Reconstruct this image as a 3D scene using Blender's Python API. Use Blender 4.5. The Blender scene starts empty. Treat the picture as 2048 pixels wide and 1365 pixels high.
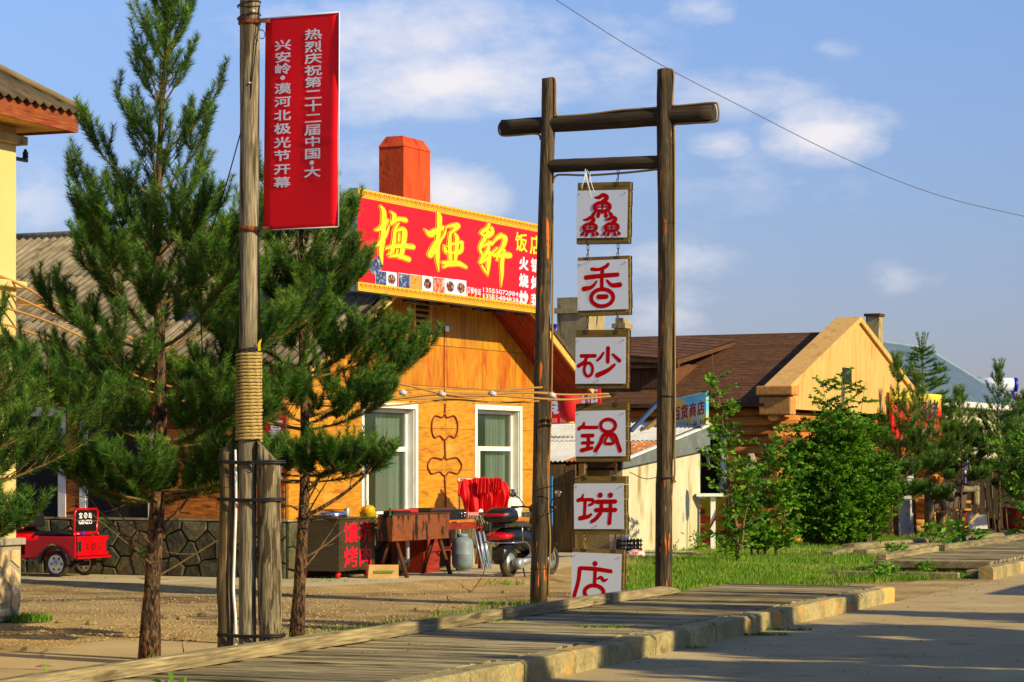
import bpy, math, random
import numpy as np
from mathutils import Vector, Matrix, noise as mnoise
PI = math.pi
S = bpy.context.scene
COL = S.collection

# ------------------------------------------------------------------ camera
FPX, CX, CY, EYE = 5000.0, 1024.0, 930.0, 1.6      # 2048 px wide photograph, horizon row, eye height
cam_d = bpy.data.cameras.new('camera')
cam = bpy.data.objects.new('camera', cam_d)
COL.objects.link(cam)
cam.location = (0, 0, EYE)
cam.rotation_euler = (PI/2, 0, 0)
cam_d.sensor_width = 36.0
cam_d.lens = 36.0*FPX/2048.0
cam_d.shift_y = (CY-682.5)/2048.0
cam_d.clip_end = 3000
cam_d.clip_start = 0.5
S.camera = cam

# ------------------------------------------------------------------ light and sky
SUN_AZ, SUN_EL = 34.0, 27.0        # degrees right of and behind the camera plane
sd = (math.cos(math.radians(SUN_AZ))*math.cos(math.radians(SUN_EL)),
      -math.sin(math.radians(SUN_AZ))*math.cos(math.radians(SUN_EL)), math.sin(math.radians(SUN_EL)))
sun_d = bpy.data.lights.new('sun', 'SUN')
sun_d.energy = 5.0
sun_d.angle = math.radians(0.53)
sun_d.color = (1.0, 0.845, 0.52)
sun = bpy.data.objects.new('sun', sun_d)
COL.objects.link(sun)
sun.rotation_euler = Vector(sd).to_track_quat('Z', 'Y').to_euler()
S.view_settings.view_transform = 'Standard'
S.view_settings.look = 'None'
S.view_settings.exposure = 0.3
S.view_settings.gamma = 1.0

world = bpy.data.worlds.new('World')
S.world = world
world.use_nodes = True
wt = world.node_tree
wt.nodes.clear()
def wn(t, **k):
    n = wt.nodes.new(t)
    for a, b in k.items(): setattr(n, a, b)
    return n
wl = wt.links.new
w_out = wn('ShaderNodeOutputWorld')
w_bg = wn('ShaderNodeBackground')
w_bg.inputs['Strength'].default_value = 0.09
sky = wn('ShaderNodeTexSky', sky_type='NISHITA', sun_disc=False)
sky.sun_elevation = math.radians(SUN_EL)
sky.sun_rotation = math.radians(90+SUN_AZ)
sky.air_density = 1.15
sky.dust_density = 0.25
sky.ozone_density = 3.0
tc = wn('ShaderNodeTexCoord')
# clouds: soft banks at fixed directions of the real sky, broken up by noise; thin scattered ones everywhere
nz = wn('ShaderNodeTexNoise'); nz.inputs['Scale'].default_value = 42; nz.inputs['Detail'].default_value = 8; nz.inputs['Roughness'].default_value = .6
mp = wn('ShaderNodeMapping'); mp.inputs['Scale'].default_value = (1, 1, 2.0)
wl(tc.outputs['Generated'], mp.inputs['Vector']); wl(mp.outputs['Vector'], nz.inputs['Vector'])
acc = None
CLOUDS = [(800, 70, 330, 80, .85), (900, 160, 270, 72, 1.15), (735, 215, 130, 40, .45), (905, 392, 110, 70, 1.1), (1655, 268, 130, 66, 1.1), (1465, 190, 180, 50, .62),
          (1440, 290, 70, 32, .6), (1330, 520, 160, 60, .38), (1800, 555, 80, 36, .35), (1410, 22, 90, 32, .5), (40, 400, 120, 90, .38),
          (1670, 100, 50, 20, .35), (1330, 620, 130, 70, .35), (740, 330, 130, 60, .35), (1250, 110, 120, 110, .30), (1500, 350, 300, 110, .18)]
for (px, py, wx, wy, st) in CLOUDS:
    d = Vector(((px-CX)/FPX, 1, (CY-py)/FPX)).normalized()
    sub = wn('ShaderNodeVectorMath', operation='SUBTRACT'); wl(tc.outputs['Generated'], sub.inputs[0]); sub.inputs[1].default_value = d
    mul = wn('ShaderNodeVectorMath', operation='MULTIPLY'); wl(sub.outputs[0], mul.inputs[0])
    mul.inputs[1].default_value = (FPX/wx, 1.0, FPX/wy)
    ln = wn('ShaderNodeVectorMath', operation='LENGTH'); wl(mul.outputs[0], ln.inputs[0])
    mr = wn('ShaderNodeMapRange'); mr.inputs[1].default_value = 0; mr.inputs[2].default_value = 1.25
    mr.inputs[3].default_value = st; mr.inputs[4].default_value = 0; wl(ln.outputs['Value'], mr.inputs[0])
    if acc is None: acc = mr.outputs[0]
    else:
        mx = wn('ShaderNodeMath', operation='MAXIMUM'); wl(acc, mx.inputs[0]); wl(mr.outputs[0], mx.inputs[1]); acc = mx.outputs[0]
n2 = wn('ShaderNodeTexNoise'); n2.inputs['Scale'].default_value = 6; n2.inputs['Detail'].default_value = 6
wl(mp.outputs['Vector'], n2.inputs['Vector'])
far = wn('ShaderNodeMapRange'); far.inputs[1].default_value = .56; far.inputs[2].default_value = .8; far.inputs[3].default_value = 0; far.inputs[4].default_value = .14
wl(n2.outputs['Fac'], far.inputs[0])
mx = wn('ShaderNodeMath', operation='MAXIMUM'); wl(acc, mx.inputs[0]); wl(far.outputs[0], mx.inputs[1]); acc = mx.outputs[0]
nr = wn('ShaderNodeMapRange'); nr.inputs[1].default_value = .34; nr.inputs[2].default_value = .62; nr.inputs[3].default_value = -.24; nr.inputs[4].default_value = .16
wl(nz.outputs['Fac'], nr.inputs[0])
ad = wn('ShaderNodeMath', operation='ADD'); wl(acc, ad.inputs[0]); wl(nr.outputs[0], ad.inputs[1])
gate = wn('ShaderNodeMath', operation='MULTIPLY', use_clamp=True); wl(ad.outputs[0], gate.inputs[0])
soft = wn('ShaderNodeMapRange'); soft.inputs[1].default_value = 0; soft.inputs[2].default_value = .22; wl(acc, soft.inputs[0]); wl(soft.outputs[0], gate.inputs[1])
tint = wn('ShaderNodeMix', data_type='RGBA', blend_type='MULTIPLY'); tint.inputs[0].default_value = 1

sz = wn('ShaderNodeSeparateXYZ'); wl(tc.outputs['Generated'], sz.inputs[0])
tr_ = wn('ShaderNodeValToRGB'); wl(sz.outputs['Z'], tr_.inputs[0])
tr_.color_ramp.elements[0].position = .02; tr_.color_ramp.elements[0].color = (.60, .59, .93, 1)
tr_.color_ramp.elements[1].position = .20; tr_.color_ramp.elements[1].color = (1.0, 1.05, 1.38, 1)
wl(tr_.outputs[0], tint.inputs[7])
wl(sky.outputs[0], tint.inputs[6])
cm = wn('ShaderNodeMix', data_type='RGBA'); cm.inputs[7].default_value = (8.3, 8.0, 8.3, 1)
cf = wn('ShaderNodeMath', operation='MULTIPLY'); cf.inputs[1].default_value = .95
wl(gate.outputs[0], cf.inputs[0]); wl(cf.outputs[0], cm.inputs[0]); wl(tint.outputs[2], cm.inputs[6])
wl(cm.outputs[2], w_bg.inputs['Color']); wl(w_bg.outputs[0], w_out.inputs[0])

# ------------------------------------------------------------------ frames and measuring
class Fr:
    """a ground frame: origin (X,Y), rotation about Z in degrees"""
    def __init__(s, o, a): s.o = o; s.deg = a; s.a = math.radians(a); s.c = math.cos(s.a); s.s = math.sin(s.a)
    def loc(s, X, Y): dx = X-s.o[0]; dy = Y-s.o[1]; return (dx*s.c+dy*s.s, -dx*s.s+dy*s.c)
    def wor(s, x, y): return (s.o[0]+x*s.c-y*s.s, s.o[1]+x*s.s+y*s.c)
    def yp(s, px, py, yl=0):
        k = (px-CX)/FPX; Y = (yl-s.o[0]*s.s+s.o[1]*s.c)/(-k*s.s+s.c)
        return (s.loc(k*Y, Y)[0], EYE+(CY-py)*Y/FPX)
    def xp(s, px, py, xl=0):
        k = (px-CX)/FPX; Y = (xl+s.o[0]*s.c+s.o[1]*s.s)/(k*s.c+s.s)
        return (s.loc(k*Y, Y)[1], EYE+(CY-py)*Y/FPX)
def G(px, py, h=0):
    Y = (EYE-h)*FPX/(py-CY); return ((px-CX)*Y/FPX, Y)
def D(px, py, Y): return Vector(((px-CX)*Y/FPX, Y, EYE+(CY-py)*Y/FPX))

WK = Fr((4.47, 29.2), 68.3)                         # x along the street, y away from the road
RS = Fr((-3.05, 33.8), 64.0)                        # restaurant: x along the gable front, y along the side wing
LH = Fr(((32-CX)*25.8/FPX, 25.8), 68.3)             # pale house at the left
TO = Fr((0, 0), -21.7)
_l = (0.29, 28.46); _r = (1.70, 27.9)
TO = Fr(((_l[0]+_r[0])/2, (_l[1]+_r[1])/2), math.degrees(math.atan2(_r[1]-_l[1], _r[0]-_l[0])))
SH = Fr(((1245-CX)*44/FPX, 44), 64.0)               # low plastered shed
LG = Fr(((1565-CX)*51.6/FPX, 51.6), 64.0)           # log building

# ------------------------------------------------------------------ colours and materials
def C(r, g, b):
    f = lambda v: (v/255/12.92) if v/255 <= .04045 else ((v/255+.055)/1.055)**2.4
    return (f(r), f(g), f(b), 1)
def L3(r, g, b): return (r, g, b, 1)
MATS = {}
def pm(name, cols, sc=(3, 3, 3), detail=6, rough=.8, metal=0, bump=.0, bscale=None, rnd=0.0, spots=None, grain=None, spec=.3, trans=0, alpha=1, fine=None, rotx=0):
    """procedural material: noise ramp colours, optional spots (colour, scale, threshold, width), per-object value shift"""
    if name in MATS: return MATS[name]
    m = bpy.data.materials.new(name); m.use_nodes = True
    nt = m.node_tree; N = nt.nodes; Lk = nt.links.new; b = N['Principled BSDF']
    t = N.new('ShaderNodeTexCoord')
    oi = N.new('ShaderNodeObjectInfo')
    off = N.new('ShaderNodeVectorMath'); off.operation = 'SCALE'; off.inputs[0].default_value = (37, 19, 53); Lk(oi.outputs['Random'], off.inputs['Scale'])
    addv = N.new('ShaderNodeVectorMath'); Lk(t.outputs['Object'], addv.inputs[0]); Lk(off.outputs[0], addv.inputs[1])
    mpn = N.new('ShaderNodeMapping'); mpn.inputs['Scale'].default_value = sc; mpn.inputs['Rotation'].default_value = (rotx, 0, 0)
    Lk(addv.outputs[0], mpn.inputs['Vector'])
    n = N.new('ShaderNodeTexNoise'); n.inputs['Scale'].default_value = 1; n.inputs['Detail'].default_value = detail; n.inputs['Roughness'].default_value = .62
    Lk(mpn.outputs[0], n.inputs['Vector'])
    r = N.new('ShaderNodeValToRGB'); Lk(n.outputs['Fac'], r.inputs[0])
    el = r.color_ramp.elements
    k = len(cols)
    for i, c in enumerate(cols):
        p = .30+.40*i/max(1, k-1)
        if i < 2: e = el[i]; e.position = p
        else: e = el.new(p)
        e.color = c
    if k == 1: el[1].color = cols[0]
    out = r.outputs[0]
    if grain:                                        # (scale vec, strength) fine streaks
        g = N.new('ShaderNodeTexNoise'); g.inputs['Detail'].default_value = 4; g.inputs['Scale'].default_value = 1
        gm = N.new('ShaderNodeMapping'); gm.inputs['Scale'].default_value = grain[0]; Lk(addv.outputs[0], gm.inputs[0]); Lk(gm.outputs[0], g.inputs['Vector'])
        gr = N.new('ShaderNodeMapRange'); gr.inputs[1].default_value = .35; gr.inputs[2].default_value = .65; gr.inputs[3].default_value = 1-grain[1]; gr.inputs[4].default_value = 1+grain[1]*.5
        Lk(g.outputs['Fac'], gr.inputs[0])
        mm = N.new('ShaderNodeMix'); mm.data_type = 'RGBA'; mm.blend_type = 'MULTIPLY'; mm.inputs[0].default_value = 1
        Lk(out, mm.inputs[6]); Lk(gr.outputs[0], mm.inputs[7]); out = mm.outputs[2]
    if spots:
        for (c, ssc, th, wd) in spots:
            q = N.new('ShaderNodeTexNoise'); q.inputs['Detail'].default_value = 5; q.inputs['Scale'].default_value = 1
            qm = N.new('ShaderNodeMapping'); qm.inputs['Scale'].default_value = ssc if hasattr(ssc, '__len__') else (ssc,)*3
            qm.inputs['Location'].default_value = (3.3*ssc[0] if hasattr(ssc, '__len__') else 7, 5, 2)
            Lk(addv.outputs[0], qm.inputs[0]); Lk(qm.outputs[0], q.inputs['Vector'])
            qr = N.new('ShaderNodeMapRange'); qr.inputs[1].default_value = th; qr.inputs[2].default_value = th+wd; Lk(q.outputs['Fac'], qr.inputs[0])
            mm = N.new('ShaderNodeMix'); mm.data_type = 'RGBA'; Lk(qr.outputs[0], mm.inputs[0]); Lk(out, mm.inputs[6]); mm.inputs[7].default_value = c; out = mm.outputs[2]
    if rnd:
        vr = N.new('ShaderNodeMapRange'); vr.inputs[3].default_value = 1-rnd; vr.inputs[4].default_value = 1+rnd; Lk(oi.outputs['Random'], vr.inputs[0])
        mm = N.new('ShaderNodeMix'); mm.data_type = 'RGBA'; mm.blend_type = 'MULTIPLY'; mm.inputs[0].default_value = 1
        Lk(out, mm.inputs[6]); Lk(vr.outputs[0], mm.inputs[7]); out = mm.outputs[2]
    Lk(out, b.inputs['Base Color'])
    b.inputs['Roughness'].default_value = rough; b.inputs['Metallic'].default_value = metal
    b.inputs['Specular IOR Level'].default_value = spec
    if bump:
        h = n.outputs['Fac']
        if bscale:
            bn = N.new('ShaderNodeTexNoise'); bn.inputs['Detail'].default_value = 6; bn.inputs['Scale'].default_value = 1
            bm = N.new('ShaderNodeMapping'); bm.inputs['Scale'].default_value = bscale if hasattr(bscale, '__len__') else (bscale,)*3
            Lk(addv.outputs[0], bm.inputs[0]); Lk(bm.outputs[0], bn.inputs['Vector']); h = bn.outputs['Fac']
        bp = N.new('ShaderNodeBump'); bp.inputs['Strength'].default_value = 1; bp.inputs['Distance'].default_value = bump; Lk(h, bp.inputs['Height']); Lk(bp.outputs[0], b.inputs['Normal'])
    if trans:
        tr = N.new('ShaderNodeBsdfTranslucent'); Lk(out, tr.inputs['Color'])
        ms = N.new('ShaderNodeMixShader'); ms.inputs[0].default_value = trans
        o = N['Material Output']; Lk(b.outputs[0], ms.inputs[1]); Lk(tr.outputs[0], ms.inputs[2]); Lk(ms.outputs[0], o.inputs[0])
    MATS[name] = m
    return m
def plain(name, c, rough=.5, metal=0, spec=.5, bump=0):
    c2 = tuple(v*.8 for v in c[:3])+(1,)
    return pm(name, [c2, c], sc=(6, 6, 6), rough=rough, metal=metal, spec=spec, bump=bump)
def glass(name, c, rough=.03):
    m = bpy.data.materials.new(name); m.use_nodes = True
    b = m.node_tree.nodes['Principled BSDF']; b.inputs['Base Color'].default_value = c; b.inputs['Roughness'].default_value = rough
    b.inputs['Specular IOR Level'].default_value = .9; b.inputs['Alpha'].default_value = .40
    return m

# ------------------------------------------------------------------ mesh builder
class MB:
    def __init__(s): s.v = []; s.f = []; s.m = []; s.sm = []
    def add(s, vs, fs, mi=0, sm=False):
        o = len(s.v); s.v += [tuple(v) for v in vs]
        for f in fs: s.f.append(tuple(i+o for i in f)); s.m.append(mi); s.sm.append(sm)
        return s
    def box(s, x0, x1, y0, y1, z0, z1, mi=0, M=None):
        vs = [(x, y, z) for z in (z0, z1) for y in (y0, y1) for x in (x0, x1)]
        if M is not None: vs = [tuple(M @ Vector(v)) for v in vs]
        return s.add(vs, [(0, 2, 3, 1), (4, 5, 7, 6), (0, 1, 5, 4), (2, 6, 7, 3), (0, 4, 6, 2), (1, 3, 7, 5)], mi)
    def hexa(s, b, t, mi=0):                           # bottom quad, top quad (same order, ccw from above)
        return s.add(list(b)+list(t), [(3, 2, 1, 0), (4, 5, 6, 7), (0, 1, 5, 4), (1, 2, 6, 5), (2, 3, 7, 6), (3, 0, 4, 7)], mi)
    def beam(s, p0, p1, w, h, mi=0, up=(0, 0, 1)):
        p0 = Vector(p0); p1 = Vector(p1); d = (p1-p0).normalized(); u = Vector(up)
        if abs(d.dot(u)) > .98: u = Vector((0, 1, 0))
        a = d.cross(u).normalized()*w/2; b = a.cross(d).normalized()*h/2
        c = lambda p: [p-a-b, p+a-b, p+a+b, p-a+b]
        return s.add(c(p0)+c(p1), [(0, 1, 2, 3), (7, 6, 5, 4), (0, 4, 5, 1), (1, 5, 6, 2), (2, 6, 7, 3), (3, 7, 4, 0)], mi)
    def tube(s, pts, rad, n=8, mi=0, caps=True, rough=0, seed=0, sm=True, closed=False):
        P = [Vector(p) for p in pts]; k = len(P)
        R = list(rad) if hasattr(rad, '__len__') else [rad]*k
        vs = []; up = None
        for i, p in enumerate(P):
            if closed: t = (P[(i+1) % k]-P[i-1])
            else: t = P[min(i+1, k-1)]-P[max(i-1, 0)]
            t = t.normalized() if t.length > 1e-9 else Vector((0, 0, 1))
            if up is None:
                up = Vector((0, 0, 1)) if abs(t.z) < .9 else Vector((1, 0, 0))
            up = (up-t*up.dot(t)).normalized(); b = t.cross(up)
            for j in range(n):
                a = 2*PI*j/n; r = R[i]
                if rough: r *= 1+rough*mnoise.noise(Vector((math.cos(a)*1.5+seed*7.1, math.sin(a)*1.5, i*.6+seed)))
                vs.append(p+up*math.cos(a)*r+b*math.sin(a)*r)
        fs = []
        for i in range(k if closed else k-1):
            q = (i+1) % k
            for j in range(n):
                j2 = (j+1) % n; fs.append((i*n+j, i*n+j2, q*n+j2, q*n+j))
        o = len(s.v); s.add(vs, fs, mi, sm)
        if caps and not closed:
            s.f.append(tuple(o+j for j in reversed(range(n)))); s.m.append(mi); s.sm.append(False)
            s.f.append(tuple(o+(k-1)*n+j for j in range(n))); s.m.append(mi); s.sm.append(False)
        return s
    def lathe(s, prof, o=(0, 0, 0), ax=(0, 0, 1), n=16, mi=0, caps=True):
        ax = Vector(ax).normalized(); u = Vector((1, 0, 0)) if abs(ax.x) < .9 else Vector((0, 1, 0))
        u = (u-ax*u.dot(ax)).normalized(); w = ax.cross(u); o = Vector(o); vs = []
        for (r, h) in prof:
            for j in range(n):
                a = 2*PI*j/n; vs.append(o+ax*h+u*math.cos(a)*r+w*math.sin(a)*r)
        fs = []; k = len(prof)
        for i in range(k-1):
            for j in range(n): j2 = (j+1) % n; fs.append((i*n+j, i*n+j2, (i+1)*n+j2, (i+1)*n+j))
        if caps: fs.append(tuple(reversed(range(n)))); fs.append(tuple((k-1)*n+j for j in range(n)))
        return s.add(vs, fs, mi, True)
    def prism(s, poly, P, c0, c1, mi=0):                # poly (a,b); P(a,b,c)->(x,y,z)
        n = len(poly); vs = [P(a, b, c0) for a, b in poly]+[P(a, b, c1) for a, b in poly]
        fs = [tuple(range(n)), tuple(reversed(range(n, 2*n)))]+[(i, i+n, (i+1) % n+n, (i+1) % n) for i in range(n)]
        return s.add(vs, fs, mi)
    def build(s, name, mats, parent=None, bevel=0, kind=None, label=None, recalc=True, loc=None):
        me = bpy.data.meshes.new(name); me.from_pydata(s.v, [], s.f)
        if not isinstance(mats, (list, tuple)): mats = [mats]
        for m in mats: me.materials.append(m)
        me.polygons.foreach_set('material_index', s.m); me.polygons.foreach_set('use_smooth', s.sm)
        if recalc and len(s.f) < 60000:
            import bmesh
            bm = bmesh.new(); bm.from_mesh(me); bmesh.ops.recalc_face_normals(bm, faces=bm.faces); bm.to_mesh(me); bm.free()
        me.update()
        o = bpy.data.objects.new(name, me); COL.objects.link(o)
        if parent is not None: o.parent = parent
        if loc is not None: o.location = loc
        if bevel:
            b = o.modifiers.new('bevel', 'BEVEL'); b.width = bevel; b.segments = 2; b.limit_method = 'ANGLE'
        if kind: o['kind'] = kind
        if label: o['label'] = label
        return o
def tag(o, label, cat, group=None):
    o['label'] = label; o['category'] = cat
    if group: o['group'] = group
    return o
def thing(name, label, cat, fr=None, xy=(0, 0), z=0, rot=0, group=None):
    o = bpy.data.objects.new(name, None); COL.objects.link(o); o.empty_display_size = .2
    if fr: X, Y = fr.wor(*xy); o.location = (X, Y, z); o.rotation_euler = (0, 0, fr.a+rot)
    else: o.location = (xy[0], xy[1], z); o.rotation_euler = (0, 0, rot)
    tag(o, label, cat, group); return o
def struct(name, fr=None, xy=(0, 0), z=0):
    o = bpy.data.objects.new(name, None); COL.objects.link(o)
    if fr: X, Y = fr.wor(*xy); o.location = (X, Y, z); o.rotation_euler = (0, 0, fr.a)
    o['kind'] = 'structure'; return o
def part(name, me, mats_parent, parent, loc=(0, 0, 0), rot=(0, 0, 0)):
    o = bpy.data.objects.new(name, me); COL.objects.link(o); o.parent = parent; o.location = loc; o.rotation_euler = rot; return o
def catmull(P, n=8):
    P = [Vector(p) for p in P]
    if len(P) < 3: return [P[0].lerp(P[-1], i/n) for i in range(n+1)]
    Q = [P[0]*2-P[1]]+P+[P[-1]*2-P[-2]]; out = []
    for i in range(1, len(Q)-2):
        a, b, c, d = Q[i-1], Q[i], Q[i+1], Q[i+2]
        for k in range(n):
            t = k/n; out.append(.5*((2*b)+(c-a)*t+(2*a-5*b+4*c-d)*t*t+(3*b-a-3*c+d)*t**3))
    out.append(P[-1]); return out
def clip(poly, a, b, c):                              # keep a*x+b*y<=c
    out = []
    for i in range(len(poly)):
        p = poly[i]; q = poly[(i+1) % len(poly)]; fp = a*p[0]+b*p[1]-c; fq = a*q[0]+b*q[1]-c
        if fp <= 0: out.append(p)
        if (fp < 0 < fq) or (fq < 0 < fp): t = fp/(fp-fq); out.append((p[0]+t*(q[0]-p[0]), p[1]+t*(q[1]-p[1])))
    return out
def inset(poly, d):
    n = len(poly); ar = sum(poly[i][0]*poly[(i+1) % n][1]-poly[(i+1) % n][0]*poly[i][1] for i in range(n))
    if ar < 0: poly = poly[::-1]
    out = poly[:]
    for i in range(n):
        p = poly[i]; q = poly[(i+1) % n]; dx, dy = q[0]-p[0], q[1]-p[1]; l = math.hypot(dx, dy)
        if l < 1e-6: continue
        nx, ny = dy/l, -dx/l; out = clip(out, nx, ny, nx*p[0]+ny*p[1]-d)
        if len(out) < 3: return []
    return out
def stones(parent, P, a0, a1, b0, b1, size, mat, depth=.05, seed=1, gap=.014):
    """irregular fitted stones on a wall face; P(a,b,c) maps to space, c outward"""
    rng = random.Random(seed); pts = []; tries = 0
    while tries < 4000:
        tries += 1; p = (rng.uniform(a0, a1), rng.uniform(b0, b1))
        if all((p[0]-q[0])**2*.7+(p[1]-q[1])**2 > (size*.62)**2 for q in pts): pts.append(p)
    for i, p in enumerate(pts):
        poly = [(a0, b0), (a1, b0), (a1, b1), (a0, b1)]
        for j, q in enumerate(pts):
            if i == j or (p[0]-q[0])**2+(p[1]-q[1])**2 > (size*4)**2: continue
            a, b = q[0]-p[0], q[1]-p[1]; m = ((q[0]**2+q[1]**2)-(p[0]**2+p[1]**2))/2; poly = clip(poly, a, b, m)
            if len(poly) < 3: break
        if len(poly) < 3: continue
        o1 = inset(poly, gap)
        if len(o1) < 3: continue
        d = depth*rng.uniform(.75, 1.25); mb = MB(); n = len(o1)
        cx = sum(q[0] for q in o1)/n; cy = sum(q[1] for q in o1)/n
        o2 = [(cx+(q[0]-cx)*.9+rng.uniform(-.006, .006), cy+(q[1]-cy)*.88+rng.uniform(-.006, .006)) for q in o1]
        tl = [rng.uniform(-.007, .007) for _ in o2]
        vs = [P(q[0], q[1], 0) for q in o1]+[P(q[0], q[1], d*.75) for q in o1]+[P(q[0], q[1], d+t) for q, t in zip(o2, tl)]+[P(cx, cy, d*1.12)]
        fs = []
        for k in range(n):
            k2 = (k+1) % n; fs += [(k, k2, n+k2, n+k), (n+k, n+k2, 2*n+k2, 2*n+k), (2*n+k, 2*n+k2, 3*n)]
        mb.add(vs, fs); mb.build('stone', mat, parent)

BOLD = [(0, 0), (1, .6), (-1, -.6), (-1, .6), (1, -.6)]
# text and brush lettering ---------------------------------------------------
_gc = {}
def glyph(ch, bold=0):
    k = ch
    if k not in _gc:
        c = bpy.data.curves.new('t', 'FONT'); c.body = ch; c.resolution_u = 3
        o = bpy.data.objects.new('t', c); me = bpy.data.meshes.new_from_object(o)
        _gc[k] = ([(v.co.x, v.co.y) for v in me.vertices], [tuple(p.vertices) for p in me.polygons])
        bpy.data.objects.remove(o); bpy.data.curves.remove(c); bpy.data.meshes.remove(me)
    return _gc[k]
def put_text(mb, s, P, a0, b0, w, h, c, mi=0, bold=.015, em=True):
    """text in a box at (a0,b0) size w x h on plane P; em=True keeps the square CJK body"""
    v, f = glyph(s, bold)
    if em: x0, x1, y0, y1 = 0.0, float(len(s)), -.12, .88
    else:
        xs = [p[0] for p in v]; ys = [p[1] for p in v]; x0, x1, y0, y1 = min(xs), max(xs), min(ys), max(ys)
    for q, (dx, dy) in enumerate(BOLD if bold else BOLD[:1]):
        mb.add([P(a0+(x+dx*bold-x0)/(x1-x0)*w, b0+(y+dy*bold-y0)/(y1-y0)*h, c+q*.0003) for x, y in v], f, mi)
def brush(mb, P, pts, wid, c, mi=0, grow=0, closed=False, n=7):
    """a flat painted stroke along pts (a,b) with width per point and round ends"""
    W = list(wid) if hasattr(wid, '__len__') else [wid]*len(pts)
    Q = [(p[0], p[1], w) for p, w in zip(pts, W)]
    if closed: Z = [Vector(q) for q in Q]
    else: Z = catmull(Q, n) if len(Q) > 2 else [Vector(Q[0]).lerp(Vector(Q[1]), i/4) for i in range(5)]
    k = len(Z); vs = []; e = 2.0e-5
    for i, z in enumerate(Z):
        t = (Z[(i+1) % k]-Z[i-1]) if closed else (Z[min(i+1, k-1)]-Z[max(i-1, 0)])
        l = math.hypot(t.x, t.y) or 1; nx, ny = -t.y/l, t.x/l; r = z.z/2+grow
        cc = c+(0 if closed else i*e)
        vs += [P(z.x+nx*r, z.y+ny*r, cc), P(z.x-nx*r, z.y-ny*r, cc)]
    fs = [(2*i, 2*((i+1) % k), 2*((i+1) % k)+1, 2*i+1) for i in range(k if closed else k-1)]
    mb.add(vs, fs, mi)
    if not closed:
        for idx in (0, k-1):
            z = Z[idx]; t = (Z[1]-Z[0]) if idx == 0 else (Z[k-2]-Z[k-1]); l = math.hypot(t.x, t.y) or 1
            tx, ty = t.x/l, t.y/l; nx, ny = -ty, tx; r = z.z/2+grow; cc = c+idx*e
            arc = [P(z.x+nx*r*math.cos(a)-tx*r*math.sin(a), z.y+ny*r*math.cos(a)-ty*r*math.sin(a), cc) for a in [PI*j/6 for j in range(7)]]
            mb.add(arc, [tuple(range(7))], mi)
def ring(cx, cy, rx, ry, n=28): return [(cx+rx*math.cos(2*PI*i/n), cy+ry*math.sin(2*PI*i/n)) for i in range(n)]

# ------------------------------------------------------------------ material palette
M = {}
M['asphalt'] = pm('road_surface', [C(160, 138, 92), C(186, 162, 112), C(170, 148, 100)], sc=(.8, .8, .8), rough=.9, bump=.004, bscale=90, grain=((70, 70, 70), .22), spots=[(C(140, 118, 82), 1.6, .58, .18), (C(96, 82, 60), 9, .70, .04), (C(200, 180, 132), .5, .55, .2)])
M['dirt'] = pm('dirt', [C(140, 114, 66), C(176, 148, 92), C(198, 170, 112)], sc=(1.1, 1.1, 1.1), rough=.95, bump=.02, bscale=30, grain=((45, 45, 45), .4), spots=[(C(120, 92, 52), .8, .55, .15)])
M['slab'] = pm('concrete_slab', [C(168, 144, 98), C(196, 172, 124)], sc=(.7, .7, .7), rough=.9, bump=.003, bscale=60, grain=((40, 40, 40), .15), spots=[(C(140, 116, 74), 1.3, .58, .2)])
M['pave'] = pm('pavement_concrete', [C(176, 160, 118), C(200, 184, 142)], sc=(1, 1, 1), rough=.9, bump=.003, bscale=40, grain=((50, 50, 50), .15), spots=[(C(140, 120, 82), 1.7, .6, .15)])
M['soil'] = pm('soil', [C(70, 58, 30), C(96, 80, 40)], sc=(2, 2, 2), rough=1, bump=.02, bscale=25)
M['pebble'] = pm('pebble', [C(140, 116, 72), C(178, 152, 104), C(158, 132, 86)], sc=(9, 9, 9), rough=.9, bump=.003, rnd=.2)
M['plank'] = pm('boardwalk_wood', [C(112, 100, 70), C(160, 144, 104), C(184, 168, 124)], sc=(6, 1.1, 6), rough=.85, bump=.008, bscale=(50, 3, 50), rnd=.32, grain=((90, 3.5, 90), .45), spots=[(C(84, 70, 42), (7, .9, 7), .62, .1)])
M['timber'] = pm('timber_rail', [C(100, 88, 60), C(144, 128, 90), C(166, 150, 110)], sc=(1, 7, 7), rough=.85, bump=.006, bscale=(3, 50, 50), rnd=.15, grain=((3, 80, 80), .45), spots=[(C(80, 66, 38), (1.5, 9, 9), .62, .08)])
M['kerb'] = pm('kerb_stone', [C(128, 116, 78), C(158, 144, 98), C(180, 162, 108)], sc=(2.5, 2.5, 2.5), rough=.9, bump=.008, bscale=30, rnd=.1, grain=((30, 30, 30), .25), spots=[(C(198, 148, 62), 2.0, .58, .12), (C(110, 96, 58), 4, .62, .1)])
M['kerbY'] = pm('kerb_stone_yellow', [C(196, 150, 66), C(226, 178, 86), C(170, 150, 96)], sc=(2.2, 2.2, 3), rough=.9, bump=.006, bscale=30, grain=((30, 30, 30), .2), spots=[(C(120, 104, 62), 3, .62, .1)])
def logm(n, cs, spots, gz=3.5): return pm(n, cs, sc=(7, 7, .7), rough=.85, bump=.007, bscale=(80, 80, 4), grain=((130, 130, 6), .6), spots=spots, rnd=.08)
M['logD'] = logm('dark_log', [C(44, 36, 25), C(82, 68, 46), C(120, 100, 68)], [(C(40, 32, 20), (38, 38, 1.5), .55, .06), (C(206, 108, 36), (18, 18, 2.2), .63, .02)])
M['logDx'] = pm('dark_crossbeam', [C(36, 29, 19), C(60, 48, 32), C(80, 64, 42)], sc=(.7, 7, 7), rough=.85, bump=.008, bscale=(3, 45, 45), grain=((3, 60, 60), .45), spots=[(C(110, 70, 26), (1.5, 14, 14), .66, .04)])
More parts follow.
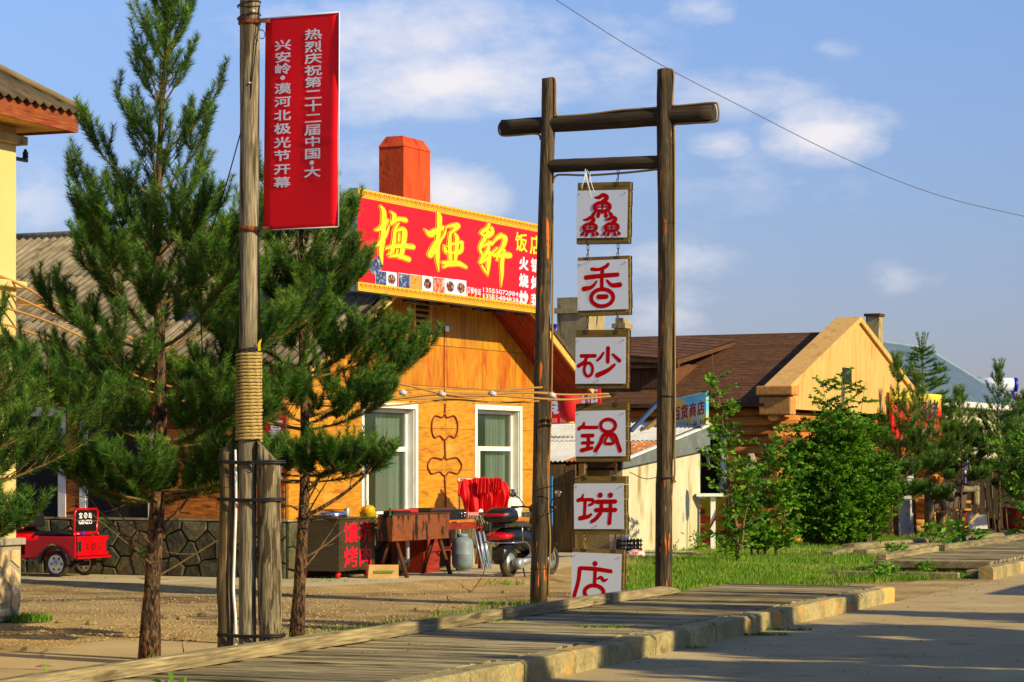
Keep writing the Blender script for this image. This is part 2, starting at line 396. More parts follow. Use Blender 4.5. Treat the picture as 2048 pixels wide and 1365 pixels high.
M['logG'] = logm('grey_pole_wood', [C(88, 78, 58), C(128, 116, 90), C(160, 146, 116)], [(C(72, 60, 40), (12, 12, 1.0), .58, .05)])
M['logO'] = logm('stub_post_wood', [C(82, 68, 44), C(122, 102, 68), C(150, 116, 68)], [(C(88, 74, 44), (14, 14, 2.0), .52, .03), (C(196, 132, 56), (8, 8, .8), .62, .08)])
M['logP'] = logm('peeling_post_wood', [C(100, 88, 62), C(140, 126, 94), C(166, 150, 116)], [(C(70, 56, 36), (30, 30, 3.0), .50, .03)])
M['rope'] = pm('rope', [C(150, 124, 68), C(196, 168, 104)], sc=(40, 40, 40), rough=.95, bump=.003, bscale=200)
M['rust'] = pm('rusty_steel', [C(92, 46, 20), C(132, 72, 32), C(112, 58, 28)], sc=(5, 5, 5), rough=.8, bump=.002, grain=((40, 40, 40), .25), spots=[(C(28, 20, 14), (9, 9, 2.6), .53, .10)])
M['rustD'] = pm('dark_rusty_steel', [C(60, 34, 18), C(100, 58, 28)], sc=(8, 8, 8), rough=.8)
M['black'] = plain('black_plastic', C(22, 22, 24), .35)
M['blackm'] = plain('black_iron', C(28, 25, 22), .6)
M['rubber'] = pm('tyre_rubber', [C(36, 33, 28), C(84, 74, 56)], sc=(7, 7, 7), rough=.95, spec=.2)
M['chrome'] = plain('chrome', C(200, 204, 210), .15, metal=1)
M['steel'] = pm('brushed_steel', [C(84, 72, 50), C(104, 90, 62)], sc=(2, 2, 30), rough=.42, metal=.6, bump=.0006)
M['zinc'] = pm('galvanised_sheet', [C(150, 156, 158), C(186, 190, 188)], sc=(3, 3, 3), rough=.45, metal=.6, spots=[(C(120, 120, 112), 6, .6, .1)])
M['white'] = pm('white_paint', [C(224, 220, 206), C(240, 238, 228)], sc=(4, 4, 4), rough=.6, spots=[(C(196, 186, 160), (12, 12, 3), .64, .1)])
M['sheet'] = pm('white_sign_sheet', [C(206, 214, 228), C(214, 222, 236)], sc=(1, 1, 1), rough=.35, spec=.4, spots=[(C(176, 174, 168), (3, 3, 1.2), .62, .2), (C(150, 130, 100), (14, 14, 4), .72, .06)])
M['red'] = pm('sign_red', [C(196, 8, 20), C(214, 12, 26)], sc=(4, 4, 4), rough=.5, spec=.3)
M['redL'] = plain('lettering_red', C(186, 0, 8), .6, spec=.1)
M['banner'] = pm('banner_red', [C(232, 2, 16), C(246, 6, 26)], sc=(3, 3, 3), rough=.6, spec=.25)
M['boardred'] = pm('signboard_red', [C(216, 12, 24), C(230, 16, 30)], sc=(8, 8, 2), rough=.4, spec=.3)
M['yellow'] = plain('lettering_yellow', C(255, 226, 20), .5)
M['gold'] = plain('border_gold', C(238, 186, 24), .5)
M['goldD'] = plain('border_pattern', C(176, 96, 12), .6)
M['silver'] = plain('banner_lettering', C(244, 244, 250), .5)
M['ply'] = pm('varnished_plywood', [C(170, 100, 14), C(200, 136, 26), C(212, 150, 40)], sc=(3.5, 3.5, 1.0), rough=.55, bump=.0015, bscale=(20, 20, 3), spec=.35, rnd=.05,
              grain=((26, 26, 2.4), .30), spots=[(C(176, 84, 18), (7, 7, 1.6), .60, .14), (C(150, 100, 40), (2, 2, 1), .60, .2)])
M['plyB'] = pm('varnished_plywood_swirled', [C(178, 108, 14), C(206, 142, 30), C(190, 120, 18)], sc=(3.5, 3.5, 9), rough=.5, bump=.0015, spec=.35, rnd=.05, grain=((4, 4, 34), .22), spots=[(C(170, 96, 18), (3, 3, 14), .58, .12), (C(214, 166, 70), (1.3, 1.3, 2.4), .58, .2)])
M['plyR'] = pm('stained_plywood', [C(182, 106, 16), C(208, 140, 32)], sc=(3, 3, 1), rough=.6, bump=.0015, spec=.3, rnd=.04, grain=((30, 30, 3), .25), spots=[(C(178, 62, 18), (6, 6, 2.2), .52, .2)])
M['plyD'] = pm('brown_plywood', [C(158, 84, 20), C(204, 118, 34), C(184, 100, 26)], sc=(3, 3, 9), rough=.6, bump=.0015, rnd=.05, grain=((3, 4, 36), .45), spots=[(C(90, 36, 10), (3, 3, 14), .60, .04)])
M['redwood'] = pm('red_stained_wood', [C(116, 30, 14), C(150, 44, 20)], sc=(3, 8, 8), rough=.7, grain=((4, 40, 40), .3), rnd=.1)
M['tanwood'] = pm('tan_board', [C(206, 156, 74), C(232, 186, 98)], sc=(8, 1.5, 8), rough=.7, grain=((50, 4, 50), .2), rnd=.06, spots=[(C(120, 78, 30), 5, .62, .1)])
M['fib'] = pm('fibre_cement_sheet', [C(106, 94, 72), C(140, 126, 98), C(158, 144, 114)], sc=(3, 3, 3), rough=.95, bump=.004, bscale=(3, 30, 30), rnd=.12, grain=((2, 40, 2), .4), spots=[(C(70, 62, 46), (3, 14, 3), .6, .12)])
M['fibD'] = pm('dark_fibre_sheet', [C(70, 58, 42), C(96, 82, 62)], sc=(4, 4, 4), rough=.95, bump=.004, bscale=30, rnd=.1, grain=((30, 3, 3), .3))
M['stone'] = pm('dark_fitted_stone', [C(58, 58, 40), C(92, 88, 60), C(112, 98, 66)], sc=(3, 3, 3), rough=.85, bump=.012, bscale=14, rnd=.28, grain=((26, 26, 26), .3), spots=[(C(120, 84, 44), 2.2, .62, .1)])
M['mortar'] = pm('dark_mortar', [C(22, 21, 16), C(36, 33, 26)], sc=(20, 20, 20), rough=1, bump=.004)
M['stoneY'] = pm('tan_fitted_stone', [C(186, 150, 98), C(214, 184, 132), C(168, 120, 70)], sc=(5, 5, 5), rough=.85, bump=.01, bscale=16, rnd=.14, spots=[(C(226, 206, 168), 4, .6, .1)])
M['mortarG'] = pm('grey_mortar', [C(140, 132, 112), C(164, 156, 134)], sc=(14, 14, 14), rough=1, bump=.004)
M['stucco'] = pm('pale_yellow_render', [C(206, 182, 112), C(216, 194, 126)], sc=(1, 1, 1), rough=.9, bump=.003, bscale=90, spots=[(C(214, 190, 130), 2, .6, .2)])
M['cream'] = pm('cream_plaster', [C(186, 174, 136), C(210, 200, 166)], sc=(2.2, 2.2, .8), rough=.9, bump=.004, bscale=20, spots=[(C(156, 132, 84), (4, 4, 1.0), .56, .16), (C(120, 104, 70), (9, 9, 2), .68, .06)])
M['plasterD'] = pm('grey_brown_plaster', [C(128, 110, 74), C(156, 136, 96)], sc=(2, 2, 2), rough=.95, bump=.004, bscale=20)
M['chimO'] = pm('orange_painted_plaster', [C(190, 60, 20), C(216, 82, 30)], sc=(3, 3, 1.5), rough=.85, bump=.006, bscale=14, spots=[(C(140, 44, 20), (7, 7, .9), .55, .15), (C(90, 44, 26), (9, 9, 3), .66, .08)])
M['chimG'] = pm('weathered_concrete', [C(142, 126, 86), C(176, 160, 114)], sc=(4, 4, 2), rough=.95, bump=.005, bscale=18, spots=[(C(70, 60, 38), (5, 5, 1.6), .56, .12)])
M['shingle'] = pm('brown_shingle', [C(86, 54, 30), C(108, 70, 40)], sc=(1.5, 1.5, 1.5), rough=.95, bump=.003, bscale=60, grain=((5, 5, 5), .25), rnd=.1)
M['shingleG'] = pm('dark_shingle', [C(80, 50, 28), C(98, 66, 38)], sc=(8, 8, 8), rough=.95, rnd=.18)
M['logW'] = pm('honey_log', [C(150, 84, 28), C(192, 122, 48), C(206, 140, 62)], sc=(6, .8, 6), rough=.7, bump=.006, bscale=(40, 3, 40), rnd=.16, grain=((30, 2, 30), .35), spots=[(C(100, 52, 18), (8, 1, 8), .60, .1)])
M['logWx'] = pm('honey_log_end', [C(170, 110, 50), C(212, 154, 84)], sc=(14, 14, 14), rough=.8, bump=.004, rnd=.15)
M['gable'] = pm('yellow_gable_render', [C(190, 138, 66), C(214, 170, 98), C(202, 154, 80)], sc=(4, 4, .7), rough=.75, bump=.002, bscale=(20, 20, 2), grain=((20, 20, 1.5), .10), spots=[(C(182, 126, 60), (6, 6, 1), .62, .1)])
M['corrW'] = pm('pale_corrugated_iron', [C(196, 196, 186), C(226, 224, 212)], sc=(3, 3, 3), rough=.45, metal=.2, spots=[(C(190, 150, 90), (7, 2, 7), .62, .08)])
M['corrR'] = pm('rusty_corrugated_iron', [C(150, 82, 40), C(196, 124, 70)], sc=(4, 4, 4), rough=.8, spots=[(C(206, 190, 160), 5, .58, .1)])
M['tin'] = pm('grey_tin_sheet', [C(110, 116, 112), C(140, 146, 140)], sc=(3, 3, 3), rough=.5, metal=.4, spots=[(C(196, 198, 190), 8, .66, .03)])
M['blueroof'] = pm('blue_grey_metal_roof', [C(134, 154, 168), C(160, 178, 188)], sc=(2, 2, 2), rough=.45, metal=.3, rnd=.08)
M['fence'] = pm('rough_board', [C(110, 82, 44), C(150, 116, 68)], sc=(7, 7, 1), rough=.9, bump=.004, bscale=(40, 40, 3), rnd=.15, grain=((40, 40, 2), .35))
M['frameW'] = pm('hung_board_wood', [C(104, 84, 36), C(132, 108, 52)], sc=(2, 6, 9), rough=.8, bump=.003, rnd=.12, grain=((4, 30, 50), .35), spots=[(C(150, 84, 30), (3, 7, 9), .62, .1)])
M['iron'] = pm('rusty_chain', [C(70, 52, 36), C(104, 78, 54)], sc=(30, 30, 30), rough=.6, metal=.5)
M['cable'] = plain('ochre_cable', C(176, 122, 42), .5)
M['cableB'] = plain('black_cable', C(24, 20, 18), .5)
M['clamp'] = plain('cable_clamp', C(196, 194, 180), .5)
M['ropeL'] = plain('tube_light', C(150, 116, 52), .45)
M['bark'] = pm('pine_bark', [C(66, 50, 36), C(106, 80, 54), C(136, 94, 58)], sc=(24, 24, 11), rough=.95, bump=.05, bscale=(34, 34, 13), spots=[(C(36, 29, 22), (46, 46, 16), .50, .07), (C(156, 100, 54), (24, 24, 8), .64, .06)], grain=((80, 80, 30), .5))
M['branch'] = pm('pine_branch', [C(92, 70, 32), C(140, 108, 54)], sc=(20, 20, 20), rough=.9)
M['twigD'] = pm('dead_twig', [C(84, 64, 40), C(130, 104, 70)], sc=(20, 20, 20), rough=.9)
def leafm(n, c, tr=.3, rough=.5): 
    c2 = tuple(v*.72 for v in c[:3])+(1,)
    return pm(n, [c2, c], sc=(2.5, 2.5, 2.5), rough=rough, trans=tr, spec=.25)
M['ndA'] = leafm('needles_dark', L3(.030, .092, .012)); M['ndB'] = leafm('needles_mid', L3(.085, .215, .022)); M['ndC'] = leafm('needles_fresh', L3(.25, .39, .05))
M['lfA'] = leafm('leaf_dark', L3(.055, .18, .010), .35); M['lfB'] = leafm('leaf_mid', L3(.15, .36, .014), .4); M['lfC'] = leafm('leaf_fresh', L3(.28, .52, .03), .45)
M['grA'] = leafm('grass_dark', L3(.060, .17, .012), .3, .8); M['grB'] = leafm('grass_green', L3(.20, .40, .02), .35, .8); M['grC'] = leafm('grass_straw', L3(.46, .48, .10), .3, .8)
M['redpaint'] = plain('glossy_red_paint', C(196, 6, 20), .22, spec=.6)
M['windark'] = glass('window_glass_dark', C(10, 14, 16))
M['winG'] = glass('window_glass_green', C(60, 78, 56))
M['curtain'] = pm('pale_green_curtain', [C(190, 220, 200), C(220, 240, 226)], sc=(20, 20, .5), rough=.9, grain=((30, 30, .5), .3))
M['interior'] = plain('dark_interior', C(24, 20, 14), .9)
M['cloth'] = pm('red_cloth', [C(206, 20, 26), C(230, 34, 34)], sc=(3, 3, 3), rough=.7)
M['card'] = pm('cardboard', [C(178, 138, 80), C(204, 164, 102)], sc=(5, 5, 5), rough=.9, bump=.001)
M['greenP'] = plain('green_print', C(110, 150, 60), .8)
M['cyl'] = pm('gas_cylinder_paint', [C(104, 118, 120), C(136, 150, 152)], sc=(4, 4, 4), rough=.5, spots=[(C(150, 110, 70), 9, .64, .05)])
M['blue'] = plain('blue_paint', C(70, 130, 190), .5)
M['blueD'] = plain('deep_blue_plastic', C(16, 24, 170), .4)
M['ybucket'] = plain('yellow_plastic', C(226, 196, 20), .4)
M['gglass'] = plain('green_bottle_glass', C(10, 110, 20), .1, spec=.9)
M['shirt'] = plain('yellow_shirt_cloth', C(236, 206, 10), .8)
M['mop'] = pm('mop_yarn', [C(120, 112, 90), C(170, 160, 132)], sc=(40, 40, 40), rough=1)

# ------------------------------------------------------------------ ground, road, boardwalk
def sheet(name, fr, poly, z, mat, parent=None, kind='structure'):
    mb = MB(); vs = [(*fr.wor(x, y), z) for x, y in poly] if fr else [(x, y, z) for x, y in poly]
    mb.add(vs, [tuple(range(len(vs)))]); return mb.build(name, mat, parent, kind=kind)
rng = random.Random(5)
# uneven yard: a displaced grid near the camera, a plain sheet beyond it
sheet('ground', None, [(-900, -300), (900, -300), (900, 1500), (-900, 1500)], -.03, M['soil'])
gm = MB(); nx, ny = 90, 130
for j in range(ny+1):
    for i in range(nx+1):
        x = -50+i*.9; y = .02+j*.25*(1+j*.012)
        X, Y = WK.wor(x, y)
        e = .015*mnoise.noise(Vector((X*.6, Y*.6, 0)))+.008*mnoise.noise(Vector((X*2.3, Y*2.3, 4)))
        gm.v.append((X, Y, e-.012))
for j in range(ny):
    for i in range(nx):
        a = j*(nx+1)+i; gm.f.append((a, a+1, a+nx+2, a+nx+1)); gm.m.append(0); gm.sm.append(True)
gm.build('yard', M['dirt'], kind='structure')
sheet('road', WK, [(-60, -9), (120, -9), (120, .10), (-60, .10)], 0.0, M['asphalt'])
sheet('verge', WK, [(-60, -40), (120, -40), (120, -9.004), (-60, -9.004)], -.01, M['soil'])
# smooth concrete apron in front at the left, in slabs with joints
ap = struct('concrete_apron', WK)
for i in range(9):
    x0 = -20+i*1.55
    for j, (y0, y1) in enumerate([(2.15, 3.5), (3.52, 5.05)]):
        if j == 1 and x0 > -9: continue
        if x0 > -9.6: continue
        MB().box(x0, x0+1.53, y0, y1, -.05, .018+.004*((i*7+j*3) % 3)).build('slab', M['slab'], ap)
# pavement along the restaurant
pv = struct('pavement', RS)
def quad(mb, P4, z0, z1): mb.hexa([(x, y, z0) for x, y in P4], [(x, y, z1) for x, y in P4])
pl = [[(-2.0, 11), (-2.0, 7.62), (0, 7.62), (0, 11)], [(-2.0, 7.6), (-2.0, 4.12), (0, 4.12), (0, 7.6)], [(-2.0, 4.1), (-2.0, 1.02), (0, 1.02), (0, 4.1)], [(-2.0, 1.0), (-1.9, -1.4), (-.1, -2.0), (0, 1.0)],
      [(-.08, -.02), (-.08, -2.0), (2.0, -2.6), (2.0, -.02)], [(2.02, -.02), (2.02, -2.6), (5.0, -1.9), (5.0, -.02)], [(5.02, -.02), (5.02, -1.9), (9.2, -1.3), (9.2, -.02)], [(9.22, 3), (9.22, -1.3), (12.6, -1.0), (12.6, 3)]]
# dirt washed up against the pavement edge
mb = MB(); edge = [(-2.0, 7.4), (-2.0, 1.0), (-1.9, -1.4), (-.1, -2.0), (2.0, -2.6), (5.0, -1.9), (9.2, -1.3), (12.6, -1.0)]; r_ = random.Random(2); vs = []
pts_e = []
for (a, b) in zip(edge[:-1], edge[1:]):
    L_ = math.hypot(b[0]-a[0], b[1]-a[1]); n_ = int(L_/.15)
    for i in range(n_): pts_e.append((a[0]+(b[0]-a[0])*i/n_, a[1]+(b[1]-a[1])*i/n_))
for i, (x, y) in enumerate(pts_e):
    q = pts_e[min(i+1, len(pts_e)-1)]; p = pts_e[max(i-1, 0)]; dx, dy = q[0]-p[0], q[1]-p[1]; l = math.hypot(dx, dy) or 1; nx_, ny_ = dy/l, -dx/l
    if nx_*(-1)+ny_*(-1) < 0: nx_, ny_ = -nx_, -ny_
    k = .5+.5*mnoise.noise(Vector((i*.21, 0, 0))); w_ = .35+.5*k; ins = .03+.22*max(0, mnoise.noise(Vector((i*.13, 5, 0))))
    vs += [(x-nx_*ins, y-ny_*ins, .0615), (x+nx_*.02, y+ny_*.02, .064), (x+nx_*w_*.5, y+ny_*w_*.5, .035), (x+nx_*w_, y+ny_*w_, -.02)]
mb.add(vs, [(4*i+j, 4*i+j+1, 4*i+5+j, 4*i+4+j) for i in range(len(pts_e)-1) for j in range(3)], 0, True); o = mb.build('dirt_bank', M['dirt'], pv, recalc=False); o['kind'] = 'stuff'
for q in pl:
    mb = MB(); P4 = q if True else q; quad(mb, P4, -.1, .06); mb.build('paving_slab', M['pave'], pv, bevel=.01)

def bank_z(y): return max(-.02, .20*(1-max(0, y-2.05)/1.1))
bk = MB(); nb_ = 110; yy_ = (2.03, 2.2, 2.45, 2.75, 3.1, 3.4)
for i in range(nb_+1):
    x = -16+i*.16
    for y in yy_:
        fz = min(1, max(0, (-.9-x)/1.2)); z = bank_z(y)*(.75+.35*mnoise.noise(Vector((x*.9, y, 3))))*fz
        bk.v.append((*WK.wor(x, y+.05*mnoise.noise(Vector((x, y, 1)))), z if y < 3.3 else -.03))
for i in range(nb_):
    for j in range(5): a = i*6+j; bk.f.append((a, a+6, a+7, a+1)); bk.m.append(0); bk.sm.append(True)
bk.build('dirt_bank', M['dirt'], kind='structure', recalc=False)
def plank_run(parent, x0, x1, y0, y1, ztop, seed, w=.122, gap=.026, th=.04, cut=.03):
    r = random.Random(seed); x = x0; k = 0
    while x < x1:
        ww = w*r.uniform(.85, 1.15); mb = MB(); a = r.uniform(-cut, cut); b = r.uniform(-cut, cut); t = r.uniform(-.007, .007); tl = r.uniform(-.005, .005)
        sk = r.uniform(-.004, .004); n = 5; vs = []
        for i in range(n+1):
            y = y0-a+(y1-y0+a+b)*i/n; bow = r.uniform(-.0025, .0025); e = r.uniform(-.0025, .0025)
            for (xx, zz) in ((x+e, ztop+t-th), (x+ww+e, ztop+t-th), (x+ww+e+sk, ztop+t+tl+bow), (x+e, ztop+t-tl+bow)): vs.append((xx, y, zz))
        fs = []
        for i in range(n):
            for j in range(4): j2 = (j+1) % 4; fs.append((i*4+j, i*4+j2, i*4+4+j2, i*4+4+j))
        fs += [(0, 1, 2, 3), (n*4+3, n*4+2, n*4+1, n*4)]
        mb.add(vs, fs); mb.build('plank', M['plank'], parent); x += ww+gap*r.uniform(.6, 1.7); k += 1
bw = struct('boardwalk', WK)
plank_run(bw, -15.6, .0, .24, 2.02, .17, 3)
for yy in (.4, 1.1, 1.85): MB().box(-15.6, -.02, yy-.05, yy+.05, .0, .12).build('joist', M['timber'], bw)
# raised timber along the far side, in lengths, slightly out of line
def timber(parent, x0, x1, y, z, w, h, seed, m='timber', yaw=0, name='rail_timber', taper=0):
    r = random.Random(seed); mb = MB(); n = max(4, int((x1-x0)/.35)); vs = []
    for i in range(n+1):
        t = i/n; x = x0+(x1-x0)*t; yy = y+yaw*(t-.5); dz = r.uniform(-.004, .004); dw = r.uniform(-.004, .004); hh = h*(1-taper*max(0, (t-.8)/.2))
        for (a, b) in ((-w/2, 0), (w/2, 0), (w/2+dw, hh+dz), (-w/2+dw, hh-dz)): vs.append((x, yy+a, z+b))
    fs = []
    for i in range(n):
        for j in range(4): j2 = (j+1) % 4; fs.append((i*4+j, i*4+j2, i*4+4+j2, i*4+4+j))
    fs += [(0, 1, 2, 3), (n*4+3, n*4+2, n*4+1, n*4)]
    mb.add(vs, fs); return mb.build(name, M[m], parent, bevel=.008)
for i, (p0, p1) in enumerate([((-60, 0), (832, 0)), ((834, 0), (1002, 0)), ((1004, 0), (1105, 0)), ((1107, 0), (1216, 0)), ((1218, 0), (1348, 0))]):
    f = lambda px: WK.yp(px, 0, 1.97)[0]
    timber(bw, f(p0[0]), f(p1[0]), 1.97+.012*((i % 2)*2-1), .175, .10, .098 if i else .105, 40+i, yaw=.03*((i % 2)*2-1), taper=.6 if i == 4 else 0)
# kerb
kb = struct('kerb', WK)
def kerbs(x0, x1, seed):
    r = random.Random(seed); x = x0; xe = []
    while x < x1-.2:
        l = min(r.uniform(.75, 1.25), x1-x); xe.append((x, x+l)); x += l+.008
    for i, (a, b) in enumerate(xe):
        last = b > x1-.4
        mt = M['kerbY'] if (last and x1 < 1) or i in (3,) else M['kerb']
        mb = MB(); n = 5; vs = []
        for k in range(n+1):
            X = a+(b-a)*k/n; ch = .012+r.uniform(0, .02) if k in (0, n) else r.uniform(.004, .014)
            tz = .172+r.uniform(-.006, .006); y0 = r.uniform(-.006, .006); y1 = .2+r.uniform(-.006, .006)
            vs += [(X, y0, -.08), (X, y0-.002, tz-ch*1.6), (X, y0+ch*1.6, tz), (X, y1-ch, tz+.002), (X, y1, tz-ch), (X, y1, -.08)]
        fs = []
        for k in range(n):
            for j in range(6): j2 = (j+1) % 6; fs.append((k*6+j, k*6+j2, k*6+6+j2, k*6+6+j))
        fs += [tuple(range(6)), tuple(reversed(range(n*6, n*6+6)))]
        mb.add(vs, fs); mb.build('kerb_stone', mt, kb)
kerbs(-20, 0.0, 11); kerbs(6.0, 24, 12)
# second, further stretch of boardwalk beyond the gap, on bearers
b2 = struct('boardwalk', WK)
plank_run(b2, 7.25, 24, .28, 1.78, .20, 8, w=.15, gap=.012, cut=.02)
MB().box(7.1, 7.23, .25, 1.95, .10, .205).build('edge_beam', M['timber'], b2, bevel=.01)
MB().box(6.05, 6.2, .5, 2.35, -.02, .085).build('bearer', M['timber'], b2, bevel=.01)
MB().box(6.7, 7.6, 1.7, 1.95, .0, .10).build('bearer', M['timber'], b2, bevel=.01)
MB().box(6.6, 7.3, .24, .5, .0, .10).build('bearer', M['timber'], b2, bevel=.01)
for i, (x0, x1, y, z, w, h, yaw) in enumerate([(7.3, 11.2, 1.9, .2, .13, .09, .05), (11.6, 17, 1.86, .2, .13, .10, -.1), (17.2, 24, 1.9, .2, .13, .10, .1)]):
    timber(b2, x0, x1, y, z, w, h, 70+i, yaw=yaw)
for i, (x0, x1, y, z, w, h, yaw) in enumerate([(14, 20, 3.6, .0, .25, .12, -.5), (16, 24, 4.1, .02, .22, .13, -.9), (20, 29, 3.1, .05, .2, .14, -.4), (13.5, 18, 4.4, .0, .2, .1, .2), (12, 16.5, 3.1, .0, .16, .09, .3)]):
    o = timber(None, x0, x1, 0, 0, w, h, 90+i, name='loose_timber', yaw=yaw)
    X, Y = WK.wor(0, y); o.location = (X, Y, z); o.rotation_euler = (0, 0, WK.a)
    tag(o, ['weathered grey timber lying in the grass behind the log end wall', 'long grey timber lying beside the pine saplings', 'far timber lying along the edge of the second boardwalk',
            'short timber half hidden in weeds by the leafy shrub', 'low timber in the grass in front of the grey door'][i], 'timber', 'timbers lying beside the second boardwalk')
# gravel stones of the yard
def scatter_stones(name, pts, smin, smax, mats, seed, label=None):
    r = random.Random(seed); mb = MB()
    for (X, Y, Z) in pts:
        s = smin*(smax/smin)**(r.random()**2.2); a = r.uniform(0, 6.28); k = r.choice((5, 6)); vs = []
        for ring_, zz in ((1, -.1), (.95, .35), (.5, .62)):
            for j in range(k): b = a+2*PI*j/k; q = s*ring_*r.uniform(.75, 1.1); vs.append((X+q*math.cos(b), Y+q*.8*math.sin(b), Z+zz*s))
        fs = []
        for i in range(2):
            for j in range(k): j2 = (j+1) % k; fs.append((i*k+j, i*k+j2, i*k+k+j2, i*k+k+j))
        fs.append(tuple(2*k+j for j in range(k))); mb.add(vs, fs, r.randrange(len(mats)))
    o = mb.build(name, mats, kind='stuff', recalc=False); return o
def ground_z(X, Y): return .015*mnoise.noise(Vector((X*.6, Y*.6, 0)))+.008*mnoise.noise(Vector((X*2.3, Y*2.3, 4)))-.012
M['peb2'] = pm('pebble_grey', [C(116, 98, 66), C(156, 134, 92)], sc=(9, 9, 9), rough=.9)
M['peb3'] = pm('pebble_rust', [C(146, 116, 72), C(182, 152, 106)], sc=(9, 9, 9), rough=.9)
pts = []
for _ in range(60000):
    px = rng.uniform(-20, 1260); py = 1178+rng.random()**.8*110
    X, Y = G(px, py); x, y = WK.loc(X, Y)
    if y < 2.2: continue
    dens = .5+.5*mnoise.noise(Vector((X*.9, Y*.5, 9)))
    if px > 700: dens -= .25
    if rng.random() > dens: continue
    if len(pts) > 15000: break
    lx, ly = RS.loc(X, Y)
    if lx > -2.0 and ly > -2.2: continue
    pts.append((X, Y, ground_z(X, Y)-.002))
scatter_stones('gravel', pts, .004, .024, [M['pebble'], M['peb2'], M['peb3'], M['pebble']], 3)
pts = [(*WK.wor(rng.uniform(.3, 6), rng.uniform(-.3, .8)), 0) for _ in range(500)]
scatter_stones('gravel', pts, .004, .012, [M['pebble'], M['peb2']], 4)
sheet('gravel_apron', WK, [(.05, .0), (5.95, .0), (5.9, .9), (.2, .9)], .004, M['dirt'])
big = [(405, 1232, .05), (362, 1238, .045), (182, 1248, .05), (118, 1246, .035), (835, 1220, .04), (60, 1304, .07), (88, 1341, .06), (165, 1172, .05), (265, 1174, .045), (1172, 1228, .04), (1010, 1185, .04), (330, 1236, .05)]
for i, (px, py, s) in enumerate(big):
    X, Y = G(px, py); mb = MB(); r = random.Random(i); vs = []; k = 7
    for rr, zz in ((1, -.1), (1.05, .3), (.8, .6), (.35, .75)):
        for j in range(k): b = 2*PI*j/k; q = s*rr*r.uniform(.8, 1.15); vs.append((q*math.cos(b)*1.2, q*.8*math.sin(b), zz*s))
    fs = [(a*k+j, a*k+(j+1) % k, a*k+k+(j+1) % k, a*k+k+j) for a in range(3) for j in range(k)]+[tuple(3*k+j for j in range(k))]
    mb.add(vs, fs); o = mb.build('rock', M['peb2'], loc=(X, Y, .0)); tag(o, ['rock in the yard just left of the pole support posts', 'rock in the yard between the first pine trunk and the support posts', 'grey rock left of the first pine trunk at the concrete edge', 'little rock halfway between the tan stone base and the first pine trunk', 'rock in front of the cardboard box in the yard', 'rock on the smooth concrete near the left edge', 'flat rock in the tree shade at the lower left', 'rock at the pavement edge below the red tricycle', 'rock at the pavement edge right of the tricycle', 'rock in the dirt just right of the left gateway post', 'rock in the dirt below the scooter', 'small rock on the gravel right of the first pine trunk'][i], 'rock', 'loose rocks in the yard')

# ------------------------------------------------------------------ restaurant with the varnished plywood gable
rest = thing('restaurant', 'single-storey restaurant with varnished orange plywood gable, dark stone base and grey corrugated roof', 'building', RS)
FL = 8.12; WLn = 11.0; HB = .86
RX, RZ, EZ = 4.05, 5.25, 2.95; SL = (RZ-EZ)/(RX+.45)
def zr(x): return RZ-abs(x-RX)*SL
# core walls (behind the cladding)
mb = MB(); P = lambda a, b, c: (a, c, b)
mb.box(.02, FL-.02, .30, WLn, 0, 2.9)
mb.prism([(.02, 2.9), (FL-.02, 2.9), (FL-.02, zr(FL)-.15), (RX, zr(RX)-.15), (.02, zr(0)-.15)], P, .06, WLn)
mb.build('wall_core', M['interior'], rest)
mb = MB(); mb.box(.0, FL, .0, .3, 0, HB-.01); mb.box(.0, .3, .3, WLn, 0, HB-.01); mb.build('base_wall', M['mortar'], rest)
Pf = lambda a, b, c: (a, -c, b)          # facade plane, outward -y
Pw = lambda a, b, c: (-c, a, b)          # wing plane, outward -x
stones(rest, Pf, .0, FL, .05, HB-.03, .36, M['stone'], .035, 4)
stones(rest, Pw, .0, 7.4, .05, HB-.03, .34, M['stone'], .04, 9, gap=.011)
MB().box(-.03, FL, -.04, .0, HB-.028, HB+.0).build('base_cap', M['chimG'], rest)
MB().box(-.035, -.001, .0, 7.4, HB-.028, HB+.002).build('base_cap', M['chimG'], rest)
# facade panels with real joints; windows W1 x 2.02-3.71 , W2 x 5.61-7.29 , z .86-2.5
G1 = .004
def fpanel(x0, x1, z0, z1, mat, P=Pf, top=None, th=.018):
    poly = [(x0+G1, z0+G1), (x1-G1, z0+G1), (x1-G1, z1-G1), (x0+G1, z1-G1)]
    if top:
        for (a, b, c) in top: poly = clip(poly, a, b, c)
    if len(poly) < 3: return
    mb = MB(); mb.prism(poly, P, 0, th); mb.build('plywood_panel', mat, rest)
W1, W2 = (2.02, 3.72, .86, 2.50), (5.60, 7.28, .86, 2.54)
XS = [0.02, .95, 2.02, 3.72, 4.64, 5.60, 7.28, FL]
for a, b in zip(XS[:-1], XS[1:]):
    if (a, b) in ((2.02, 3.72), (5.60, 7.28)): fpanel(a, b, 2.54, 2.78, M['plyB']); continue
    fpanel(a, b, HB, 1.52, M['plyB']); fpanel(a, b, 1.52, 2.15, M['plyB']); fpanel(a, b, 2.15, 2.78, M['plyB'])
xs = [0.02, 1.22, 2.44, 3.55, 4.66, 5.86, 7.06, FL]
lim = [(SL, 1, RZ+SL*RX-.14), (-SL, 1, RZ-SL*RX-.14)]
for a, b in zip(xs[:-1], xs[1:]):
    fpanel(a, b, 2.78, 3.40, M['plyR'], top=lim)
    fpanel(a, b, 3.40, 4.15, M['ply'], top=lim); fpanel(a, b, 4.15, 5.2, M['ply'], top=lim)
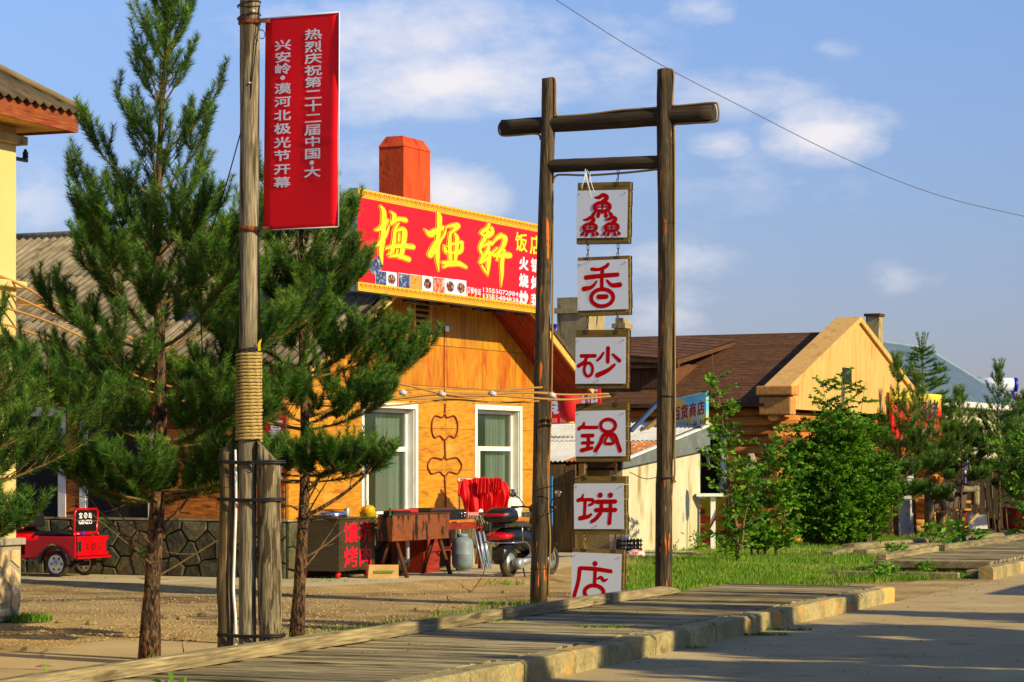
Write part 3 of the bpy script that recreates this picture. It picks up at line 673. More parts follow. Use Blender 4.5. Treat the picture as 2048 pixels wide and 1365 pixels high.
wl_ = MB(); wl_.box(0.02, 2.02, -.0, .3, HB, 2.9); wl_.box(3.72, 5.60, 0, .3, HB, 2.9); wl_.box(7.28, FL, 0, .3, HB, 2.9); wl_.box(2.02, 3.72, 0, .3, 2.5, 2.9); wl_.box(5.6, 7.28, 0, .3, 2.54, 2.9)
wl_.build('wall', M['tanwood'], rest)
def window(par, Pm, x0, x1, z0, z1, deep=.16, trim=.075, transom=.62, mull=.22, fr_mat='white', gl='winG', curt=True, out=.03, mull2=None):
    """trim, reveal frame, transom and mullion, panes, curtain behind"""
    mb = MB(); bx = lambda a, b, c, d, e, f: mb.prism([(a, c), (b, c), (b, d), (a, d)], Pm, e, f)
    bx(x0, x0+trim, z0, z1, .0, out); bx(x1-trim, x1, z0, z1, .0, out); bx(x0+trim, x1-trim, z1-trim, z1, .0, out)
    f = mb.build('window_trim', M[fr_mat], par)
    mb = MB(); i0, i1, k0, k1 = x0+trim, x1-trim, z0, z1-trim
    bx(i0, i0+.06, k0, k1, -deep, -deep+.05); bx(i1-.06, i1, k0, k1, -deep, -deep+.05); bx(i0+.06, i1-.06, k0, k0+.06, -deep, -deep+.05); bx(i0+.06, i1-.06, k1-.06, k1, -deep, -deep+.05)
    zt = k0+(k1-k0)*transom; bx(i0+.06, i1-.06, zt-.035, zt+.035, -deep, -deep+.05)
    xm = i0+(i1-i0)*mull; bx(xm-.03, xm+.03, k0+.06, zt-.035, -deep, -deep+.05)
    # reveals
    bx(i0, i0+.012, k0, k1, -deep+.05, -.002); bx(i1-.012, i1, k0, k1, -deep+.05, -.002); bx(i0+.012, i1-.012, k0-.03, k0, -deep, .02)
    w = mb.build('window_frame', M[fr_mat], par)
    for (a, b, c, d) in ((i0+.06, xm-.03, k0+.06, zt-.035), (xm+.03, i1-.06, k0+.06, zt-.035), (i0+.06, i1-.06, zt+.035, k1-.06)):
        mb = MB(); mb.prism([(a, c), (b, c), (b, d), (a, d)], Pm, -deep+.018, -deep+.024); mb.build('pane', M[gl], w)
    if curt:
        mb = MB(); n = 14; a, b = i0+(i1-i0)*.52, i1-.05; vs = []
        for i in range(n+1):
            x = a+(b-a)*i/n; c = -deep-.08+.02*math.sin(i*2.4); vs += [Pm(x, k0+.05, c), Pm(x, k1-.02, c)]
        mb.add(vs, [(2*i, 2*i+2, 2*i+3, 2*i+1) for i in range(n)]); mb.build('curtain', M['curtain'], w)
    return w
window(rest, Pf, *W1); window(rest, Pf, *W2)
# louvred vent high in the gable
x0, z1 = RS.yp(822, 600); x1, z0 = RS.yp(858, 682)
v_ = MB(); v_.prism([(x0, z0), (x0+.06, z0), (x0+.06, z1), (x0, z1)], Pf, .018, .05); v_.prism([(x1-.06, z0), (x1, z0), (x1, z1), (x1-.06, z1)], Pf, .018, .05); v_.prism([(x0+.06, z0), (x1-.06, z0), (x1-.06, z0+.06), (x0+.06, z0+.06)], Pf, .018, .05)
vent = v_.build('vent', M['tanwood'], rest)
MB().box(x0+.06, x1-.06, -.019, -.018, z0+.06, z1).build('vent_back', M['interior'], vent)
for i in range(9):
    zz = z0+.09+i*.085
    MB().hexa([(x0+.06, -.05, zz), (x1-.06, -.05, zz), (x1-.06, -.022, zz+.03), (x0+.06, -.022, zz+.03)], [(x0+.06, -.05, zz+.012), (x1-.06, -.05, zz+.012), (x1-.06, -.022, zz+.042), (x0+.06, -.022, zz+.042)]).build('slat', M['tanwood'], vent)
# wing wall cladding (in shade): panels between openings
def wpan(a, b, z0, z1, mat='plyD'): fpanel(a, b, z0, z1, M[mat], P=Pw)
SF = (3.62, 5.6, .86, 2.42); WW = (2.12, 3.38, .86, 2.25)
mb = MB(); mb.box(.0, .3, .02, 2.12, HB, 2.95); mb.box(0, .3, 3.38, 3.62, HB, 2.95); mb.box(0, .3, 5.6, WLn, HB, 2.95); mb.box(0, .3, 2.12, 3.38, 2.25, 2.95); mb.box(0, .3, 3.62, 5.6, 2.42, 2.95); mb.build('wall', M['interior'], rest)
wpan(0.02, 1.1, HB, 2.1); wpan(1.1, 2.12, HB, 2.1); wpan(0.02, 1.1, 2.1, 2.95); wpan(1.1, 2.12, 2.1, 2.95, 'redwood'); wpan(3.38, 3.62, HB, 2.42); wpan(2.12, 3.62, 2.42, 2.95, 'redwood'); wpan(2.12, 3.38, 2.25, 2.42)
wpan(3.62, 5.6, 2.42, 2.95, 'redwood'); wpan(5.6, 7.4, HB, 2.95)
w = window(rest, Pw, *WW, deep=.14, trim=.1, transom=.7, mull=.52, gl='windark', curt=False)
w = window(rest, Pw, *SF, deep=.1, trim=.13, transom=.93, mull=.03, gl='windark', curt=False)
MB().box(-.0, .02, 3.6, 3.75, 2.44, 2.46)
# dark rooms behind the wing glass are the wall core; lettering on the storefront glass
y0, z0 = RS.xp(60, 1005, .08); y1, z1 = RS.xp(92, 965, .08)
def wtext(s, px0, py0, px1, py1, mats, name='lettering', xl=-.03, grow=.03):
    a0, b0 = RS.xp(px0, py1, xl); a1, b1 = RS.xp(px1, py0, xl)
    Pq = lambda a, b, c: (xl-c, a, b)
    mb = MB(); put_text(mb, s, Pq, a0, b0, a1-a0, b1-b0, .0, 0, bold=.05); put_text(mb, s, Pq, a0, b0, a1-a0, b1-b0, .003, 1, bold=.01)
    return mb.build(name, mats, rest)
wtext('菜', 60, 965, 92, 1007, [M['silver'], M['redL']], xl=.07)
wtext('炒', 62, 900, 92, 942, [M['silver'], M['redL']], xl=.07)
# roof: corrugated fibre-cement sheets on both slopes
def corr_sheet(name, mat, par, y0, y1, s0, s1, side, lift, seed, x_eave=-.45, z_eave=EZ, run=4.5, rise=RZ-EZ, per=.146, amp=.022, nseg=8, xr=None):
    """a sheet from slope distance s0 to s1 (0=eave,1=ridge), ribs running up the slope"""
    r = random.Random(seed); mb = MB(); waves = max(1, round((y1-y0)/per)); n = waves*nseg; vs = []
    nz_ = Vector((-rise, 0, run)).normalized(); tw = r.uniform(-.006, .006)
    for (s, ex) in ((s0, 0), (s0, 1), (s1, 1), (s1, 0)):
        for i in range(n+1):
            y = y0+(y1-y0)*i/n; c = amp*math.cos(2*PI*i/nseg)+lift+(-.009 if ex == 0 else 0)+tw*(i/n-.5)
            x = x_eave+run*s; z = z_eave+rise*s; p = Vector((x, y, z))+nz_*c
            if side > 0: p.x = 2*RX-p.x
            vs.append(p)
    m1 = n+1; fs = []
    for i in range(n):
        fs += [(m1+i, m1+i+1, 2*m1+i+1, 2*m1+i), (i+1, i, 3*m1+i, 3*m1+i+1), (i, i+1, m1+i+1, m1+i)]
    mb.add(vs, fs, 0, True); return mb.build(name, mat, par)
for row in range(3):
    for k in range(11):
        y0 = -.68+k*1.02; corr_sheet('roof_sheet', M['fib'], rest, y0, y0+1.06, row/3-.01, (row+1)/3+.02, -1, .02+.012*row+.004*(k % 2), k*3+row)
for row in range(2):
    for k in range(6):
        y0 = -.68+k*2.0; corr_sheet('roof_sheet', M['fib'], rest, y0, y0+2.0, row/2, (row+1)/2+.02, 1, .02+.012*row, k*3+row+77, nseg=4)
mb = MB(); mb.tube([(RX, -.7, RZ+.03), (RX, 11, RZ+.03)], .09, 8); mb.build('ridge_cap', M['fib'], rest)
# barge boards, soffit boards, purlins
for sgn in (-1, 1):
    xe = RX+sgn*4.55; ze = RZ-4.55*SL
    d = Vector((RX-xe, 0, RZ-ze)).normalized()
    mb = MB(); mb.beam((xe, -.66, ze-.06), (RX, -.66, RZ-.06), .04, .15, up=(0, 1, 0)); mb2 = mb
    mb = MB(); vs0 = []
    def rk(x, y, dz): return (x, y, RZ-abs(x-RX)*SL+dz)
    mb.hexa([rk(xe, -.70, -.17), rk(RX, -.70, -.17), rk(RX, -.665, -.17), rk(xe, -.665, -.17)], [rk(xe, -.70, -.02), rk(RX, -.70, -.02), rk(RX, -.665, -.02), rk(xe, -.665, -.02)])
    mb.build('barge_board', M['tanwood'], rest)
    mb = MB(); mb.hexa([rk(xe, -.725, -.045), rk(RX, -.725, -.045), rk(RX, -.702, -.045), rk(xe, -.702, -.045)], [rk(xe, -.725, .03), rk(RX, -.725, .03), rk(RX, -.702, .03), rk(xe, -.702, .03)]); mb.build('edge_strip', M['fibD'], rest)
    for k in range(6):
        ya, yb = -.66+k*.108, -.66+(k+1)*.108-.006; dz = -.13-.004*(k % 2)
        mb = MB(); mb.hexa([rk(xe, ya, dz-.016), rk(RX, ya, dz-.016), rk(RX, yb, dz-.016), rk(xe, yb, dz-.016)], [rk(xe, ya, dz), rk(RX, ya, dz), rk(RX, yb, dz), rk(xe, yb, dz)])
        mb.build('soffit_board', M['redwood'], rest)
MB().box(-.46, -.42, -.6, 10.9, EZ-.16, EZ-.05).build('eave_board', M['redwood'], rest)
MB().box(-.42, -.02, -.02, 10.9, EZ-.14, EZ-.12).build('soffit', M['redwood'], rest)
# orange chimney, chamfered top
ca, _ = RS.xp(807, 270, RX-.05); cw = .86; cl = .42
a0, a1, b0, b1 = RX-.05, RX-.05+cw, ca, ca+cl
mb = MB(); ch = .09; zt = 6.56
lo = [(a0, b0), (a1, b0), (a1, b1), (a0, b1)]
mb.hexa([(x, y, 4.6) for x, y in lo], [(x, y, zt-.17) for x, y in lo])
e = .012; lo2 = [(a0-e, b0-e), (a1+e, b0-e), (a1+e, b1+e), (a0-e, b1+e)]; up2 = [(a0+ch, b0+ch*.8), (a1-ch, b0+ch*.8), (a1-ch, b1-ch*.8), (a0+ch, b1-ch*.8)]
mb.hexa([(x, y, zt-.168) for x, y in lo2], [(x, y, zt) for x, y in up2]); mb.build('chimney', M['chimO'], rest)
# decorative wired strand on the facade
Pl = [(890, 815), (889, 828)]; wire = MB()
def wline(pxs, r=.011): 
    pts = [RS.yp(px, py, -.03) for px, py in pxs]; wire.tube([(x, -.035, z) for x, z in catmull3(pts)], r, 5)
def catmull3(p): return [(q[0], q[1]) for q in catmull([(a, b, 0) for a, b in p], 5)]
wline([(890, 808), (889, 826)])
def bulge(yt, yb, w0):
    for sg in (-1, 1):
        wline([(889, yt), (889+sg*4, yt+7), (889+sg*13, yt+5), (889+sg*(w0*.72), yt+4), (889+sg*(w0*.92), yt+12), (889+sg*w0, yt+(yb-yt)*.5), (889+sg*(w0*.93), yb-12), (889+sg*w0*.75, yb-4), (889+sg*10, yb-8), (889+sg*4, yb-2), (889, yb)])
bulge(828, 880, 26); wline([(889, 880), (890, 912)]); bulge(912, 952, 34); wline([(889, 952), (891, 1000), (891, 1038)])
wo = wire.build('wire_ornament', plain('dark_red_wire', C(120, 40, 14), .7)); wo.location = rest.location; wo.rotation_euler = rest.rotation_euler
tag(wo, 'dark red bent wire ornament on the orange wall between the two windows', 'ornament')
mb = MB(); mb.box(4.5, 4.62, -.08, -.02, 3.62, 3.70); o = mb.build('floodlight', M['chrome']); o.location = rest.location; o.rotation_euler = rest.rotation_euler
tag(o, 'small silver lamp under the big red signboard', 'lamp')
mb = MB(); mb.tube([(4.57, -.026, 3.62), (4.56, -.024, 3.1), (4.57, -.026, 2.6)], .008, 5); mb.build('conduit', M['redwood'], rest)
# red couplets on the wing near the corner
for (y0, y1, s) in ((830, 888, '喜'), (922, 972, '福')):
    a0, b0 = RS.xp(532, y1, -.03); a1, b1 = RS.xp(572, y0, -.03)
    mb = MB(); mb.box(-.034, -.03, min(a0, a1), max(a0, a1), b0, b1); Pq = lambda a, b, c: (-.034-c, a, b)
    v, f = glyph(s, .03)
    w = a1-a0; put_text(mb, s, Pq, a0+w*.12, b0+(b1-b0)*.15, w*.76, (b1-b0)*.72, .002, 1, .03)
    o = mb.build('red_paper_notice', [M['red'], M['silver']]); o.location = rest.location; o.rotation_euler = rest.rotation_euler
    tag(o, 'upper red paper notice with white character by the house corner' if y0 == 830 else 'lower narrow red paper notice beside the wooden support posts', 'notice')
# small lantern under the wing eave
def lantern(X, Y, Z, r, h, label):
    t = thing('red_lantern', label, 'lantern', xy=(X, Y), z=Z)
    mb = MB(); mb.lathe([(r*.35, -h/2), (r*.8, -h*.38), (r, -h*.12), (r, h*.12), (r*.8, h*.38), (r*.35, h/2)], n=20); mb.build('shade', M['cloth'], t)
    mb = MB(); mb.lathe([(r*.36, h/2), (r*.36, h/2+.03)], n=12); mb.lathe([(r*.36, -h/2-.03), (r*.36, -h/2)], n=12); mb.build('cap', M['gold'], t)
    mb = MB(); mb.tube([(0, 0, h/2), (0, 0, h/2+.22)], .006, 5); mb.build('cord', M['cableB'], t)
X, Y = RS.wor(-.28, RS.xp(252, 800, -.28)[0]); lantern(X, Y, 2.55, .17, .26, 'round red lantern under the grey corrugated eave behind the tall pine')
X, Y = RS.wor(-.28, RS.xp(310, 812, -.28)[0]); lantern(X, Y, 2.45, .14, .26, 'dark red lantern beside the pine trunk under the eave')
# ---------------- big signboard
sb_x0, sb_z1 = RS.yp(715, 378, -.85); _, sb_z0 = RS.yp(715, 583, -.85); sb_x1 = 6.58
sb_z1, sb_z0 = 5.35, 3.955
sb = thing('signboard', 'large red restaurant signboard with yellow brush characters and gold border on the gable', 'signboard', RS)
MB().box(sb_x0, sb_x1, -.84, -.72, sb_z0, sb_z1).build('box', M['zinc'], sb)
MB().box(sb_x0+.01, sb_x1-.01, -.85, -.842, sb_z0+.005, sb_z1-.005).build('face', M['boardred'], sb)
Ps = lambda a, b, c: (a, -.851-c, b)
bw_ = .125; mb = MB(); 
mb.prism([(sb_x0+.01, sb_z1-bw_), (sb_x1-.01, sb_z1-bw_), (sb_x1-.01, sb_z1-.005), (sb_x0+.01, sb_z1-.005)], Ps, 0, .003)
mb.prism([(sb_x0+.01, sb_z0+.005), (sb_x1-.01, sb_z0+.005), (sb_x1-.01, sb_z0+bw_), (sb_x0+.01, sb_z0+bw_)], Ps, 0, .003)
for zc in (sb_z1-bw_*.52, sb_z0+bw_*.52):
    x = sb_x0+.1; i = 0
    while x < sb_x1-.1:
        brush(mb, Ps, [(x-.05, zc-.02), (x-.02, zc+.03), (x+.015, zc), (x-.01, zc-.025)], [.010, .026, .024, .010], .0045, 1)
        brush(mb, Ps, [(x+.03, zc+.03), (x+.06, zc+.02), (x+.05, zc-.02)], [.008, .022, .008], .0045, 1); x += .13
    mb.prism([(sb_x0+.01, zc-.043), (sb_x1-.01, zc-.043), (sb_x1-.01, zc-.039), (sb_x0+.01, zc-.039)], Ps, .0045, .0055, 1)
mb.build('border', [M['gold'], M['goldD']], sb)
# brush characters, digitised on the board: px,py of the 340x240 crop enlarged 5.688
def SBp(zx, zy): return RS.yp(740+zx/5.688, 380+zy/5.688, -.85)
CH = {
 'mei': [([(120, 190), (150, 250), (150, 400), (135, 600), (120, 720), (135, 850)], [22, 42, 46, 44, 40, 8]), ([(60, 460), (110, 440), (185, 350)], [16, 34, 40]), ([(215, 400), (170, 520), (100, 610), (50, 650)], [8, 30, 34, 6]),
         ([(235, 255), (270, 290), (260, 350), (235, 385)], [18, 42, 36, 30]), ([(245, 375), (320, 335), (395, 345)], [24, 34, 46]), ([(320, 380), (280, 450), (270, 560), (245, 700), (200, 740)], [14, 26, 34, 36, 10]), ([(290, 470), (345, 450), (385, 470), (375, 600), (350, 740), (330, 780)], [18, 34, 50, 46, 40, 14]),
         ([(170, 670), (260, 645), (380, 640), (480, 650)], [14, 40, 44, 50]), ([(215, 760), (310, 750), (430, 790)], [14, 40, 50]), ([(320, 500), (318, 580)], [16, 20]), ([(300, 680), (296, 730)], [16, 20])],
 'ya': [([(765, 255), (785, 310), (780, 420), (765, 600), (762, 780), (775, 920)], [22, 46, 44, 44, 40, 8]), ([(620, 455), (680, 505), (740, 470), (820, 430)], [12, 62, 50, 40]), ([(760, 560), (715, 650), (675, 740)], [20, 40, 52]), ([(860, 430), (840, 510), (800, 570), (740, 690), (680, 750)], [8, 22, 24, 30, 44]),
        ([(860, 425), (930, 410), (990, 410)], [12, 36, 58]), ([(985, 430), (940, 470), (900, 500)], [40, 28, 18]), ([(905, 500), (900, 620), (905, 740), (905, 830)], [26, 38, 36, 34]), ([(960, 500), (985, 560), (975, 700), (960, 820)], [26, 44, 40, 30]), ([(840, 640), (850, 690), (860, 720)], [22, 34, 20]), ([(870, 645), (960, 610), (1040, 600)], [14, 24, 36]), ([(1040, 610), (1030, 690), (960, 740)], [30, 40, 26]),
        ([(845, 690), (950, 720), (1000, 700)], [20, 26, 22]), ([(820, 830), (900, 840), (1000, 840), (1085, 880)], [26, 60, 54, 32]), ([(830, 880), (900, 850)], [22, 30])],
 'xuan': [([(1350, 390), (1330, 440), (1270, 480)], [26, 38, 34]), ([(1380, 440), (1385, 490), (1320, 530), (1250, 495)], [40, 40, 44, 20]), ([(1345, 480), (1290, 570), (1245, 660), (1270, 740)], [40, 40, 30, 26]), ([(1270, 650), (1320, 620), (1375, 610)], [20, 34, 46]), ([(1350, 590), (1330, 700), (1270, 780), (1245, 830)], [24, 42, 34, 26]), ([(1250, 830), (1330, 780), (1440, 660)], [26, 34, 14]), ([(1360, 720), (1340, 850), (1335, 975)], [36, 44, 8]), ([(1265, 860), (1300, 920), (1330, 960)], [18, 28, 16]),
          ([(1380, 630), (1430, 560), (1490, 520)], [10, 30, 50]), ([(1500, 530), (1530, 550), (1510, 640), (1450, 720), (1400, 740)], [40, 56, 42, 36, 20]), ([(1400, 745), (1480, 750), (1580, 745)], [34, 48, 60]), ([(1440, 800), (1440, 770)], [20, 24]), ([(1520, 690), (1495, 820), (1495, 960), (1485, 1100)], [36, 44, 34, 6])],
}
for nm, st in CH.items():
    ch_o = MB()
    for li, (grow, c, mi) in enumerate(((.013, .001, 0), (.008, .004, 1), (.0, .008, 0))):
        for k, (pts, ws) in enumerate(st):
            q = [SBp(x, y) for x, y in pts]
            brush(ch_o, lambda a, b, cc: Ps(a*2.24, b, cc), [(x/2.24, z) for x, z in q], [w*.00132 for w in ws], c+k*.0001, mi, grow=grow, n=5)
    ch_o.build('large_character', [M['yellow'], M['redL']], sb)
def sbt(s, px0, py0, px1, py1, mi, c=.001, bold=.02, em=True):   # box given by pixel corners of its left edge top/bottom, right x
    mb = MB()
    a0, zt_ = SBp(px0, py0); a1, zb = SBp(px1, py1)
    put_text(mb, s, Ps, a0, zb, a1-a0, zt_-zb, c, mi, bold, em); mb.build('character', [M['yellow'], M['sheet']], sb)
sbt('饭', 1650, 470, 1790, 720, 0, bold=.02); sbt('店', 1815, 500, 1960, 760, 0, bold=.02)
for s, x0, y0, y1 in (('火', 1695, 750, 925), ('烧', 1695, 945, 1120), ('炒', 1695, 1140, 1315), ('锅', 1830, 775, 950), ('烤', 1830, 975, 1150), ('菜', 1830, 1175, 1345)): sbt(s, x0, y0, x0+105, y1, 1, bold=.045)
for i, s in enumerate('订餐电话'): sbt(s, 1102+i*40, 1096+i*8, 1141+i*40, 1180+i*8, 1, bold=.02)
a0, zt_ = SBp(1285, 1100); a1, _ = SBp(1685, 1190)
mb = MB(); put_text(mb, '13555072984', Ps, a0, zt_-.078, a1-a0, .066, .001, 1, .010, em=False); mb.build('phone_number', [M['yellow'], M['sheet']], sb); mb = MB()
put_text(mb, '13555484438', Ps, a0, zt_-.170, a1-a0, .066, .001, 1, .010, em=False)
mb.build('phone_number', [M['yellow'], M['sheet']], sb)
# food photographs, printed flat
M['food1'] = pm('print_skewers', [C(70, 160, 40), C(210, 150, 60), C(150, 70, 20)], sc=(26, 26, 26), rough=.4)
M['food2'] = pm('print_stew', [C(240, 230, 210), C(110, 40, 14), C(60, 20, 10)], sc=(22, 22, 22), rough=.4)
M['food3'] = pm('print_dark', [C(30, 40, 70), C(60, 70, 110), C(180, 190, 210)], sc=(20, 20, 20), rough=.4)
M['food4'] = pm('print_crab', [C(240, 226, 200), C(220, 70, 30), C(150, 30, 10)], sc=(24, 24, 24), rough=.4)
cells = [(60, 'food3'), (180, 'food2'), (322, 'food3'), (455, 'food1'), (588, 'food2'), (722, 'food4'), (846, 'food2'), (970, 'food2')]
for i, (zx, mt) in enumerate(cells):
    a0, zb = SBp(zx, 1130+ (zx-455)*.135); a1 = SBp(zx+124, 0)[0]; zt2 = SBp(zx, 958+(zx-455)*.115)[1]
    o_ = MB(); o_.prism([(a0, zb), (a1, zb), (a1, zt2), (a0, zt2)], Ps, .0, .002, 0); o_.prism([(a0+.006, zb+.008), (a1-.006, zb+.008), (a1-.006, zt2-.008), (a0+.006, zt2-.008)], Ps, .003, .004, 1)
    if mt == 'food2':                                   # a round dish
        cx_, cz_ = (a0+a1)/2, (zb+zt2)/2; o_.prism([(cx_+(a1-a0)*.36*math.cos(t*PI/8), cz_+(zt2-zb)*.34*math.sin(t*PI/8)) for t in range(16)], Ps, .005, .006, 2)
        o_.build('printed_photo', [M['sheet'], M['sheet'], M['food2']], sb)
    else: o_.build('printed_photo', [M['sheet'], M[mt]], sb)
fl = MB(); r = random.Random(3)
for i in range(16):
    a0 = SBp(1100+i*48, 0)[0]; b0 = sb_z0+bw_; hh = r.uniform(.05, .16); brush(fl, Ps, [(a0, b0), (a0+.02, b0+hh*.5), (a0+r.uniform(-.01, .03), b0+hh)], [.035, .03, .006], .0003, i % 2)
for (zx, zy, w) in ((40, 880, 120), (100, 830, 60)):
    a0, b0 = SBp(zx, zy); fl.prism([(a0+.13*math.cos(t*PI/8), b0+.1*math.sin(t*PI/8)) for t in range(16)], Ps, .0, .0025+w*1e-5, 2)
fl.build('printed_flames', [M['yellow'], plain('print_orange', C(240, 120, 20), .5), M['food3']], sb)
for px in (.55, 2.2, 4.0, 5.8):                          # brackets behind the board
    mb = MB(); mb.beam((px, -.72, sb_z0+.05), (px, .0, sb_z0+.05), .05, .04); mb.beam((px, -.73, sb_z1-.1), (px, min(.9, 3), zr(px)+.02), .04, .04); mb.build('bracket', M['blackm'], sb)
for k in range(9):
    x = sb_x0+.2+k*.72; MB().box(x, x+.32, -.70, -.66, sb_z0-.05, sb_z0-.012).build('lamp_box', M['blackm'], sb)
# ------------------------------------------------------------------ pale house at the left edge
lh = thing('pale_yellow_house', 'pale yellow rendered house corner with wide timber eave and tan stone base', 'building', LH)
MB().box(-9, 0, 0, 6, .8, 5.08).build('wall', M['stucco'], lh)
MB().box(-9, .035, -.035, 6.03, 0, .77).build('base_wall', M['mortarG'], lh)
stones(lh, lambda a, b, c: (a, -.035-c, b), -4, .03, .02, .75, .30, M['stoneY'], .02, 6, gap=.03)
MB().box(-9, .075, -.075, 6.07, .775, .845).build('base_cap', M['mortarG'], lh, bevel=.01)
MB().box(-9, .085, -.085, 6.08, 3.42, 3.49).build('string_course', M['stucco'], lh, bevel=.01)
MB().box(-9, .09, -.09, 6.09, 4.90, 4.99).build('string_course', M['chimG'], lh, bevel=.01)
ov = .46
MB().box(-9, ov-.03, -ov+.03, 6.4, 5.085, 5.10).build('soffit', M['tanwood'], lh)
M['fascia'] = pm('orange_fascia_board', [C(112, 50, 20), C(150, 78, 32), C(124, 38, 20)], sc=(2, 5, 9), rough=.7, grain=((3, 40, 60), .35), spots=[(C(150, 50, 20), (3, 9, 9), .62, .06)])
MB().box(-9, ov, -ov, -ov+.03, 5.06, 5.25).build('fascia', M['fascia'], lh)
MB().box(ov-.03, ov, -ov+.03, 6.4, 5.06, 5.25).build('fascia', M['fascia'], lh)
pz = .62
def hipz(d): return 5.30+pz*d                            # d = distance in from the eave
def corr_quad(name, mat, par, A, B, topf, per, amp, n_rot, zf, nseg=6):
    pass
mb = MB(); per = .155; n = int(8.5/per)*6                   # road-facing slope, ribs run up from the eave; clipped by the hip
vs = []; fs = []
for i in range(n+1):
    x = ov+.05-(8.6)*i/n; run = max(.0, min(3.2, ov+.05-x)); c = .02*math.cos(2*PI*i/6)
    for t in (0, .5, 1): vs.append((x, -ov-.06+run*t, hipz(run*t)-.04+c))
for i in range(n): fs += [(3*i, 3*i+1, 3*i+4, 3*i+3), (3*i+1, 3*i+2, 3*i+5, 3*i+4)]
mb.add(vs, fs, 0, True); nb = len(vs)
o = mb.build('roof_slope', M['fibD'], lh); sm = o.modifiers.new('solid', 'SOLIDIFY'); sm.thickness = .012
mb = MB(); vs = []; fs = []; n = 36*6
for i in range(n+1):
    y = -ov-.05+6.9*i/n; run = max(0, min(3.2, y+ov+.05)); c = .02*math.cos(2*PI*i/6)
    for t in (0, .5, 1): vs.append((ov+.06-run*t, y, hipz(run*t)-.04+c))
for i in range(n): fs += [(3*i, 3*i+1, 3*i+4, 3*i+3), (3*i+1, 3*i+2, 3*i+5, 3*i+4)]
mb.add(vs, fs, 0, True); o = mb.build('roof_slope', M['fibD'], lh); sm = o.modifiers.new('solid', 'SOLIDIFY'); sm.thickness = .012
mb = MB(); p = [Vector((ov+.07-t, -ov-.07+t, hipz(t)-.015)) for t in (0, 1, 2, 3.2)]; mb.tube(p, .036, 7, sm=True); mb.build('hip_cap', pm('aged_tan_cap', [C(104, 86, 56), C(136, 116, 78)], rough=.9), lh)
br = thing('insulator_bracket', 'small black insulator on a bracket beside the pale yellow wall', 'insulator', LH, (0, 0), 0)
x_, z_ = LH.yp(54, 322, .1)
mb = MB(); mb.beam((-.02, .1, z_), (x_, .1, z_), .03, .035); mb.build('arm', M['blackm'], br)
mb = MB(); mb.lathe([(.022, 0), (.034, .01), (.028, .04), (.034, .05), (.02, .08), (.008, .1)], (x_-.03, .1, z_+.02), n=10); mb.build('insulator', M['black'], br)
o = MB().box(0, .62, -.04, .04, 0, .035).build('projecting_board', M['tanwood']); xx, zz = LH.yp(30, 612, .3); X, Y = LH.wor(-.05, .3); o.location = (X, Y, zz); o.rotation_euler = (0, .07, math.radians(-8)); tag(o, 'short tan board sticking out from the pale yellow wall', 'board')
# ------------------------------------------------------------------ low plastered shed
sh = thing('plastered_shed', 'low cream plastered shed with a rising corrugated iron roof behind the hanging signs', 'shed', SH)
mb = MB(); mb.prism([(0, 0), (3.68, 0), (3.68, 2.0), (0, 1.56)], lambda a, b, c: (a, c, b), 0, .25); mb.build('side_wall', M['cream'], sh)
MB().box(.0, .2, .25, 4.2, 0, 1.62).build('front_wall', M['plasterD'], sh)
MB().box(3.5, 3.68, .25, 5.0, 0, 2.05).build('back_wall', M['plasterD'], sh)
def srf(x): return 1.66+(x+.22)*.165
mb = MB(); mb.hexa([(-.2, -.1, srf(-.2)-.12), (3.95, -.1, srf(3.95)-.46), (3.95, -.07, srf(3.95)-.46), (-.2, -.07, srf(-.2)-.12)], [(-.2, -.1, srf(-.2)-.0), (3.95, -.1, srf(3.95)-.0), (3.95, -.07, srf(3.95)), (-.2, -.07, srf(-.2))])
mb.build('fascia', M['tin'], sh)
mb = MB(); mb.hexa([(-.22, -.13, srf(-.2)+.0), (3.97, -.13, srf(3.95)+.0), (3.97, -.04, srf(3.95)), (-.22, -.04, srf(-.2))], [(-.22, -.13, srf(-.2)+.03), (3.97, -.13, srf(3.95)+.03), (3.97, -.04, srf(3.95)+.03), (-.22, -.04, srf(-.2)+.03)]); mb.build('edge_strip', M['white'], sh)
def corr_roof(par, mat, x0, x1, y0, y1, zf, per=.09, amp=.014, nseg=6):
    mb = MB(); n = int((y1-y0)/per)*nseg; vs = []; fs = []
    for i in range(n+1):
        y = y0+(y1-y0)*i/n; c = amp*math.cos(2*PI*i/nseg)
        vs += [(x0, y, zf(x0)+c), (x1, y, zf(x1)+c), (x0, y, zf(x0)+c-.006)]
    for i in range(n): fs += [(3*i, 3*i+1, 3*i+4, 3*i+3), (3*i, 3*i+3, 3*i+5, 3*i+2)]
    mb.add(vs, fs, 0, True); return mb.build('roof_sheet', mat, par)
for k in range(5):
    y0 = -.03+k*1.0
    corr_roof(sh, M['corrR'] if k == 0 else M['corrW'], -.32, 2.0, y0, y0+1.0, lambda x, k=k: srf(x)+.02)
    corr_roof(sh, M['corrW'], 1.9, 4.1, y0, y0+1.0, lambda x, k=k: srf(x)+.036)
MB().box(-.28, -.24, .0, 5.0, srf(-.3)-.10, srf(-.3)-.005).build('eave_board', M['rustD'], sh)
MB().box(-.25, 0, .02, 5.0, 1.50, 1.56).build('lintel', M['interior'], sh)
bf = thing('board_fence', 'rough upright board screen in front of the shed beside the light blue door', 'fence', SH)
ya = SH.xp(1152, 1000, -.45)[0]; yb = SH.xp(1100, 1000, -.45)[0]; y = ya; k = 0
while y < yb+.5:
    w_ = rng.uniform(.09, .15); MB().box(-.47, -.445, y, y+w_, rng.uniform(-.03, .03), 1.6+rng.uniform(-.02, .01)).build('board', M['fence'], bf); y += w_+.006; k += 1
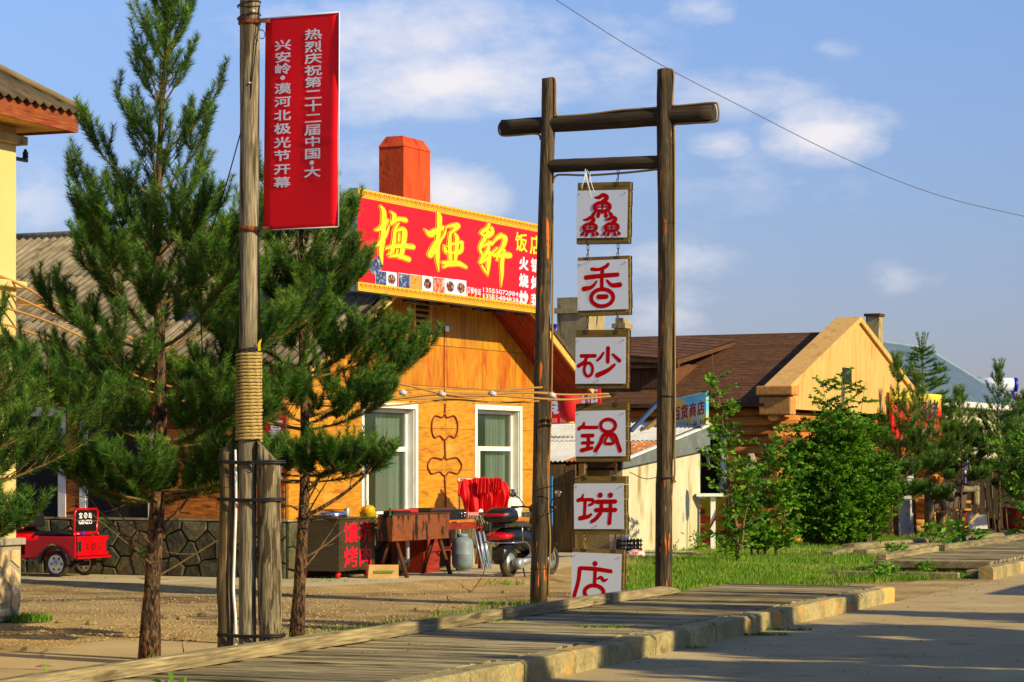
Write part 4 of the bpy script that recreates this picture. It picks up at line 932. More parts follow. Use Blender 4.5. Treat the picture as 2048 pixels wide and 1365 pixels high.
MB().box(-.44, -.40, ya, yb+.5, .5, .6).build('rail', M['fence'], bf); MB().box(-.44, -.40, ya, yb+.5, 1.3, 1.4).build('rail', M['fence'], bf)
o = MB().box(-.6, -.5, ya-.22, ya-.12, 0, 1.62).build('corner_post', M['fence'], bf)
bd = thing('blue_door', 'light blue panelled door glimpsed between the log post and the board screen', 'door', SH)
yd, _ = SH.xp(1106, 1000, -.52); MB().box(-.56, -.52, yd, yd+.75, .05, 1.40).build('door_leaf', M['blue'], bd)
for (za, zb) in ((.15, .6), (.72, 1.3)):
    MB().box(-.572, -.561, yd+.05, yd+.7, za, zb).build('door_panel', M['blue'], bd, bevel=.01)
MB().box(-.60, -.56, yd+.02, yd+.1, .64, .68).build('latch', M['black'], bd)
MB().box(.0, .02, .4, .46, 1.32, 1.37)
# ------------------------------------------------------------------ log building
lg = thing('log_building', 'long log building with brown shingle roof and tall yellow gable parapet', 'building', LG)
LL = 8.6; AX = 4.3; LRZ = 4.52; LEZ = 2.86; lsl = (LRZ-LEZ)/(AX+.35); WL2 = 10.5
def lz(x): return LRZ-abs(x-AX)*lsl
mb = MB(); mb.box(.15, LL-.15, .35, WL2, 0, 2.7); mb.prism([(.2, 2.7), (LL-.2, 2.7), (LL-.2, 3.0), (AX, LRZ-.15), (.2, 3.0)], lambda a, b, c: (a, c, b), .3, WL2); mb.build('wall_core', M['interior'], lg)
r = random.Random(8); nlog = 14; lr = .105
for i in range(nlog):                                   # side wall logs, with window gap at y 1.25..1.95
    z = .1+i*.2; rr = lr*r.uniform(.95, 1.1)
    segs = [(-.32 if i % 2 == 0 else -.05, 1.22), (2.0, WL2)] if 4 <= i <= 10 else [(-.32 if i % 2 == 0 else -.05, WL2)]
    for (a, b) in segs:
        mb = MB(); n = 12; mb.tube([(.1+r.uniform(-.008, .008), a+(b-a)*t/n, z+r.uniform(-.006, .006)) for t in range(n+1)], [rr*r.uniform(.94, 1.05) for _ in range(n+1)], 12); mb.build('log', M['logW'], lg)
for i in range(nlog):                                   # gable-side logs
    z = .0+i*.2; rr = lr*r.uniform(.95, 1.1)
    for (a, b) in ([(-.32 if i % 2 else -.05, 4.9), (6.0, LL+.3)] if i < 10 else [(-.32 if i % 2 else -.05, LL+.3)]):
        mb = MB(); n = 8; mb.tube([(a+(b-a)*t/n, .1, z+r.uniform(-.006, .006)) for t in range(n+1)], rr, 12); mb.build('log', M['logW'], lg)
# yellow gable wall and parapet
mb = MB(); Pg = lambda a, b, c: (a, c, b)
gv = [(-.05, 2.75), (LL+.05, 2.75), (LL+.05, 3.2), (AX+.25, 4.68), (AX-.25, 4.68), (-.05, 3.2)]
x0, z1 = LG.yp(1687, 735, -.25); x1, z0 = LG.yp(1705, 770, -.25)
mb.prism([(-.05, 2.75), (LL+.05, 2.75), (LL+.05, 3.2), (AX+.2, 4.72), (AX-.2, 4.72), (-.05, 3.2)], Pg, -.22, .28); mb.build('gable_wall', M['gable'], lg)
psl = (4.72-3.2)/(AX-.2+.05)
mb = MB()
for (xa, za, xb, zb) in ((-.35, 3.1, AX, 4.86), (LL+.35, 3.1, AX, 4.86)):
    mb.hexa([(xa, -.29, za-.02), (xb, -.29, zb-.10), (xb, .28, zb-.10), (xa, .28, za-.02)], [(xa, -.29, za+.12), (xb, -.29, zb+.02), (xb, .28, zb+.02), (xa, .28, za+.12)])
mb.build('parapet', M['gable'], lg)
o = MB(); o.box(-.42, .0, -.36, .44, 3.02, 3.22); o.box(-.34, .0, -.30, .40, 2.62, 3.0); o.build('parapet_block', M['logWx'], lg, bevel=.03)
MB().box(x0, x1, -.232, -.222, z0, z1).build('attic_window', M['interior'], lg)
# shingle roof: one course after another (slope towards the camera), as real lapped strips with tabs
ncourse = 30; run = AX+.35; mb_all = []
for c_ in range(ncourse):
    s0 = c_/ncourse; s1 = (c_+1.35)/ncourse; mb = MB(); y = .3-(c_ % 2)*.15; r = random.Random(c_)
    while y < WL2+.4:
        w_ = r.uniform(.26, .34); e = r.uniform(-.006, .006); lf = r.uniform(0, .006)
        a, b = s0+e, min(s1, 1.0); xa, xb = -.35+run*a, -.35+run*b; za, zb = LEZ+(LRZ-LEZ)*a, LEZ+(LRZ-LEZ)*b
        y2 = min(y+w_-.008, WL2+.4)
        mb.add([(xa, y, za+.02+lf*.6), (xa, y2, za+.02+lf*.6), (xb, y2, zb+.012), (xb, y, zb+.012), (xa, y, za+.005), (xa, y2, za+.005)], [(0, 3, 2, 1), (4, 0, 1, 5)], c_ % 2 if r.random() < .25 else 0); y += w_
    mb.build('shingle_course', [M['shingle'], M['shingleG']], lg, recalc=False)
mb = MB(); mb.hexa([(-.35, .28, LEZ-.06), (AX, .28, LRZ-.06), (AX, WL2+.4, LRZ-.06), (-.35, WL2+.4, LEZ-.06)], [(-.35, .28, LEZ), (AX, .28, LRZ), (AX, WL2+.4, LRZ), (-.35, WL2+.4, LEZ)]); mb.hexa([(AX, .28, LRZ-.06), (LL+.35, .28, LEZ-.06), (LL+.35, WL2+.4, LEZ-.06), (AX, WL2+.4, LRZ-.06)], [(AX, .28, LRZ), (LL+.35, .28, LEZ), (LL+.35, WL2+.4, LEZ), (AX, WL2+.4, LRZ)])
mb.build('roof_deck', M['shingleG'], lg)
mb = MB(); mb.hexa([(AX-.1, .3, LRZ-.03), (AX+.1, .3, LRZ-.03), (AX+.1, WL2+.4, LRZ-.03), (AX-.1, WL2+.4, LRZ-.03)], [(AX-.03, .3, LRZ+.035), (AX+.03, .3, LRZ+.035), (AX+.03, WL2+.4, LRZ+.035), (AX-.03, WL2+.4, LRZ+.035)]); mb.build('ridge_cap', M['shingleG'], lg)
# dormer
d0 = LG.xp(1366, 720, .6)[0]; d1 = LG.xp(1252, 720, .6)[0]; zt1 = 4.38
dm = MB(); dm.box(.55, 2.6, d0+.28, d1-.1, 2.95, 3.78); dormer = dm.build('dormer', M['shingleG'], lg)
mb = MB(); mb.hexa([(.28, d0, 3.72), (3.9, d0, 4.30), (3.9, d1+.3, 4.44), (.28, d1+.3, 3.86)], [(.28, d0, 3.82), (3.9, d0, 4.38), (3.9, d1+.3, 4.52), (.28, d1+.3, 3.96)]); mb.build('dormer_roof', M['shingleG'], dormer)
for i in range(8):
    s0, s1 = i/8, min(1, (i+1.25)/8); mb = MB(); xa, xb = .27+3.6*s0, .27+3.6*s1; y = d0-.01+(.0 if i % 2 else -.12); 
    while y < d1+.3:
        y2 = min(y+.26, d1+.31); ya_ = max(y, d0-.01)
        zz_ = lambda x, yy: 3.83+(x-.28)*.157+(yy-d0)/(d1+.3-d0)*.14
        mb.add([(xa, ya_, zz_(xa, ya_)+.022), (xa, y2, zz_(xa, y2)+.022), (xb, y2, zz_(xb, y2)+.006), (xb, ya_, zz_(xb, ya_)+.006), (xa, ya_, zz_(xa, ya_)), (xa, y2, zz_(xa, y2))], [(0, 3, 2, 1), (4, 0, 1, 5)], 1 if (i*7+int(y*9)) % 3 == 0 else 0); y += .27
    mb.build('shingle_course', [M['shingle'], M['shingleG']], dormer, recalc=False)
MB().box(.30, .40, d0-.01, d1+.2, 3.66, 3.74).build('dormer_fascia', M['rustD'], dormer)
for i in range(3):
    for j in range(5):
        MB().box(.535+.004*(j % 2), .549, d0+.3+j*.22, d0+.3+j*.22+.205, 3.02+i*.22, 3.02+i*.22+.20).build('shingle', M['shingleG'], dormer)
# window in the log wall
P3 = lambda a, b, c: (.1-c, a, b)
window(lg, P3, 1.24, 1.98, .88, 2.27, deep=-.02, trim=.085, transom=.98, mull=.06, gl='windark', curt=False, out=.14)
# chimneys of the log building
def chimney(par, px0, px1, pyt, pyb, xl, lat, name='chimney', cap=.12, mat='chimG'):
    ya, zt = LG.xp(px1, pyt, xl); yb, _ = LG.xp(px0, pyt, xl); zb = LG.xp(px0, pyb, xl)[1]-.4
    MB().box(xl, xl+lat, ya, yb, zb, zt-.0).build(name, M[mat], par)
    MB().box(xl-.05, xl+lat+.05, ya-.05, yb+.05, zt-.36, zt-.24).build('chimney_band', M[mat], par)
    return (ya, yb, zt)
chimney(lg, 1114, 1177, 594, 700, 2.9, .9); 
ya, zt = LG.xp(1248, 636, 4.4); yb, _ = LG.xp(1229, 636, 4.4)
c2 = MB(); c2.box(4.4, 4.75, ya, yb, 3.9, zt-.12); c2.box(4.35, 4.8, ya-.05, yb+.05, zt-.24, zt-.13); c2.box(4.4, 4.75, ya+.02, yb-.02, zt-.118, zt); c2.build('chimney', M['chimG'], lg)
# ------------------------------------------------------------------ far house with blue-grey metal roof
FB = Fr((12.6, 76), 64.0)
fb = thing('metal_roofed_house', 'far cream house with blue grey ribbed metal hip roof and solar heater', 'building', FB)
def fpt(px, py, Y): v = D(px, py, Y); x, y = FB.loc(v.x, v.y); return Vector((x, y, v.z))
MB().box(.3, 9.9, .3, 4.7, 0, 3.55).build('wall', M['cream'], fb)
Rg0, Rg1 = Vector((2.2, 2.4, 5.5)), Vector((7.9, 2.4, 5.5)); ez = 3.6
eav = [Vector((-.2, -.2, ez)), Vector((10.2, -.2, ez)), Vector((10.2, 5.0, ez)), Vector((-.2, 5.0, ez))]
def slope(name, A, B, T1, T0, nrib):
    mb = MB(); mb.add([A, B, T1, T0], [(0, 1, 2, 3)]) if (T1-T0).length > .01 else mb.add([A, B, T1], [(0, 1, 2)])
    o = mb.build(name, M['blueroof'], fb); d = (B-A).normalized(); nn = (B-A).cross(T0-A).normalized()
    if nn.z < 0: nn = -nn
    up = (((T0+T1)/2-(A+B)/2)-d*(((T0+T1)/2-(A+B)/2).dot(d))); L_ = (B-A).length; rb = MB()
    for i in range(1, nrib):
        s = L_*i/nrib; p = A+d*s
        # intersect with hips
        a_ = (T0-A).dot(d); b_ = L_-(T1-A).dot(d); t = min(1, s/max(a_, .01), (L_-s)/max(b_, .01))
        rb.beam(p+nn*.015, p+up*t+nn*.015, .05, .05, up=nn)
    rb.build('roof_ribs', M['blueroof'], fb, kind='stuff'); return o
slope('roof_slope', eav[0], eav[1], Rg1, Rg0, 34); slope('roof_slope', eav[3], eav[0], Rg0, Rg0, 18); slope('roof_slope', eav[1], eav[2], Rg1, Rg1, 8); slope('roof_slope', eav[2], eav[3], Rg0, Rg1, 8)
mb = MB(); mb.tube([eav[0]+Vector((0, 0, .03)), Rg0+Vector((0, 0, .04)), Rg1+Vector((0, 0, .04)), eav[1]+Vector((0, 0, .03))], .06, 6); mb.build('ridge_cap', M['blueroof'], fb)
mb = MB()
for i in range(63): mb.box(-.2+i*.163, -.2+i*.163+.12, -.215, -.205, ez-.16-(i % 2)*.03, ez)
mb.build('scalloped_trim', M['white'], fb, kind='stuff')
P4 = lambda a, b, c: (a, .3-c, b)
for (a) in (2.2, 6.6): window(fb, P4, a, a+1.2, 1.3, 2.7, deep=.1, curt=False, gl='winG')
a_, z_ = FB.yp(1750, 634, 2.4); MB().box(a_-.25, a_+.2, 2.2, 2.62, 4.2, z_).build('chimney', M['chimG'], fb)
MB().box(a_-.3, a_+.25, 2.15, 2.67, z_+.005, z_+.09).build('chimney_cap', M['rustD'], fb)
def solar(par_fr, v0, v1, r, endcol, label, grp=None):
    t = thing('solar_water_heater', label, 'solar heater')
    d = (v1-v0).normalized(); mb = MB(); mb.tube([v0, v1], r, 16); mb.build('tank', M['sheet'], t)
    mb = MB(); mb.tube([v1, v1+d*.12], r*1.04, 16); mb.build('end_cap', M['blueD'], t)
    mb = MB(); mb.tube([v0-d*.12, v0], r*1.04, 16); mb.build('end_cap', M['blueD'], t)
    for i in range(9):
        p = v0.lerp(v1, (i+.5)/9); mb = MB(); mb.tube([p+Vector((0, 0, -r*.8)), p+Vector((.35, -.5, -1.3))], .035, 6); mb.build('glass_tube', M['blueD'], t)
    mb = MB(); mb.beam(v1+Vector((0, 0, -r)), v1+Vector((.2, .2, -1.5)), .05, .05); mb.beam(v0+Vector((0, 0, -r)), v0+Vector((.2, .2, -1.5)), .05, .05); mb.build('stand', M['blueD'], t)
solar(FB, D(1945, 768, 88), D(2027, 770, 88), .24, 0, 'white tank solar water heater with blue ends beyond the far metal roof')
solar(LG, D(1060, 664, 66), D(1106, 664, 66), .2, 0, 'white and blue solar heater peeping out behind the large grey chimney')
# brown roof at the far right edge
MB().box(0, 6, 0, 4, 0, 3.4).build('x', M['cream'])
bpy.data.objects.remove(bpy.data.objects['x'])
fr2 = Fr(((2030-CX)*95/FPX, 95), 64); h2 = thing('distant_house', 'distant house with a low brown roof at the right edge', 'building', fr2)
MB().box(0, 9, .2, 6, 0, 3.6).build('wall', M['cream'], h2)
MB().hexa([(-.4, -.2, 3.6), (9.4, -.2, 3.6), (9.4, 6.4, 3.6), (-.4, 6.4, 3.6)], [(.8, 2.8, 4.7), (8, 2.8, 4.7), (8, 3.2, 4.7), (.8, 3.2, 4.7)]).build('roof', M['shingleG'], h2)
# signs beyond the shed
def flat_sign(name, label, corners, th, mat, texts, extra=None, em=False):
    """corners TL,TR,BR,BL in world; texts (string,u0,v0,u1,v1,mat index,bold); v down"""
    TL, TR, BR, BL = corners; nrm = (TR-TL).cross(BL-TL).normalized()
    if nrm.y > 0: nrm = -nrm
    t = thing(name, label, 'sign', xy=(TL.x, TL.y), z=0); o0 = Vector(t.location)
    def Pq(a, b, c):
        top = TL.lerp(TR, a); bot = BL.lerp(BR, a); return tuple(top.lerp(bot, b)+nrm*c-o0)
    mb = MB(); mb.prism([(0, 0), (1, 0), (1, 1), (0, 1)], Pq, -th, 0); mb.build('panel', mat, t)
    mb = MB()
    for (s, u0, v0, u1, v1, mi, bold) in texts:
        v, f = glyph(s, bold); n = len(s)
        if all(ord(c_) < 256 for c_ in s): xs_ = [p[0] for p in v]; x0_, x1_ = min(xs_), max(xs_)
        else: x0_, x1_ = 0, n
        for q_, (dx, dy) in enumerate(BOLD): mb.add([Pq(u0+(x+dx*bold-x0_)/(x1_-x0_)*(u1-u0), v1+(v0-v1)*(y+dy*bold+.12), .004+q_*.0004) for x, y in v], f, mi)
    mb.build('lettering', extra, t); return t, Pq
t, Pq = flat_sign('red_shop_sign', 'red shop sign with white characters above the pale corrugated roof', [D(1090, 775, 47.0), D(1199, 777, 46.6), D(1201, 846, 46.6), D(1090, 849, 47.0)], .08, M['boardred'],
          [('装', .10, .22, .42, .74, 0, .04), ('饰', .62, -.05, .98, .5, 0, .03)], [M['sheet']])
for i, u in enumerate((.1, .27, .44, .6)):
    MB().prism([(u, .84), (u+.12, .84), (u+.12, .97), (u, .97)], Pq, .002, .005).build('printed_picture', plain('print_pink', C(250, 120, 110), .5), t)
lv = D(1140, 812, 45.4); lantern(lv.x, lv.y, lv.z, .22, .58, 'long red lantern hanging in front of the red shop sign')
M['lake'] = pm('painted_lake_scene', [C(40, 150, 200), C(90, 190, 214), C(206, 196, 120)], sc=(1.6, 1.6, 3.0), rough=.5, spots=[(C(214, 180, 80), (1.1, 1.1, 2.2), .54, .06)])
Yb = 48.5
t, Pq = flat_sign('blue_shop_sign', 'light blue painted shop sign with red characters tilted above the shed roof', [D(1318, 808, Yb), D(1412, 786, Yb-1.6), D(1412, 846, Yb-1.6), D(1318, 866, Yb)], .06, M['lake'],
          [(s, .14+i*.17, .22, .29+i*.17, .72, 0, .03) for i, s in enumerate('广百货商店')], [M['redL']])
mb = MB()
for (a, b, c_, d_) in ((-.01, 1.01, -.05, .0), (-.01, 1.01, 1.0, 1.05)): mb.prism([(a, c_), (b, c_), (b, d_), (a, d_)], Pq, -.085, .01)
mb.build('frame', M['zinc'], t)
mb = MB()
for u in (.1, .85): a_ = Vector(Pq(u, .9, -.07)); mb.beam(a_, a_+Vector((.2, .8, -.9)), .05, .05)
mb.build('bracket', M['zinc'], t)
so = Vector(t.location); r = random.Random(5); mb = MB()
for i in range(26): u = r.uniform(.02, .98); mb.prism([(u, 1), (u+.02, 1), (u+.01, r.uniform(.8, .93))], Pq, .002, .004)
mb.build('painted_reeds', plain('print_dark_blue', C(20, 50, 90), .6), t)
# struts seen between the signs
for (a, b, Y_, m_, lb) in (((1262, 862), (1322, 800), 46.5, 'blue', 'blue metal strut slanting up behind the right gate post'), ((1262, 880), (1322, 835), 47, 'fence', 'grey wooden strut slanting up behind the right gate post')):
    mb = MB(); mb.beam(D(a[0], a[1], Y_), D(b[0], b[1], Y_+.5), .07, .07); o = mb.build('strut', M[m_] if m_ != 'blue' else plain('slate_blue_paint', C(40, 62, 96), .5)); tag(o, lb, 'strut')
# tall coloured sign behind the saplings
a0, zt_ = LG.yp(1783, 795, -.35); a1, _ = LG.yp(1882, 797, -.35); _, zb_ = LG.yp(1882, 880, -.35)
tr = thing('tall_roadside_sign', 'red and yellow shaded sign with black brush characters behind the pine saplings', 'sign', LG)
zt_ = 3.3; zb_ = 2.2
m = bpy.data.materials.new('printed_gradient'); m.use_nodes = True; nt = m.node_tree; b = nt.nodes['Principled BSDF']; tcx = nt.nodes.new('ShaderNodeTexCoord'); sx = nt.nodes.new('ShaderNodeSeparateXYZ'); mr_ = nt.nodes.new('ShaderNodeMapRange'); cr = nt.nodes.new('ShaderNodeValToRGB')
nt.links.new(tcx.outputs['Object'], sx.inputs[0]); nt.links.new(sx.outputs[2], mr_.inputs[0]); mr_.inputs[1].default_value = zb_; mr_.inputs[2].default_value = zt_; nt.links.new(mr_.outputs[0], cr.inputs[0])
cr.color_ramp.elements[0].position = .62; cr.color_ramp.elements[0].color = C(220, 10, 20); cr.color_ramp.elements[1].position = 1.0; cr.color_ramp.elements[1].color = C(236, 226, 60); nt.links.new(cr.outputs[0], b.inputs['Base Color']); b.inputs['Roughness'].default_value = .5
MB().box(a0, a1, -.36, -.30, zb_, zt_).build('panel', m, tr)
mb = MB(); Pt = lambda a, b, c: (a, -.361-c, b)
for i, s in enumerate('烧烤'): w_ = (a1-a0)/4.3; put_text(mb, s, Pt, a0+.1+(i+2)*w_, zt_-.72, w_*.92, .6, .002, 0, .03)
put_text(mb, '45702980', Pt, a0+(a1-a0)*.45, zb_+.08, (a1-a0)*.48, .17, .004, 1, .02, em=False)
mb.build('lettering', [M['black'], M['sheet']], tr)
MB().box(a0+.2, a0+.26, -.29, -.24, 0, zb_).build('post', M['zinc'], tr); MB().box(a1-.3, a1-.24, -.29, -.24, 0, zb_).build('post', M['zinc'], tr)

# ------------------------------------------------------------------ log gateway with hanging signs
gt = thing('log_gateway', 'tall dark log gateway frame carrying the column of white hanging signs', 'gateway', TO)
def logpost(par, name, pts, rads, mat, seed, n=14):
    mb = MB(); k = 26; P_ = catmull(pts, max(2, k//(len(pts)-1))); R_ = [rads[0]+(rads[-1]-rads[0])*i/(len(P_)-1) for i in range(len(P_))]
    rr = random.Random(seed); R_ = [q*(1+.045*mnoise.noise(Vector((i*.5, seed, 0)))) for i, q in enumerate(R_)]
    mb.tube(P_, R_, n, rough=.07, seed=seed); return mb.build(name, M[mat], par)
def tp(px, py, y=0): x, z = TO.yp(px, py, y); return (x, y, z)
logpost(gt, 'post', [tp(1077, 1215), tp(1081, 1000), tp(1084, 800), tp(1086, 600), tp(1092, 400), tp(1096, 260), tp(1097, 158)], [.098, .076], 'logD', 3)
logpost(gt, 'post', [tp(1327, 1222), tp(1328, 1000), tp(1330, 900), tp(1333, 600), tp(1332, 400), tp(1330, 250), tp(1331, 140)], [.096, .094], 'logD', 8)
def xlog(par, name, a, b, r0, r1, y, seed):
    mb = MB(); A = Vector(tp(*a, y)); B = Vector(tp(*b, y)); k = 16; mb.tube([A.lerp(B, i/k) for i in range(k+1)], [r0+(r1-r0)*i/k for i in range(k+1)], 14, rough=.06, seed=seed); return mb.build(name, M['logDx'], par)
xlog(gt, 'crossbeam', (1005, 256), (1428, 227), .092, .106, .03, 4)
xlog(gt, 'lower_beam', (1090, 333), (1330, 324), .076, .074, .0, 6)
# tube light run around the outline
mb = MB()
def tl(pts, y=-.0, r=.012): mb.tube(catmull([tp(px, py, y) for px, py in pts], 5), r, 6)
tl([(1097, 157), (1108, 157), (1111, 168), (1111, 215), (1114, 232), (1122, 233), (1180, 229), (1240, 221), (1300, 217), (1316, 215)], -.03)
tl([(1318, 160), (1316, 145), (1322, 139), (1340, 139), (1347, 146), (1346, 180), (1344, 205), (1348, 212), (1380, 210), (1426, 206), (1436, 212), (1437, 238), (1428, 244), (1400, 246), (1352, 249), (1348, 258), (1349, 300), (1349, 600), (1350, 780), (1349, 900), (1348, 960), (1332, 990), (1330, 1100), (1330, 1200)], -.02)
tl([(1000, 246), (997, 258), (1003, 271), (1030, 271), (1065, 268), (1078, 270), (1081, 280)], .0)
tl([(1106, 270), (1106, 330), (1105, 600), (1103, 780), (1099, 900), (1096, 1000), (1100, 1080), (1096, 1190)], -.0)
tl([(1106, 365), (1112, 352), (1130, 350), (1180, 351), (1250, 346), (1300, 341), (1313, 340), (1317, 350), (1318, 600)], -.02)
mb.build('tube_light', M['ropeL'], gt)
mb = MB()
for (px, py) in ((1333, 965), (1333, 790)): 
    c = Vector(tp(px, py)); mb.tube([(c.x+.105*math.cos(a*PI/8), .105*math.sin(a*PI/8), c.z+.004*a*(1 if py > 900 else -.3)) for a in range(16)], .006, 4, closed=True)
c = Vector(tp(1082, 903)); mb.tube([(c.x+.088*math.cos(a*PI/8), .088*math.sin(a*PI/8), c.z) for a in range(16)], .007, 4, closed=True)
c = Vector(tp(1078, 1138)); mb.tube([(c.x+.098*math.cos(a*PI/8), .098*math.sin(a*PI/8), c.z) for a in range(16)], .006, 4, closed=True)
mb.build('binding_wire', M['cableB'], gt)

# sign characters: strokes in enlarged-crop units, panel rectangle of each
def H(panel, strokes, rings): return panel, strokes, rings
SG = [
 H((662, 898, 1010, 1210), [], []),
 H((253, 148, 593, 470), [([(352, 205), (400, 208), (445, 192), (462, 176)], [24, 22, 26, 20]), ([(424, 205), (418, 262), (418, 330)], [26, 26, 26]), ([(312, 257), (420, 250), (524, 246)], [30, 30, 28]),
    ([(384, 284), (350, 320), (298, 330)], [14, 24, 32]), ([(452, 280), (485, 312), (538, 312)], [14, 26, 34]), ([(397, 385), (447, 385)], [32, 32])], [(420, 391, 74, 55, 26)]),
 H((243, 673, 588, 978), [([(284, 795), (378, 795)], [26, 26]), ([(322, 800), (306, 835), (266, 860)], [22, 26, 28]), ([(467, 745), (466, 835)], [28, 26]), ([(436, 775), (416, 805), (396, 824)], [16, 20, 18]), ([(500, 786), (522, 806), (546, 828)], [16, 22, 26]), ([(512, 855), (468, 890), (398, 922)], [20, 28, 34])], [(334, 885, 29, 44, 20)]),
 H((217, 130, 528, 410), [([(272, 205), (266, 222), (240, 240)], [16, 22, 24]), ([(268, 232), (352, 233)], [22, 22]), ([(262, 283), (326, 282)], [24, 24]), ([(298, 282), (300, 330), (290, 365)], [22, 22, 22]), ([(262, 327), (326, 326)], [20, 20]), ([(258, 372), (320, 358)], [26, 22]),
    ([(428, 264), (392, 284), (372, 330), (344, 374)], [20, 24, 24, 26]), ([(424, 264), (462, 284), (482, 335), (496, 377)], [20, 24, 24, 24]), ([(426, 272), (402, 318), (408, 332), (450, 332), (454, 316), (430, 276)], [16, 16, 18, 18, 16, 16])], [(422, 222, 46, 38, 21)]),
 H((213, 583, 520, 862), [([(271, 652), (262, 675), (240, 687)], [12, 20, 24]), ([(243, 684), (325, 684), (330, 704), (308, 716)], [20, 22, 20, 16]), ([(283, 690), (280, 750), (276, 790)], [22, 20, 20]), ([(252, 796), (300, 786), (320, 772)], [28, 24, 16]), ([(355, 696), (468, 694)], [26, 26]), ([(350, 746), (468, 745)], [26, 26]),
    ([(384, 700), (380, 755), (352, 796), (324, 816)], [22, 24, 24, 22]), ([(440, 700), (438, 760), (432, 826)], [22, 22, 24])], [(377, 655, .1, .1, 32), (440, 655, .1, .1, 32)]),
 H((195, 1010, 502, 1290), [([(250, 1094), (340, 1096), (438, 1105)], [24, 26, 24]), ([(246, 1096), (238, 1165), (214, 1248)], [26, 24, 24]), ([(342, 1102), (340, 1150), (340, 1186)], [22, 22, 22]), ([(356, 1148), (378, 1140), (396, 1156), (418, 1148)], [12, 20, 20, 10])], [(340, 1067, .1, .1, 32), (338, 1222, 59, 38, 24)]),
]
def fish(cx, cy, s):
    st = [([(cx-50*s, cy-62*s), (cx-22*s, cy-64*s), (cx+2*s, cy-78*s), (cx+28*s, cy-66*s), (cx+26*s, cy-50*s), (cx+6*s, cy-38*s), (cx, cy-24*s)], [14*s, 27*s, 28*s, 31*s, 29*s, 27*s, 20*s]),
          ([(cx, cy-24*s), (cx, cy+30*s)], [13*s, 13*s]), ([(cx-50*s, cy), (cx+50*s, cy)], [10*s, 10*s])]
    for dx, dy, tx in ((-62, 52, -48), (-27, 58, -24), (27, 58, 24), (62, 52, 48)): st.append(([(cx+tx*s, cy+32*s), (cx+dx*s, cy+dy*s)], [12*s, 29*s]))
    return st, [(cx, cy, 54*s, 29*s, 25*s)]
fs_, fr_ = [], []
for (cx_, cy_, s_) in ((838, 1008, 1), (757, 1142, .84), (906, 1142, .84)): a, b = fish(cx_, cy_, s_); fs_ += a; fr_ += b
SG[0] = H((662, 898, 1010, 1210), fs_, fr_)
BD = [((1154, 367, 1254, 486), (1154, 383, 1256, 474)), ((1154, 515, 1252, 630), (1154, 522, 1255, 619)), ((1151, 661, 1250, 777), (1151, 676, 1252, 767)),
      ((1150, 807, 1249, 924), (1150, 822, 1250, 913)), ((1147, 953, 1245, 1070), (1147, 967, 1247, 1059)), ((1144, 1098, 1241, 1222), (1144, 1106, 1243, 1212))]
NAMES = ['topmost hanging sign, three red fish shaped characters on white', 'second hanging sign, red fragrant character with ring at its foot', 'third hanging sign, red sand character with oval at lower left',
         'fourth hanging sign, red pot character with large ring at top', 'fifth hanging sign, red pancake character with two dots', 'lowest hanging sign, red shop character, its foot behind the timber rail']
link_me = None
